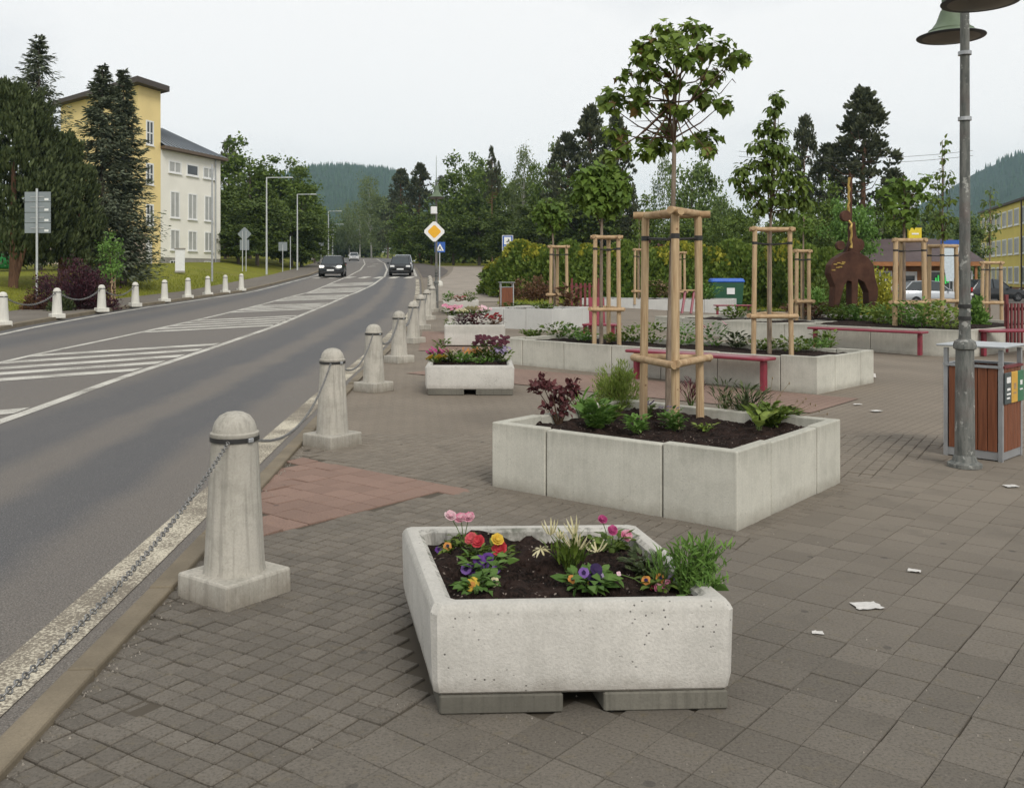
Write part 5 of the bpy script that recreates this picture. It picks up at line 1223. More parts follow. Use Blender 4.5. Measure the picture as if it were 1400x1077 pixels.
def mk_bushy(seed, h, w, lf='lf_yew', n_cl=520, per=70, leaf=.21, lo=.10, power=.5, bark='bark_pine'):
    """dense conifer of many clumps of upturned sprays, uneven outline"""
    r = np.random.default_rng(seed); f = r.random(n_cl) ** .95; th = r.uniform(0, 2 * math.pi, n_cl); lump = 1 + .10 * np.sin(3 * th + 9 * f) + r.normal(0, .10, n_cl)
    R_ = w / 2 * np.clip(1 - f ** 1.7, .03, 1) ** power; rr = R_ * lump * (1 - .30 * r.random(n_cl) ** 2); C = np.stack([rr * np.cos(th), rr * np.sin(th), h * (lo + (1 - lo) * f * .97)], 1)
    cs = np.repeat(w * .055 * r.uniform(.7, 1.5, n_cl), per)[:, None]; n = n_cl * per; s = r.random((n, 1)); out = np.repeat(unit(C * np.array((1, 1, 0)) + 1e-6), per, 0)
    P = np.repeat(C, per, 0) + r.normal(size=(n, 3)) * cs * np.array((.55, .55, .5)) * (1.1 - .8 * s) + np.array((0, 0, 1.9)) * cs * s + out * cs * .5 * s; D = out * .5 + np.array((0, 0, 1.15)) + r.normal(0, .3, (n, 3)); N = out + r.normal(0, .6, (n, 3))
    V, F = cards(P, D, N, leaf * r.uniform(.6, 1.4, n), 'spruce', .12); mb = MB(); r0 = .17
    mb.tube([(0, 0, -.3), (.05, 0, h * .2), (0, 0, h * .7)], [r0 * 1.25, r0, r0 * .4], 9, False); mb.tube([(.1, 0, .2), (.5, .1, h * .22), (.8, .1, h * .5)], [r0 * .7, r0 * .6, r0 * .3], 8, False); return np_mesh("crown", V, F, M[lf]), mb.mesh("trunk", M[bark], 60)
_cache = {}
def plant_tree(name, fn, key, loc, h, w, label, cat="tree", group=None, lf=None, rz=None, base=(10.0, 6.0), trunk=True):
    """one tree as its own object; meshes of a kind are shared and scaled to the tree's size"""
    if key not in _cache: _cache[key] = fn()
    cr, tr = _cache[key]; o = empty(name, loc, random.uniform(0, 6.28) if rz is None else rz, label, cat, group)
    o.scale = (w / base[1], w / base[1], h / base[0])
    c = link("crown", cr, None, o)
    if trunk: link("trunk", tr, None, o)
    if lf: set_mat(c, M[lf])
    return o
KIND = {
    'decid1': lambda: mk_broad(1, 10, 6, None, 105, 85, .80, .34, 'lf_mid', crown_lo=.14),
    'decid2': lambda: mk_broad(2, 10, 6, None, 120, 78, .72, .33, 'lf_mid', crown_lo=.12),
    'decid3': lambda: mk_broad(3, 10, 6, None, 95, 95, .88, .35, 'lf_mid', crown_lo=.18),
    'birch': lambda: mk_broad(4, 10, 6, None, 80, 55, .6, .26, 'lf_birch', 'bark_birch', .18, .11, 'diamond', 1.5),
    'slim': lambda: mk_broad(5, 10, 6, None, 50, 40, .75, .36, 'lf_light', 'bark', .12, .10, 'leaf', .8),
    'pine1': lambda: mk_pine(6, 10, 6, n_cl=230, per=24, lo=.12, leaf=.24, cl=.42, power=.55), 'pine2': lambda: mk_pine(7, 10, 6, n_cl=300, per=24, lo=.06, power=.68, leaf=.22, cl=.38), 'pine3': lambda: mk_pine(8, 10, 6, n_cl=60, per=30, lo=.55, power=.5),
    'spruce1': lambda: mk_spruce(9, 10, 6, levels=40, per=8, cards_n=9, leaf=.42),
}
def bt(px, top, wpx, Y, kind, lf, label, name="tree", dx=0.0, group=None):
    p = at(px, Y); zt = EYE + (CY - top) / FPX * Y; h = max(1.5, zt - p.z); return plant_tree(name, KIND[kind], kind, p, h, wpx * Y / FPX, label, "tree", group, lf)
# --- big conifers on the left

for px, top, wpx, Y, sd, lb in ((53, 44, 178, 60, 20, "tall blue-grey spruce at the upper left, behind the bushy conifer"), (140, 86, 136, 50, 21, "left and taller of the twin spruces in front of the yellow tower"), (169, 92, 118, 51.6, 22, "right and shorter of the twin spruces in front of the yellow tower")):
    p = at(px, Y); h = EYE + (CY - top) / FPX * Y - p.z; w = wpx * Y / FPX
    cr, tr = mk_spruce(sd, h, w, levels=46, per=17, cards_n=24, leaf=.25, lo=.05, power=.76, droop=.40, upturn=.30); o = empty("spruce_tree", p, 0, lb, "tree"); link("crown", cr, None, o); link("trunk", tr, None, o)
for px, top, wpx, Y, sd, py, lb in ((18, 124, 142, 42, 31, 382, "broad bushy conifer with a forked trunk at the left edge of the lawn"), (84, 190, 98, 44.5, 32, 371, "lower bushy conifer behind the grey direction sign")):
    p = at(px, Y); h = EYE + (CY - top) / FPX * Y - p.z; w = wpx * Y / FPX
    cr, tr = mk_bushy(sd, h, w, lo=.13); o = empty("bushy_conifer", p, 0, lb, "tree"); link("crown", cr, None, o); link("trunk", tr, None, o)
p = at(150, 37); r = np.random.default_rng(41); (V, F), C = broad_crown(r, 26, (.32, .32, .95), 1.95, 34, .24, .12, 'leaf', .5); o = empty("sapling", p, 0, "light green sapling before the twin spruces", "tree"); link("crown", np_mesh("crown", V, F, M['lf_bright']), None, o); mb = MB(); mb.tube([(0, 0, -.1), (.03, 0, 1.4), (0, 0, 2.5)], [.03, .022, .008], 6, False); mb.build("trunk", M['twig'], o)
# purple barberry: a shrub of arching twigs
def shrub(name, loc, h, w, d, n_cl, per, leaf, lf, label, seed, shape='leaf', cat="shrub", cl=None, group=None, up=.3, stems=14, rz=0.0, name_c="foliage"):
    r = np.random.default_rng(seed); dd = rnd_unit(r, n_cl); dd[:, 2] = np.abs(dd[:, 2]); lump = 1 + .15 * np.sin(dd[:, :1] * 7 + seed) + .12 * np.sin(dd[:, 1:2] * 9)
    C = dd * (r.random((n_cl, 1)) ** .38) * np.array((w / 2, d / 2, h)) * lump * .9; C[:, 2] = np.maximum(C[:, 2], h * .05); cl = cl or min(w, h) * .16
    P = (C[:, None, :] + r.normal(size=(n_cl, per, 3)) * cl * .6).reshape(-1, 3); P[:, 2] = np.maximum(P[:, 2], .01)
    out = unit(P * np.array((1, 1, .6)) + 1e-6); D = out + rnd_unit(r, len(P)) * .8 + np.array((0, 0, up)); N = rnd_unit(r, len(P)) * .7 + np.array((0, 0, 1.0))
    V, F = cards(P, D, N, leaf * r.uniform(.6, 1.35, len(P)), shape, .2, .1); o = empty(name, loc, rz, label, cat, group); link(name_c, np_mesh(name_c, V, F, M[lf]), None, o)
    if stems:
        mb = MB()
        for c in C[:stems]: mb.tube([(c[0] * .1, c[1] * .1, -.03), (c[0] * .5, c[1] * .5, c[2] * .6), tuple(c)], [min(.012, h * .02), min(.008, h * .012), .002], 4, False)
        mb.build("stems", M['twig'], o)
    return o
p = at(104, 34.5); shrub("barberry_shrub", p, 1.75, 3.3, 1.7, 190, 60, .085, 'lf_barberry', "spreading dark purple shrub across the road, behind the white bollards", 51, up=.6)
p = at(84, 33.2); shrub("conifer_shrub", p, .75, .75, .6, 30, 40, .09, 'lf_yew', "small olive green shrub in front of the purple shrub", 52, 'spray', up=1.0)
p = at(45, 34); shrub("barberry_shrub", p, .5, 1.2, .8, 40, 40, .08, 'lf_rust', "low brownish shrub at the foot of the direction sign", 53)
# --- trees behind: (column, top, width, depth, kind, leaf, label)
BT = [(312, 194, 40, 118, 'pine3', 'lf_pine', "dark pine rising just right of the white wing's roof"), (341, 208, 92, 108, 'decid1', 'lf_mid', "broad green tree right of the white wing"), (384, 221, 84, 112, 'decid2', 'lf_mid', "rounded green tree behind the nearest street lamp"), (308, 250, 66, 100, 'decid3', 'lf_dark', "dark green tree hugging the white wing's corner"),
      (352, 268, 80, 92, 'decid3', 'lf_dark', "dark lower tree behind the diamond sign's back"), (412, 246, 70, 104, 'decid1', 'lf_mid', "green tree behind the second street lamp"), (398, 290, 84, 100, 'decid2', 'lf_dark', "low dark tree between the first two street lamps"), (430, 285, 46, 128, 'decid3', 'lf_dark', "dark tree just left of the third street lamp"), (326, 305, 70, 88, 'decid2', 'lf_dark', "low dense tree behind the two-legged sign"), (270, 300, 50, 105, 'decid3', 'lf_dark', "dark tree peeping past the white wing"),
      (462, 308, 46, 290, 'decid1', 'lf_mid', "distant green tree left of the oncoming white car"), (478, 288, 44, 285, 'birch', 'lf_birch', "distant pale tree below the wooded hill"), (508, 249, 54, 258, 'birch', 'lf_birch', "tall pale green tree above the bend in the road"), (492, 280, 44, 275, 'birch', 'lf_birch', "pale green tree left of the tallest pale one at the bend"), (530, 262, 46, 246, 'decid2', 'lf_birch', "pale green tree right of the tallest pale one at the bend"), (470, 318, 60, 300, 'decid2', 'lf_dark', "dark low tree behind the white oncoming car"), (500, 318, 60, 290, 'decid1', 'lf_dark', "dark low tree behind the bend"),
      (548, 235, 66, 158, 'pine1', 'lf_pine', "dark pine at the left end of the wood, above the black car"), (574, 226, 78, 150, 'pine2', 'lf_pine', "tall dark pine left of the sign-bearing lamp"), (560, 290, 52, 140, 'decid1', 'lf_mid', "green tree at the wood's edge above the black car"), (603, 238, 60, 155, 'spruce1', 'lf_spruce', "dark spruce behind the sign-bearing lamp"), (590, 296, 58, 128, 'decid2', 'lf_dark', "leafy dark tree behind the amber diamond sign"), (633, 230, 72, 136, 'decid1', 'lf_mid', "big green tree right of the amber diamond sign"), (657, 222, 54, 150, 'decid3', 'lf_mid', "green tree left of the bare-trunked pine"), (673, 207, 30, 130, 'pine3', 'lf_pine', "slim pine with a bare reddish trunk and small crown"),
      (620, 300, 56, 120, 'decid3', 'lf_dark', "dark low tree at the edge of the wood by the side road"), (655, 290, 66, 118, 'decid2', 'lf_dark', "dark low tree behind the bright footpath"), (697, 236, 58, 142, 'decid2', 'lf_mid', "green tree right of the bare-trunked pine"), (716, 211, 56, 132, 'birch', 'lf_birch', "tall loose birch in the middle of the wood"), (748, 216, 58, 126, 'decid1', 'lf_mid', "green tree left of the tall dark pines"), (700, 295, 70, 110, 'decid1', 'lf_dark', "dark low tree above the blue information sign"), (742, 280, 72, 104, 'decid3', 'lf_dark', "dark low tree behind the left globe maple"),
      (776, 188, 100, 97, 'pine1', 'lf_pine', "left shoulder pine of the tall dark group"), (808, 150, 125, 95, 'pine2', 'lf_pine', "tallest dark pine left of the nearest maple"), (842, 165, 95, 96, 'pine1', 'lf_pine', "dark pine behind the globe maple, close to the nearest maple's crown"), (800, 250, 110, 92, 'decid2', 'lf_dark', "dark undergrowth tree below the tall pines"), (862, 262, 60, 90, 'pine2', 'lf_pine', "dark low pine right of the globe maple"),
      (906, 226, 40, 108, 'birch', 'lf_mid', "thin loose tree just left of the nearest maple trunk"), (946, 216, 72, 92, 'decid1', 'lf_light', "light green round tree right of the nearest maple trunk"), (985, 262, 54, 96, 'decid2', 'lf_light', "low light green tree left of the pointed tree"), (1012, 288, 60, 78, 'decid3', 'lf_mid', "green tree behind the pointed tree's left side"), (890, 285, 56, 88, 'decid1', 'lf_mid', "low green tree behind the nearest maple stakes"), (945, 300, 74, 84, 'decid3', 'lf_mid', "low broad tree behind the stakes' right post"),
      (1100, 166, 74, 84, 'pine1', 'lf_pine', "dark pine peeking above the pointed tree"), (1180, 126, 182, 76, 'pine2', 'lf_pine', "huge dark pine above the rusty sculpture"), (1134, 203, 110, 80, 'pine1', 'lf_pine', "dark pine left of the huge one"), (1222, 236, 90, 74, 'pine1', 'lf_pine', "low dark pine right of the huge one"), (1120, 268, 80, 62, 'decid1', 'lf_mid', "green tree left of the sculpture's spike"), (1165, 272, 62, 55, 'decid2', 'lf_bright', "bright green bush tree behind the sculpture"), (1090, 292, 70, 58, 'decid3', 'lf_mid', "green tree right of the pointed tree"), (1215, 282, 66, 74, 'decid2', 'lf_mid', "green tree above the kiosk roof"), (1265, 282, 66, 82, 'decid1', 'lf_light', "light green tree right above the kiosk"), (1316, 290, 56, 90, 'decid2', 'lf_light', "light green tree behind the lamp post"), (1040, 300, 66, 70, 'decid2', 'lf_mid', "green tree filling the gap left of the pointed tree's stakes")]
for a_ in BT: bt(*a_, name={'p': 'pine_tree', 's': 'spruce_tree', 'b': 'birch_tree'}.get(a_[4][0], 'broadleaf_tree') if a_[4] != 'slim' else 'young_tree')
# dense wood behind everything, one mass
r = np.random.default_rng(61); parts = []
for i in range(150):
    px = r.uniform(-120, 1180); 
    if 430 < px < 585 : Y = r.uniform(285, 330); hh = r.uniform(7, 12)
    else: Y = r.uniform(128, 190); hh = r.uniform(8, 13)
    if px > 880: hh = r.uniform(3, 6.5)
    x = (px - CX) / FPX * Y; z = H(x, Y); n = 330; d = rnd_unit(r, n); d[:, 2] = np.abs(d[:, 2]); P = np.array((x, Y, z)) + d * (r.random((n, 1)) ** .3) * np.array((3.5, 3.5, hh)); parts.append(cards(P, rnd_unit(r, n), rnd_unit(r, n) + np.array((0, 0, .8)), r.uniform(.5, 1.1, n), 'diamond', .2))
V, F = join(parts); tag(link("woods", np_mesh("woods", V, F, M['lf_dark'])), kind='stuff')
# --- clipped golden thuja hedge
def mk_thuja(seed):
    r = np.random.default_rng(seed); h, w = 2.6, 1.7; n = 4200; f = r.random(n); th = r.uniform(0, 6.283, n); lump = 1 + .12 * np.sin(4 * th + 8 * f + seed) + .1 * np.sin(9 * th - 13 * f)
    rr = w / 2 * (1 - f ** 2.6) ** .5 * lump * (1 - .35 * r.random(n) ** 2); P = np.stack([rr * np.cos(th), rr * np.sin(th), h * f * 1.0 + .03], 1); out = np.stack([np.cos(th), np.sin(th), 0 * th], 1)
    D = out * .5 + np.array((0, 0, 1)) + r.normal(0, .35, (n, 3)); N = out + r.normal(0, .6, (n, 3)); V, F = cards(P, D, N, .17 * r.uniform(.6, 1.4, n), 'spray', .12); g = mkm = np_mesh("foliage", V, F, M['lf_thuja'])
    n = 900; f = .70 + .32 * r.random(n) ** .6; th = r.uniform(0, 6.283, n); rr = w / 2 * np.clip(1 - (f * .98) ** 2.6, 0, 1) ** .5 * 1.06; keep = (np.sin(3 * th + seed) + r.normal(0, .5, n)  ) > .0
    P = np.stack([rr * np.cos(th), rr * np.sin(th), h * f + .03], 1)[keep]; out = np.stack([np.cos(th), np.sin(th), 0 * th], 1)[keep]; n = len(P)
    V, F = cards(P, out * .5 + np.array((0, 0, 1)) + r.normal(0, .35, (n, 3)), out + r.normal(0, .6, (n, 3)), .17 * r.uniform(.6, 1.3, n), 'spray', .12); mb = MB(); mb.tube([(0, 0, -.1), (0, 0, 1.6)], [.06, .03], 6, False); return g, np_mesh("golden_foliage", V, F, M['lf_gold']), mb.mesh("trunk", M['bark'])
TH = [mk_thuja(s) for s in (71, 72, 73)]
hedge = [(683, 48, 1.15, "golden"), (694, 45.5, 1.05, "golden"), (711, 45, 1.2, "golden"), (733, 44.6, 1.15, "golden"), (756, 44.3, 1.15, "green"), (779, 44, 1.1, "green"), (803, 44, 1.2, "golden"), (828, 44, 1.25, "golden"), (853, 44, 1.15, "green"), (878, 44, 1.15, "green"), (902, 44.4, 1.1, "golden"), (927, 44.6, 1.2, "golden"), (951, 44.8, 1.3, "golden"), (976, 45, 1.35, "golden"), (1001, 45, 1.35, "green"), (1026, 45, 1.2, "green"), (1052, 45, 1.15, "golden"), (1078, 44, 1.15, "golden"), (1104, 42, 1.0, "green"), (1132, 40, 1.0, "green")]
hw_ = ["leftmost thuja, at the footpath corner of the hedge", "second thuja from the footpath, just left of the information sign's pole", "thuja below the right half of the blue information sign", "thuja between the information sign and the left globe maple", "thuja left of the left globe maple's stakes", "thuja right of the left globe maple's stakes", "thuja just left of the globe maple's stakes in the long planter", "thuja framed by the stakes of the globe maple in the long planter", "thuja right of the globe maple's stakes", "thuja behind the thin left stake frame", "thuja left of the nearest maple's stakes", "thuja behind the nearest maple's trunk", "thuja behind the right post of the nearest maple's stakes", "thuja left of the green container", "thuja directly behind the green container", "thuja left of the pointed tree's stakes", "thuja framed by the pointed tree's stakes", "thuja right of the pointed tree's stakes", "thuja behind the stake frame left of the sculpture", "last thuja, just left of the rusty sculpture"]
for i, (px, Y, s, kd) in enumerate(hedge):
    p = at(px, Y); fo, ng, tk = TH[i % 3]; o = empty("thuja_shrub", p, random.uniform(0, 6), ("golden-tipped " if kd == "golden" else "green ") + hw_[i], "hedge shrub", "thujas of the hedge"); top = {683: 360, 694: 352}.get(px, 338 + 6 * math.sin(i * 2.1)); hz = (EYE + (CY - top) / FPX * Y - p.z) / 2.62; o.scale = (s, s, hz)
    link("foliage", fo, None, o); link("trunk", tk, None, o)
    if kd == "golden": link("golden_foliage", ng, None, o)
p = at(728, 41.6); shrub("rusty_shrub", p, .95, 2.3, 1.0, 70, 45, .10, 'lf_rust', "low reddish-brown shrub at the foot of the hedge", 81)
p = at(906, 54); shrub("purple_shrub", p, 3.4, 3.0, 2.2, 60, 50, .22, 'lf_burgundy', "tall dark red shrub behind the nearest maple's stakes", 82)
for i, (px, Y, h, w, lf, lb) in enumerate(((1165, 31, 1.6, 1.4, 'lf_gold', "yellow-green shrub framed by the sculpture's legs"), (1205, 31.5, 1.7, 1.5, 'lf_gold', "yellow-green shrub right of the sculpture's legs"), (1108, 27, 1.05, 1.0, 'lf_bright', "fresh green bush left of the sculpture, by the thin stakes"), (1332, 21.8, .95, .62, 'lf_bright', "light green round bush just right of the lamp post"), (1140, 30, 1.8, 1.6, 'lf_dark', "dark green shrub behind the sculpture's left leg"))):
    p = at(px, Y); z = .3 if Y < 30 else p.z; shrub("garden_shrub", (p.x, p.y, z), h, w, w * .8, 46, 45, .09 if Y < 30 else .12, lf, lb, 90 + i)
# --- young trees in the planters
def leafy_cluster_tree(name, label, root_loc, z_soil, trunk_pts, r0, clusters, leaf, lf, shape, per, seed, limb_from, twigs=(), bark='bark_young', sub=.7):
    """young tree: trunk, a limb to every leaf cluster, leaves hanging round the cluster"""
    r = np.random.default_rng(seed); o = empty(name, root_loc, 0, label, "tree"); b = Vector(root_loc); mb = MB(); tp = [Vector(p) - b for p in trunk_pts]
    n = len(tp); mb.tube(tp, [r0 * (1 - .75 * i / (n - 1)) for i in range(n)], 10, False); Ps = []; Ds = []; Ns = []; bc = MB()
    for (c, rad) in clusters:
        c = Vector(c) - b; f_ = min(.97, max(0.02, r.uniform(*limb_from))); z_ = f_ * (n - 1); i = int(z_); s = tp[i].lerp(tp[min(i + 1, n - 1)], z_ - i)
        if s.z > c.z - .02: s = tp[-2] if tp[-2].z < c.z else tp[max(0, n - 3)]
        m = s.lerp(c, .55) + Vector((0, 0, -.06 * (c - s).length)); bc.tube([s, m, c], [r0 * .30, r0 * .2, r0 * .09], 6, False)
        k_ = max(4, int(per * (rad / .12) ** 1.3)); d = rnd_unit(r, k_); P = np.array(c) + d * np.array((rad, rad, rad * sub)) * r.uniform(.15, 1.0, (k_, 1)); out = unit(d + np.array((0, 0, -.25)))
        Ps.append(P); Ds.append(out + np.array((0, 0, -.75)) + r.normal(0, .3, (k_, 3))); Ns.append(out * .8 + np.array((0, 0, .9)) + r.normal(0, .35, (k_, 3)))
        for q in P[:: 3]: bc.tube([c, tuple(q)], [r0 * .07, r0 * .035], 3, False)
    for a, c in twigs: bc.tube([Vector(a) - b, Vector(c) - b], [r0 * .16, r0 * .06], 5, False)
    P = np.concatenate(Ps); V, F = cards(P, np.concatenate(Ds), np.concatenate(Ns), leaf * r.uniform(.45, 1.3, len(P)), shape, .18, .2)
    link("crown", np_mesh("crown", V, F, M[lf]), None, o); mb.build("trunk", M[bark], o, smooth=60); bc.build("branches", M['twig'], o, smooth=60); return o
CL = [(640, 160, 80), (800, 150, 85), (720, 200, 70), (520, 240, 70), (500, 320, 55), (600, 250, 80), (840, 260, 95), (930, 250, 85), (1040, 300, 62), (990, 330, 60), (410, 415, 45), (520, 400, 55), (600, 380, 70), (880, 400, 80), (355, 510, 85), (330, 575, 60), (480, 490, 55), (505, 570, 60), (850, 520, 75), (950, 565, 62), (810, 480, 55), (730, 590, 50), (360, 725, 85), (330, 840, 45), (405, 800, 60), (560, 765, 85), (520, 830, 55), (620, 800, 60), (655, 685, 50), (740, 770, 45), (860, 750, 75), (860, 815, 50), (645, 575, 45), (700, 445, 50), (730, 310, 65), (650, 480, 45), (545, 300, 50), (680, 270, 60), (780, 330, 60), (460, 560, 55)]
r = np.random.default_rng(5); cl_ = []
for cx, cy_, rd in CL:
    y = 7.9 + r.uniform(-.42, .42) * (1 - abs(cx - 690) / 700); cl_.append((W(750 + cx / 3.989, cy_ / 3.989, y), rd / 3.989 * y / FPX * .95))
tz = lambda px, py, y=7.9: W(px, py, y)
leafy_cluster_tree("maple_tree", "nearest young maple with large leaves in the square planter, taller than all stakes", (T1.x, T1.y, Z2), Z2, [(T1.x - .03, T1.y, Z2 - .05), tz(914, 500), tz(918, 380), tz(921, 250), tz(922, 190), tz(921, 140), tz(926, 90), tz(928, 45)], .029, cl_, .078, 'lf_maple', 'maple', 50, 101, (.54, .86),
                   twigs=[(tz(985, 128), tz(1001, 108)), (tz(1001, 108), tz(1006, 114)), (tz(893, 70), tz(891, 45)), (tz(925, 180), tz(985, 128)), (tz(915, 165), tz(868, 166)), (tz(915, 180), tz(862, 172))])
def auto_tree(name, label, px, Y, zs, tr_top, trunk_r, crown, leaf, lf, shape, per, seed, lean=0):
    """crown: list of (px, py, radius px)"""
    r = np.random.default_rng(seed); b = at(px, Y); b.z = zs; cl = [(W(a, c, Y + r.uniform(-.6, .6) * q * Y / FPX * 1.6), q * Y / FPX) for a, c, q in crown]; cr = np.array([(a, c) for a, c, q in crown]); yb = cr[:, 1].max(); yt = cr[:, 1].min(); xm = cr[:, 0].mean()
    pb = CY + (EYE - zs) / Y * FPX
    pts = [(b.x, b.y, zs - .05), W(px, (pb + yb) / 2, Y), W((px + xm) / 2, yb, Y), W(xm, (yb + yt) / 2, Y), W(xm + lean, yt, Y)]
    return leafy_cluster_tree(name, label, b, zs, pts, trunk_r, cl, leaf, lf, shape, per, seed, (.42, .85))
def globe(cx, cy, rx, ry, n, q, seed, lean=0.0):
    r = np.random.default_rng(seed); out = []
    for i in range(n):
        th = i * 2.39996; rr = math.sqrt((i + .5) / n) * .86; out.append((cx + rx * rr * math.cos(th) + lean * rr * math.sin(th) * -1, cy + ry * rr * math.sin(th), q * r.uniform(.8, 1.25)))
    return out
auto_tree("globe_maple", "globe-shaped maple at the left end of the long planter", 822, 16.5, pl3['soil_z'], 222, .036, globe(824, 258, 40, 36, 34, 13, 1), .125, 'lf_globe', 'maple', 34, 111)
auto_tree("globe_maple", "smaller dull green globe maple in the small pale planter", 758, 27.8, pl4['soil_z'], 270, .04, globe(752, 295, 23, 25, 22, 9, 2), .14, 'lf_globe', 'maple', 24, 112)
r = np.random.default_rng(8); CP = [(1062, 132, 10), (1058, 150, 11), (1066, 140, 8), (1050, 170, 13), (1060, 178, 13), (1040, 178, 10), (1046, 195, 16), (1064, 200, 17), (1032, 200, 11), (1076, 215, 17), (1055, 222, 18), (1034, 222, 16), (1015, 232, 13), (1008, 246, 12), (1050, 245, 20), (1074, 240, 19), (1092, 245, 15), (1030, 255, 18), (1060, 268, 20), (1085, 268, 19), (1100, 275, 14), (1040, 280, 16), (1072, 290, 16), (1018, 262, 12), (1054, 205, 14), (1068, 180, 11), (1098, 256, 12)]
auto_tree("pointed_tree", "leaning pointed green tree at the right of the long planter", 1052, 14.5, pl3['soil_z'], 125, .034, CP, .105, 'lf_mid', 'leaf', 52, 113, 6)
auto_tree("globe_maple", "globe maple above the stout stakes right of the sculpture", 1236, 21.5, pl5['soil_z'], 243, .045, [(1222, 252, 12), (1240, 250, 11), (1205, 258, 9), (1255, 252, 9), (1265, 243, 7), (1230, 268, 14), (1250, 268, 12), (1210, 272, 11), (1262, 266, 9), (1222, 285, 12), (1244, 286, 12), (1235, 300, 11), (1215, 300, 8), (1252, 303, 8)], .15, 'lf_globe', 'maple', 20, 114)
auto_tree("slim_tree", "slim upright young tree just left of the lamp post", 1289, 22.4, pl5['soil_z'], 186, .035, [(1292, 192, 5), (1291, 205, 5), (1289, 218, 5), (1281, 238, 8), (1292, 236, 9), (1300, 245, 8), (1275, 252, 8), (1290, 255, 11), (1285, 275, 12), (1300, 272, 10), (1272, 280, 10), (1290, 295, 13), (1278, 308, 12), (1300, 300, 10), (1290, 318, 10)], .12, 'lf_mid', 'leaf', 20, 115)
auto_tree("slim_tree", "slender light green young tree right of the lamp post, before the yellow block", 1353, 30.2, H(15.2, 30), 256, .035, [(1354, 263, 8), (1349, 276, 9), (1360, 275, 9), (1352, 290, 11), (1343, 295, 8), (1364, 292, 8), (1354, 308, 11), (1344, 312, 8), (1362, 312, 8), (1352, 325, 8), (1356, 338, 7)], .12, 'lf_light', 'leaf', 14, 116)
auto_tree("young_tree", "small young tree between the thin stakes by the hedge", 874, 38.3, pl7['soil_z'], 300, .03, [(873, 300, 9), (868, 312, 8), (880, 312, 8), (874, 322, 8)], .16, 'lf_mid', 'leaf', 12, 117)
auto_tree("young_tree", "small round tree behind the thin stakes left of the sculpture", 1098, 24.4, .3, 285, .03, [(1095, 295, 10), (1105, 300, 10), (1086, 302, 9), (1098, 312, 10), (1110, 315, 7)], .13, 'lf_globe', 'maple', 16, 118)
# --- plants in the beds
def herb(name, loc, h, w, n, leaf, lf, label, seed, shape='leaf', cat="plant", spread=1.0, upright=.6, group=None, flowers=None, stems=True, parent_name="foliage"):
    """clump of leaves growing from the soil on short stems"""
    r = np.random.default_rng(seed); o = empty(name, loc, r.uniform(0, 6), label, cat, group); th = r.uniform(0, 6.283, n); rr = w / 2 * r.random(n) ** .6; f = r.random(n)
    P = np.stack([rr * np.cos(th) * (.35 + .65 * f), rr * np.sin(th) * (.35 + .65 * f), h * f * (1 - .35 * (rr / (w / 2)) ** 2) + .003], 1); out = np.stack([np.cos(th), np.sin(th), 0 * th], 1)
    D = out * spread + np.array((0, 0, upright)) + r.normal(0, .3, (n, 3)); N = np.array((0, 0, 1.0)) + out * -.3 + r.normal(0, .35, (n, 3)); V, F = cards(P, D, N, leaf * r.uniform(.6, 1.25, n), shape, .25, .25)
    link(parent_name, np_mesh(parent_name, V, F, M[lf]), None, o)
    if stems:
        mb = MB()
        for q in P[:: max(1, n // 16)]: mb.tube([(q[0] * .15, q[1] * .15, -.02), (q[0] * .6, q[1] * .6, q[2] * .6), tuple(q)], [.0028, .0022, .0015], 4, False)
        mb.build("stems", M['stem'], o)
    return o
def petals(cx, nrm, n, length, width, cup=.3, seed=0, rings=1, ruffle=.0):
    """flat-bottomed flower of n petals round centre cx facing nrm"""
    r = np.random.default_rng(seed); nrm = Vector(nrm).normalized(); a = nrm.orthogonal().normalized(); b = nrm.cross(a); V = []; F = []
    for ring in range(rings):
        s = 1 - .27 * ring
        for i in range(n):
            th = 2 * math.pi * (i + .5 * ring) / n + r.normal(0, .1); d = a * math.cos(th) + b * math.sin(th); t_ = nrm.cross(d); L = length * s * r.uniform(.9, 1.1); w_ = width * s; k0 = len(V); up = cup * (1 + ring * .8)
            for u, v in ((0, -.12), (.45, -.5), (.85, -.42), (1.0, 0), (.85, .42), (.45, .5), (0, .12)):
                V.append(Vector(cx) + d * (L * u) + t_ * (w_ * v) + nrm * (L * (up * u * u) + .001 + .004 * ring + r.normal(0, ruffle * L)))
            F.append(tuple(range(k0, k0 + 7)))
    return V, F
def fm(name, c, c2=None, center=None):
    t = NT(name); col = t.mix(t.geo.outputs['Random Per Island'], c, c2 or k(c, .7)); t.fin(col, .6, .2); tr = t.n("ShaderNodeBsdfTranslucent"); t.l(col, tr.inputs[0]); ms = t.n("ShaderNodeMixShader"); ms.inputs[0].default_value = .25; t.l(t.p.outputs[0], ms.inputs[1]); t.l(tr.outputs[0], ms.inputs[2]); t.l(ms.outputs[0], t.out.inputs[0]); return t.m
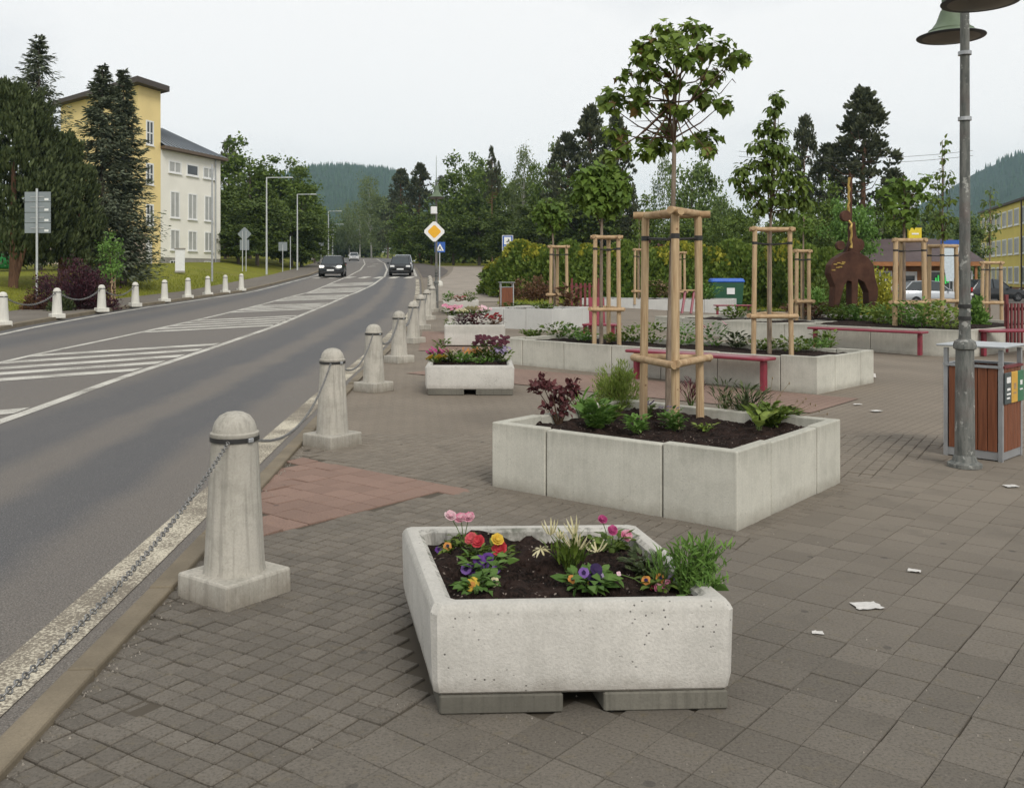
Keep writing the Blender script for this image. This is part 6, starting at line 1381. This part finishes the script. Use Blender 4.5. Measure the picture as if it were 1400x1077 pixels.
for n_, c1, c2 in (('pink', (0.620, 0.178, 0.292), (0.708, 0.412, 0.478)), ('palepink', (0.670, 0.375, 0.440), (0.737, 0.573, 0.589)), ('magenta', (0.369, 0.049, 0.164), (0.512, 0.102, 0.250)), ('red', (0.475, 0.037, 0.057), (0.606, 0.073, 0.082)), ('coral', (0.539, 0.080, 0.105), (0.630, 0.154, 0.146)), ('yellow', (0.664, 0.426, 0.057), (0.712, 0.515, 0.080)), ('cream', (0.566, 0.509, 0.279), (0.644, 0.594, 0.398)),
                   ('purple', (0.067, 0.020, 0.149), (0.133, 0.047, 0.248)), ('violet', (0.153, 0.067, 0.301), (0.237, 0.139, 0.376)), ('darkviolet', (0.016, 0.010, 0.044), (0.038, 0.016, 0.079)), ('maroon', (0.062, 0.014, 0.025), (0.115, 0.033, 0.045)), ('white', (0.675, 0.675, 0.642), (0.732, 0.732, 0.699)), ('orange', (0.525, 0.197, 0.049), (0.616, 0.305, 0.075)), ('lilac', (0.283, 0.217, 0.365), (0.395, 0.329, 0.460))): M['f_' + n_] = fm(n_ + "_petal", c1, c2)
def blossom(parent, c, nrm, mat_, n=5, L=.022, w=.024, cup=.15, rings=1, seed=0, eye=None, ruffle=.03, stem=None):
    L *= 1.12; w *= 1.12
    V, F = petals(c, nrm, n, L, w, cup, seed, rings, ruffle); mb = MB(); mb.add(V, F); b = mb.build("blossom", M[mat_], parent)
    if eye: e = MB(); nn = Vector(nrm).normalized(); V, F = petals(Vector(c) + nn * .003, nrm, 6, L * eye[1], L * eye[1] * .9, .05, seed); e.add(V, F); e.build("eye", M[eye[0]], b)
    if stem is not None: MB().tube([Vector(stem), (Vector(stem) + Vector(c)) / 2 + Vector((0, 0, .01)), Vector(c)], [.0022, .002, .0018], 5, False).build("flower_stem", M['stem'], parent)
    return b
ZT = tub1['soil_z']
def on_soil(px, py, z=None):               # point of the flower bed seen at a photo pixel
    z = ZT if z is None else z; y = (EYE - z) * FPX / (py - CY); return Vector(((px - CX) / FPX * y, y, z))
def up_at(base, px, py):                   # offset from base to the point above it (same depth) seen at a pixel
    return W(px, py, base.y) - base
TOC = Vector((0, -.75, .65))
# crumbs of soil and perlite lying on the bed
_r = np.random.default_rng(77); Vv = []; Ff = []; _c = [Vector((p.x, p.y)) for p in TUB]; _m = sum(_c, Vector((0, 0))) / 4
for i in range(420):
    u, v = _r.uniform(.1, .9, 2); p = (_c[0] * (1 - u) + _c[1] * u) * (1 - v) + (_c[3] * (1 - u) + _c[2] * u) * v; s_ = _r.uniform(.003, .010); b0 = len(Vv)
    for k_ in range(5): th = k_ * 1.2566 + _r.uniform(0, .5); Vv.append((p.x + s_ * math.cos(th), p.y + s_ * math.sin(th), ZT - .006))
    Vv.append((p.x, p.y, ZT + s_ * _r.uniform(.8, 1.6))); Ff += [(b0 + k_, b0 + (k_ + 1) % 5, b0 + 5) for k_ in range(5)]
_o = link("soil", np_mesh("soil", Vv, Ff, M['soil'])); tub1_inv = Matrix.Translation(-tub1.location); _o.data.transform(tub1_inv); _o.parent = tub1; _o['kind'] = 'stuff'
# pelargonium with two pale pink heads
b = on_soil(634, 752); o = herb("pelargonium", b, .07, .16, 26, .045, 'lf_mid', "pelargonium with three pale pink heads on stalks at the back left of the tub", 201, shape='maple', upright=.3)
o.rotation_euler.z = 0
for i, (px, py) in enumerate(((616, 706), (630, 709), (641, 708))):
    c = up_at(b, px, py); blossom(o, c, (random.uniform(-.3, .3), -.6, .8), 'f_palepink' if i == 0 else 'f_pink', 6, .026, .026, .35, 3, 10 + i, ruffle=.06, stem=(0, 0, .03))
    blossom(o, c + Vector((.006, -.004, .004)), (0, -.7, .7), 'f_palepink', 5, .016, .018, .5, 2, 40 + i, ruffle=.06)
def simple_flower(name, base_px, heads, label, lf='lf_hosta', leafn=20, lw=.13, lh=.06, ll=.045, shape='leaf', **kw):
    leafn = int(leafn * 1.7); lw *= 1.1; lh *= .95; ll *= 1.12
    b = on_soil(*base_px); o = herb(name, b, lh, lw, leafn, ll, lf, label, hash(label) % 1000, shape=shape, upright=.35); o.rotation_euler.z = 0
    for i, (px, py, mat_, opt) in enumerate(heads):
        c = up_at(b, px, py); c.y += random.uniform(-.02, .01); d = dict(n=5, L=.022, w=.025, cup=.12, rings=1, seed=i, stem=(c.x * .3, c.y * .3, .01)); d.update(opt); blossom(o, c, TOC + Vector((random.uniform(-.35, .35), 0, random.uniform(-.2, .3))), mat_, **d)
    return o
rn = dict(n=7, L=.028, w=.026, cup=.3, rings=3, ruffle=.05)
simple_flower("ranunculus", (652, 762), [(645, 737, 'f_coral', rn), (655, 739, 'f_red', rn)], "plant with two red flower heads in the back left of the tub", 'lf_mid', 16, .12)
simple_flower("ranunculus", (684, 768), [(680, 737, 'f_yellow', rn), (684, 749, 'f_red', dict(rn, L=.032))], "plant with one yellow and one red flower head", 'lf_mid', 16, .13)
pv = dict(n=5, L=.023, w=.029, cup=.05, eye=('f_darkviolet', .45)); py_ = dict(n=5, L=.024, w=.028, cup=.05, eye=('f_orange', .4))
simple_flower("pansy", (661, 783), [(655, 766, 'f_purple', pv), (667, 763, 'f_purple', pv), (638, 776, 'f_violet', pv), (650, 777, 'f_purple', pv), (678, 777, 'f_violet', dict(pv, L=.017)), (661, 770, 'f_violet', pv), (648, 783, 'f_purple', pv)], "purple pansy in full bloom at the left of the tub", 'lf_hosta', 34, .20, .07, .05)
simple_flower("pansy", (652, 809), [(646, 799, 'f_yellow', dict(py_, L=.028, w=.03)), (676, 795, 'f_cream', dict(pv, L=.016)), (656, 806, 'f_purple', dict(pv, L=.012))], "pansy with one yellow flower at the front left of the tub", 'lf_hosta', 40, .20, .06, .05)
simple_flower("pansy", (615, 754), [(612, 746, 'f_orange', dict(pv, L=.016)), (600, 750, 'f_purple', dict(pv, L=.012))], "small pansy with an ochre flower in the back left corner of the tub", 'lf_mid', 12, .09, .035, .035)
simple_flower("pansy", (806, 806), [(812, 799, 'f_yellow', dict(py_, eye=('f_orange', .5), L=.024)), (812, 790, 'f_darkviolet', dict(pv, L=.030)), (815, 777, 'f_darkviolet', dict(pv, L=.024)), (798, 781, 'f_violet', dict(pv, L=.020)), (820, 788, 'f_lilac', dict(pv, L=.016)), (782, 790, 'f_orange', dict(pv, L=.014))], "dark violet and yellow pansy at the front middle of the tub", 'lf_hosta', 46, .22, .07, .055)
# felicia-like clump with half closed cream heads
b = on_soil(779, 778); o = herb("daisy_plant", b, .12, .20, 150, .06, 'lf_mid', "green daisy plant with half-closed cream flowers in the middle of the tub", 221, shape='narrow', upright=1.6, spread=.55); o.rotation_euler.z = 0
for i, (px, py, cup, L_) in enumerate(((753, 728, 1.8, .032), (785, 727, 1.8, .034), (784, 746, 1.6, .036), (792, 747, 1.5, .036), (739, 746, -.3, .040), (816, 750, .7, .044), (765, 733, 1.4, .022))):
    c = up_at(b, px, py + 4); blossom(o, c, (random.uniform(-.3, .3), -.25, 1), 'f_cream', 9, L_, .008, cup, 1, i, ruffle=.05, stem=(c.x * .3, c.y * .3, .03))
car_ = dict(n=8, L=.026, w=.024, cup=.3, rings=3, ruffle=.07)
simple_flower("carnation", (838, 752), [(856, 733, 'f_pink', car_), (838, 726, 'f_magenta', dict(car_, L=.022)), (823, 710, 'f_magenta', dict(car_, L=.02)), (831, 738, 'f_white', dict(n=4, L=.008, w=.006))], "carnation with pink and magenta heads at the back right of the tub", 'lf_mid', 34, .19, .08, .05)
simple_flower("pelargonium", (904, 806), [(900, 803, 'f_pink', dict(car_, L=.022)), (908, 803, 'f_palepink', dict(car_, L=.02)), (894, 806, 'f_coral', dict(car_, L=.018)), (912, 797, 'f_pink', dict(car_, L=.017)), (883, 792, 'f_orange', dict(pv, L=.016)), (903, 791, 'f_orange', dict(pv, L=.018)), (845, 782, 'f_palepink', dict(n=4, L=.01, w=.01))], "low plant with a coral-pink flower head at the front right of the tub", 'lf_mid', 24, .16, .05, .04)
b = on_soil(884, 784); herb("sedum", b, .075, .26, 110, .045, 'lf_yew', "dull olive leafy plant near the right rim of the tub", 231, upright=.5)
simple_flower("pansy", (918, 800), [(929, 790, 'f_darkviolet', pv), (918, 793, 'f_lilac', dict(pv, L=.016)), (918, 806, 'f_violet', dict(pv, L=.018)), (958, 800, 'f_darkviolet', pv)], "dark violet pansy below the bushy green plant", 'lf_dark', 22, .15, .05, .045)
b = Vector((.60, 3.80, ZT)); o = herb("snapdragon", b, .14, .14, 60, .05, 'lf_bright', "slender green plant with small white flowers left of the bushy plant", 232, shape='narrow', upright=1.8, spread=.5); o.rotation_euler.z = 0
for i, (px, py) in enumerate(((916, 764), (922, 766), (935, 774), (944, 783), (938, 778), (919, 772))): c = up_at(b, px, py); blossom(o, c, TOC, 'f_white', 5, .014, .012, .4, 1, i)
# bushy plant: many leafy shoots
b = Vector((.665, 3.72, ZT)); r = np.random.default_rng(233); o = empty("cosmos_plant", b, 0, "bushy bright green plant overhanging the right rim of the tub", "plant"); Ps = []; Ds = []; Ns = []; mb = MB()
for i in range(44):
    px, py = r.normal(968, 17), r.uniform(733, 800)
    if i < 5: px, py = r.normal(922, 5), r.uniform(738, 765)
    c = W(px, py, b.y + r.normal(0, .035)) - b; c.x = float(np.clip(c.x, -.13, .22)); n = 26; s = r.random(n) ** .7; P = np.outer(s, np.array(c)) * np.array((1, 1, 1)) + r.normal(0, .006, (n, 3)); Ps.append(P); Ds.append(rnd_unit(r, n) * .8 + np.array((0, 0, .9))); Ns.append(rnd_unit(r, n) + np.array((0, -.5, .5))); mb.tube([(c.x * .05, c.y * .05, -.01), (c.x * .5, c.y * .5, c.z * .52), tuple(c)], [.003, .0022, .0012], 4, False)
P = np.concatenate(Ps); V, F = cards(P, np.concatenate(Ds), np.concatenate(Ns), .042 * r.uniform(.6, 1.25, len(P)), 'narrow', .2, .2); link("foliage", np_mesh("foliage", V, F, M['lf_bright']), None, o); mb.build("stems", M['stem'], o)
b = Vector((.70, 3.64, ZT)); herb("dandelion", b, .05, .16, 9, .11, 'lf_hosta', "broad-leaved weed in the front right corner of the tub", 234, upright=.25)
# --- bed of the square planter
def bed(px, py, z): return on_soil(px, py, z)
def herb2(px, py, h, w, n, leaf, lf, label, seed, name="bedding_plant", z=Z2, **kw): return herb(name, bed(px, py, z), h, w, n, leaf, lf, label, seed, **kw)
b = bed(764, 577, Z2); r = np.random.default_rng(301); o = empty("burgundy_shrub", b, 0, "leggy burgundy-leaved shrub at the left corner of the square planter", "shrub"); Ps = []; mb = MB()
for i, (px, py, q) in enumerate(((741, 524, .11), (733, 530, .07), (752, 528, .07), (782, 527, .08), (777, 540, .09), (768, 548, .08), (757, 548, .05), (748, 557, .05), (772, 560, .08), (765, 535, .05), (788, 535, .05))):
    c = np.array(W(px, py, b.y + r.normal(0, .06)) - b); n = int(520 * q); P = c + rnd_unit(r, n) * q * r.uniform(.2, 1, (n, 1)) * np.array((1, 1, .8)); Ps.append(P); mb.tube([(c[0] * .12, c[1] * .1, -.02), (c[0] * .55, c[1] * .5, c[2] * .55), tuple(c)], [.006, .0045, .003], 5, False)
P = np.concatenate(Ps); V, F = cards(P, rnd_unit(r, len(P)) + np.array((0, 0, .3)), rnd_unit(r, len(P)) + np.array((0, 0, .8)), .055 * r.uniform(.6, 1.25, len(P)), 'leaf', .2, .2); link("foliage", np_mesh("foliage", V, F, M['lf_burgundy']), None, o); mb.build("stems", M['twig'], o)
p = bed(846, 556, Z2); shrub("spirea_shrub", p, .40, .44, .40, 95, 60, .036, 'lf_lime', "round lime green shrub at the back of the square planter, left of the stakes", 302, 'narrow', up=1.0, cl=.05, stems=26)
herb2(795, 570, .20, .18, 60, .10, 'lf_bright', "light green tuft beside the burgundy shrub", 303, shape='narrow', upright=1.4)
herb2(818, 586, .20, .26, 130, .095, 'lf_hosta', "broad green clump in the left half of the square planter", 304, shape='leaf', upright=1.0)
herb2(836, 577, .14, .16, 60, .07, 'lf_mid', "small grey-green clump under the lime shrub", 305, upright=1.0)
herb2(870, 592, .13, .20, 120, .055, 'lf_bright', "fresh green low plant in front of the left stake", 306, upright=.8)
o = herb2(921, 588, .16, .24, 150, .055, 'lf_hosta', "green plant with tiny blue flowers at the foot of the front stake", 307, upright=.8); 
for i in range(6): blossom(o, Vector((random.uniform(-.1, .1), random.uniform(-.1, .05), .15 + random.uniform(0, .04))), TOC, 'f_lilac', 5, .012, .012, .2, 1, i)
o = herb2(888, 566, .08, .12, 30, .04, 'lf_mid', "small violet-flowered pansy behind the left stake", 308)
for i in range(5): blossom(o, Vector((random.uniform(-.06, .06), random.uniform(-.06, .02), .08 + random.uniform(0, .03))), TOC, 'f_violet', 5, .018, .022, .1, 1, i)
herb2(990, 562, .28, .28, 120, .07, 'lf_yew', "sparse dark plant right of the stakes", 309, shape='narrow', upright=1.6); herb2(945, 553, .26, .26, 90, .07, 'lf_burgundy', "thin dark stems between the stakes at the back", 310, shape='narrow', upright=1.8)
herb2(1020, 571, .26, .42, 300, .085, 'lf_yew', "olive green tangled clump at the right of the square planter", 311, shape='narrow', upright=1.3)
herb2(1052, 583, .17, .30, 170, .075, 'lf_mid', "low green clump near the right corner of the square planter", 312, shape='leaf', upright=.7); herb2(1037, 588, .14, .12, 8, .15, 'lf_lime', "two broad pale leaves at the right of the square planter", 313, upright=1.2); herb2(1068, 578, .13, .34, 200, .06, 'lf_dark', "dark low cushion in the right corner of the square planter", 314)
herb2(965, 588, .05, .14, 30, .05, 'lf_lime', "tiny yellowish seedling beside the right stake", 315)
def dry(px, py, tips, label, seed):
    b = bed(px, py, Z2); o = empty("dry_stalks", b, 0, label, "plant"); mb = MB(); r = random.Random(seed)
    for (tx, ty) in tips: c = W(tx, ty, b.y + r.uniform(-.06, .06)) - b; mb.tube([(r.uniform(-.03, .03), 0, -.01), (c.x * .45, c.y * .5, c.z * .62), tuple(c)], [.0028, .0022, .0014], 4, False); mb.lathe([(.001, -.012), (.006, 0), (.001, .014)], 5, tuple(c))
    mb.build("stalks", M['lf_dry'], o)
dry(1050, 575, [(1056, 517), (1047, 530), (1079, 524), (1067, 540), (1040, 540), (1075, 560)], "tall thin dry stalks at the back right of the square planter", 1); dry(1075, 578, [(1102, 545), (1098, 550), (1115, 554), (1120, 562), (1131, 566), (1090, 548), (1108, 552), (1126, 572)], "dry arching stalks overhanging the right corner of the square planter", 2); dry(1003, 565, [(1000, 535), (990, 537), (1010, 538), (1020, 545), (995, 545), (983, 548)], "short dry stalks right of the stakes", 3)
# --- beds further back
def row_plants(z, spec, tagline, seed, name="bedding_plant", group=None):
    r = np.random.default_rng(seed)
    for i, (px, py, h, w, n, leaf, lf, lb, fl) in enumerate(spec):
        b = bed(px, py, z); w *= 1.3; h *= 1.15; n = int(n * 1.5); o = herb(name, b, h, w, n, leaf, lf, lb, seed + i, shape='leaf', upright=.8, stems=False)
        if fl:
            mb = MB()
            for j in range(fl[1]): 
                th = r.uniform(0, 6.28); q = r.random() ** .5 * w * .5; V, F = petals((q * math.cos(th), q * math.sin(th), h * r.uniform(.75, 1.15)), (0, -.7, .7), 5, fl[2], fl[2] * 1.15, .1, j); mb.add(V, F)
            mb.build("blossoms", M['f_' + fl[0]], o)
z = tub2['soil_z']
row_plants(z, [(600, 494, 0.14, .26, 60, .07, 'lf_mid', "magenta pansies in the left of the viola box", ('magenta', 26, .035)), (597, 497, 0.08, .22, 40, .06, 'lf_mid', "lemon yellow pansies in the front left of the viola box", ('yellow', 24, .03)), (616, 495, 0.14, .24, 60, .07, 'lf_mid', "cream pansies right of the magenta ones", ('cream', 20, .033)), (604, 486, 0.23, .2, 40, .08, 'lf_mid', "green shoots at the back left of the viola box", None),
               (632, 496, 0.11, .28, 90, .06, 'lf_bright', "green leafy patch in the middle of the viola box", ('orange', 8, .02)), (648, 494, 0.14, .26, 80, .06, 'lf_mid', "small orange violas in the middle of the viola box", ('orange', 34, .024)), (670, 495, 0.28, .42, 170, .07, 'lf_mid', "big clump of dark maroon violas at the right of the viola box", ('maroon', 90, .03)), (686, 496, 0.17, .24, 70, .06, 'lf_mid', "pinkish violas at the right end of the viola box", ('lilac', 18, .03)), (660, 497, 0.07, .4, 80, .05, 'lf_bright', "fresh green fringe along the front of the viola box", None)], '', 400)
z = tub3['soil_z']
row_plants(z, [(632, 449, .25, .3, 60, .09, 'lf_barberry', "grey-violet plant in the middle of the low-filled tub", ('lilac', 10, .03)), (652, 449, .25, .3, 60, .09, 'lf_burgundy', "dark plant right of the grey-violet one in the low-filled tub", ('maroon', 16, .035)), (677, 449, .24, .34, 60, .09, 'lf_rust', "reddish plant at the right of the low-filled tub", ('coral', 14, .04)), (615, 449, .18, .2, 30, .07, 'lf_mid', "thin plant at the left of the low-filled tub", None)], '', 420)
z = tub4['soil_z']
row_plants(z, [(618, 433, .22, .4, 70, .09, 'lf_mid', "bright pink flowers at the left of the fourth tub", ('pink', 26, .05)), (632, 434, .16, .3, 50, .08, 'lf_mid', "white and yellow flowers in the fourth tub", ('cream', 24, .04)), (648, 433, .18, .36, 50, .08, 'lf_mid', "cream flowers in the middle of the fourth tub", ('cream', 40, .045)), (662, 433, .2, .3, 50, .08, 'lf_mid', "pale pink and violet flowers at the right of the fourth tub", ('palepink', 18, .045))], '', 440)
z = tub5['soil_z']
row_plants(z, [(612, 413, .28, .36, 70, .1, 'lf_bright', "light green plant at the left of the farthest tub", None), (628, 413, .16, .4, 50, .09, 'lf_rust', "reddish plants in the middle of the farthest tub", ('coral', 10, .04)), (642, 413, .3, .4, 70, .1, 'lf_mid', "green plant at the right of the farthest tub", None)], '', 460)
z = pl3['soil_z']; r = np.random.default_rng(500); sp_ = []
LB3 = [(728, 461, .10, .4, 'lf_mid', "low plants at the left tip of the long planter"), (762, 462, .26, .55, 'lf_mid', "leafy clump left of the globe maple in the long planter"), (785, 464, .22, .5, 'lf_hosta', "green clump just left of the globe maple's stakes"), (800, 466, .16, .4, 'lf_bright', "bright tuft at the left stake of the globe maple"), (840, 468, .12, .4, 'lf_lime', "yellowish flowers at the right stake of the globe maple"), (862, 468, .24, .6, 'lf_mid', "green clump between globe maple and nearest stakes"), (890, 470, .34, .55, 'lf_mid', "taller leafy clump behind the nearest left post"), (935, 472, .36, .5, 'lf_bright', "light green shoots behind the nearest maple trunk"), (972, 474, .34, .5, 'lf_hosta', "leafy shoots right of the nearest right post, by the pink rose"), (1008, 476, .22, .4, 'lf_yew', "olive tuft left of the pointed tree"), (1045, 479, .14, .5, 'lf_mid', "low flowers at the foot of the pointed tree"), (1085, 482, .20, .6, 'lf_mid', "green clump right of the pointed tree"), (1110, 480, .16, .5, 'lf_hosta', "low green plants near the right end of the long planter"), (1130, 477, .26, .4, 'lf_mid', "dark green tuft at the right end of the long planter")]
row_plants(z, [(px, py, h, w, 90, .085, lf, lb, ('pink', 8, .05) if 'rose' in lb else (('cream', 18, .03) if 'flowers' in lb else None)) for px, py, h, w, lf, lb in LB3], '', 510)
z = pl5['soil_z']
LB5 = [(1090, 432, .3, .8, 'lf_rust', "reddish ground plants at the left of the sculpture planter"), (1112, 436, .4, .8, 'lf_rust', "reddish-brown clump left of the sculpture's foot"), (1150, 438, .35, .9, 'lf_mid', "low green plants at the sculpture's feet"), (1180, 440, .4, .9, 'lf_hosta', "green clump right of the sculpture's feet"), (1208, 443, .42, .9, 'lf_lime', "yellow-green grassy clump left of the stout stakes"), (1236, 446, .5, 1.0, 'lf_bright', "bright green clump between the stout stakes"), (1262, 448, .55, 1.0, 'lf_bright', "bright green clump right of the stout stakes"), (1290, 450, .5, .9, 'lf_lime', "lime green clump just left of the lamp post"), (1135, 432, .3, .7, 'lf_mid', "low plants behind the sculpture's left leg")]
row_plants(z, [(px, py, h, w, 170, .12, lf, lb, None) for px, py, h, w, lf, lb in LB5], '', 540)
z = pl4['soil_z']
row_plants(z, [(700, 421, .12, .8, 60, .12, 'lf_dark', "low dark plants at the left of the small pale planter", None), (745, 423, .14, .7, 60, .12, 'lf_mid', "low plants at the stakes of the small pale planter", None), (778, 422, .55, .7, 70, .2, 'lf_rust', "brownish spiky plant right of the stakes in the small pale planter", None)], '', 560, name="bedding_plant")
z = pl7['soil_z']; row_plants(z, [(835, 404, .5, 1.4, 130, .17, 'lf_bright', "bright green plants behind the globe maple's stakes, in the white planter", None), (862, 405, .4, 1.2, 90, .17, 'lf_mid', "green plants at the thin left stakes, in the white planter", None), (905, 407, .7, 1.3, 110, .2, 'lf_dry', "straw-coloured dry clump behind the nearest maple trunk", None), (965, 411, .6, 1.0, 110, .2, 'lf_bright', "fresh green clump left of the green container", None)], '', 570)
z = .42; row_plants(z, [(1005, 436, .3, .8, 90, .13, 'lf_mid', "green plants in the middle planter", None), (1040, 440, .25, .8, 90, .13, 'lf_yew', "olive plants in the middle planter near the pointed tree", None)], '', 580)
# grass edge along the far lawn and hedge foot
r = np.random.default_rng(600); P = []
for i in range(9000):
    y = r.uniform(18, 70); x = float(kerb_left(y)) - 3.15 - abs(r.normal(0, 2.2)); P.append((x, y, H(x, y) - .10))
for i in range(3500):
    x = r.uniform(-.6, 14); y = r.uniform(39, 44) + x * .12; P.append((x, y, H(x, y) - .02))
P = np.array(P); n = len(P); V, F = cards(P, rnd_unit(r, n) * .5 + np.array((0, 0, 1.0)), rnd_unit(r, n), .16 * r.uniform(.5, 1.3, n), 'narrow', .1, .3); tag(link("grass", np_mesh("grass", V, F, M['lf_grass'])), kind='stuff')

# ================================================================== wooded hills
M['hill'] = plain("wooded_hillside", (.020, .040, .018), .9, .1, 0, .2, .02)
M['lf_hill'] = leafmat("hill_forest", (.016, .036, .016), (.036, .066, .028), .0, .8)
def hill(cx, cy, h, sx, sy, name, n, seed, th=16, x0=-900, x1=900, bump=.06):
    r = np.random.default_rng(seed); ph = r.uniform(0, 6, 6)
    def z(x, y):
        d = np.exp(-.5 * (((x - cx) / sx) ** 2 + ((y - cy) / sy) ** 2)); w = 1 + bump * np.sin(x / 70 + ph[0]) + bump * .6 * np.sin(x / 33 + y / 80 + ph[1]) + bump * .4 * np.sin(x / 17 + ph[2]); return h * d * w - 4
    gx = np.linspace(cx + x0, cx + x1, 70); gy = np.linspace(cy - 700, cy + 500, 40); V = [(x, y, float(z(x, y))) for y in gy for x in gx]; m = len(gx); F = [(j * m + i, j * m + i + 1, (j + 1) * m + i + 1, (j + 1) * m + i) for j in range(len(gy) - 1) for i in range(m - 1)]
    o = link(name, np_mesh(name, V, F, M['hill'], True)); tag(o, kind='structure')
    x = r.uniform(cx + x0, cx + x1, n); y = cy - 650 + 750 * r.random(n) ** .9; zz = z(x, y); ok = zz > 10; x, y, zz = x[ok], y[ok], zz[ok]; n = len(x); hh = th * r.uniform(.6, 1.25, n); rr = hh * r.uniform(.20, .34, n); a = r.uniform(0, 6.28, n)
    base = np.stack([np.stack([x + rr * np.cos(a + k_ * 1.2566), y + rr * np.sin(a + k_ * 1.2566), zz - 3], 1) for k_ in range(5)], 1); tip = np.stack([x, y, zz + hh], 1)[:, None, :]
    V = np.concatenate([base, tip], 1).reshape(-1, 3); b = np.arange(n)[:, None] * 6; F = np.concatenate([np.stack([b[:, 0] + k_, b[:, 0] + (k_ + 1) % 5, b[:, 0] + 5], 1) for k_ in range(5)], 0)
    tag(link("forest", np_mesh("forest", V, F, M['lf_hill'])), kind='stuff')
hill(-299, 1750, 206, 185, 420, "hill", 9000, 1, 10, x0=-620, x1=620, bump=.03)
hill(960, 1500, 222, 260, 420, "hill", 9000, 2, 10, bump=.04)
# overhead wires
for i, (dz, lb) in enumerate(((0, "upper thin overhead wire in front of the huge pine"), (-.35, "lower thin overhead wire in front of the huge pine"))):
    a = W(1010, 207, 66) + Vector((0, 0, dz)); b = W(1330, 206, 66) + Vector((0, 0, dz)); pts = [a.lerp(b, t_ / 12) - Vector((0, 0, .5 * 4 * (t_ / 12) * (1 - t_ / 12))) for t_ in range(13)]; o = MB().tube(pts, .014, 5).build("overhead_wire", M['black']); tag(o, lb, "wire")
# ================================================================== haze
hz = MB(); x0, x1, y0, y1, z0, z1 = -2400, 2400, -120, 2800, -14, 262
hz.add([(x0, y0, z0), (x1, y0, z0), (x1, y1, z0), (x0, y1, z0), (x0, y0, z1), (x1, y0, z1), (x1, y1, z1), (x0, y1, z1)], [(3, 2, 1, 0), (4, 5, 6, 7), (0, 1, 5, 4), (1, 2, 6, 5), (2, 3, 7, 6), (3, 0, 4, 7)])
hm = bpy.data.materials.new("haze_air"); hm.use_nodes = True; hm.node_tree.nodes.clear(); ho = hm.node_tree.nodes.new("ShaderNodeOutputMaterial"); hv = hm.node_tree.nodes.new("ShaderNodeVolumePrincipled")
hv.inputs['Color'].default_value = (.62, .86, 1.0, 1); hv.inputs['Density'].default_value = .00017; hm.node_tree.links.new(hv.outputs[0], ho.inputs['Volume']); tag(hz.build("haze", hm), kind='stuff')
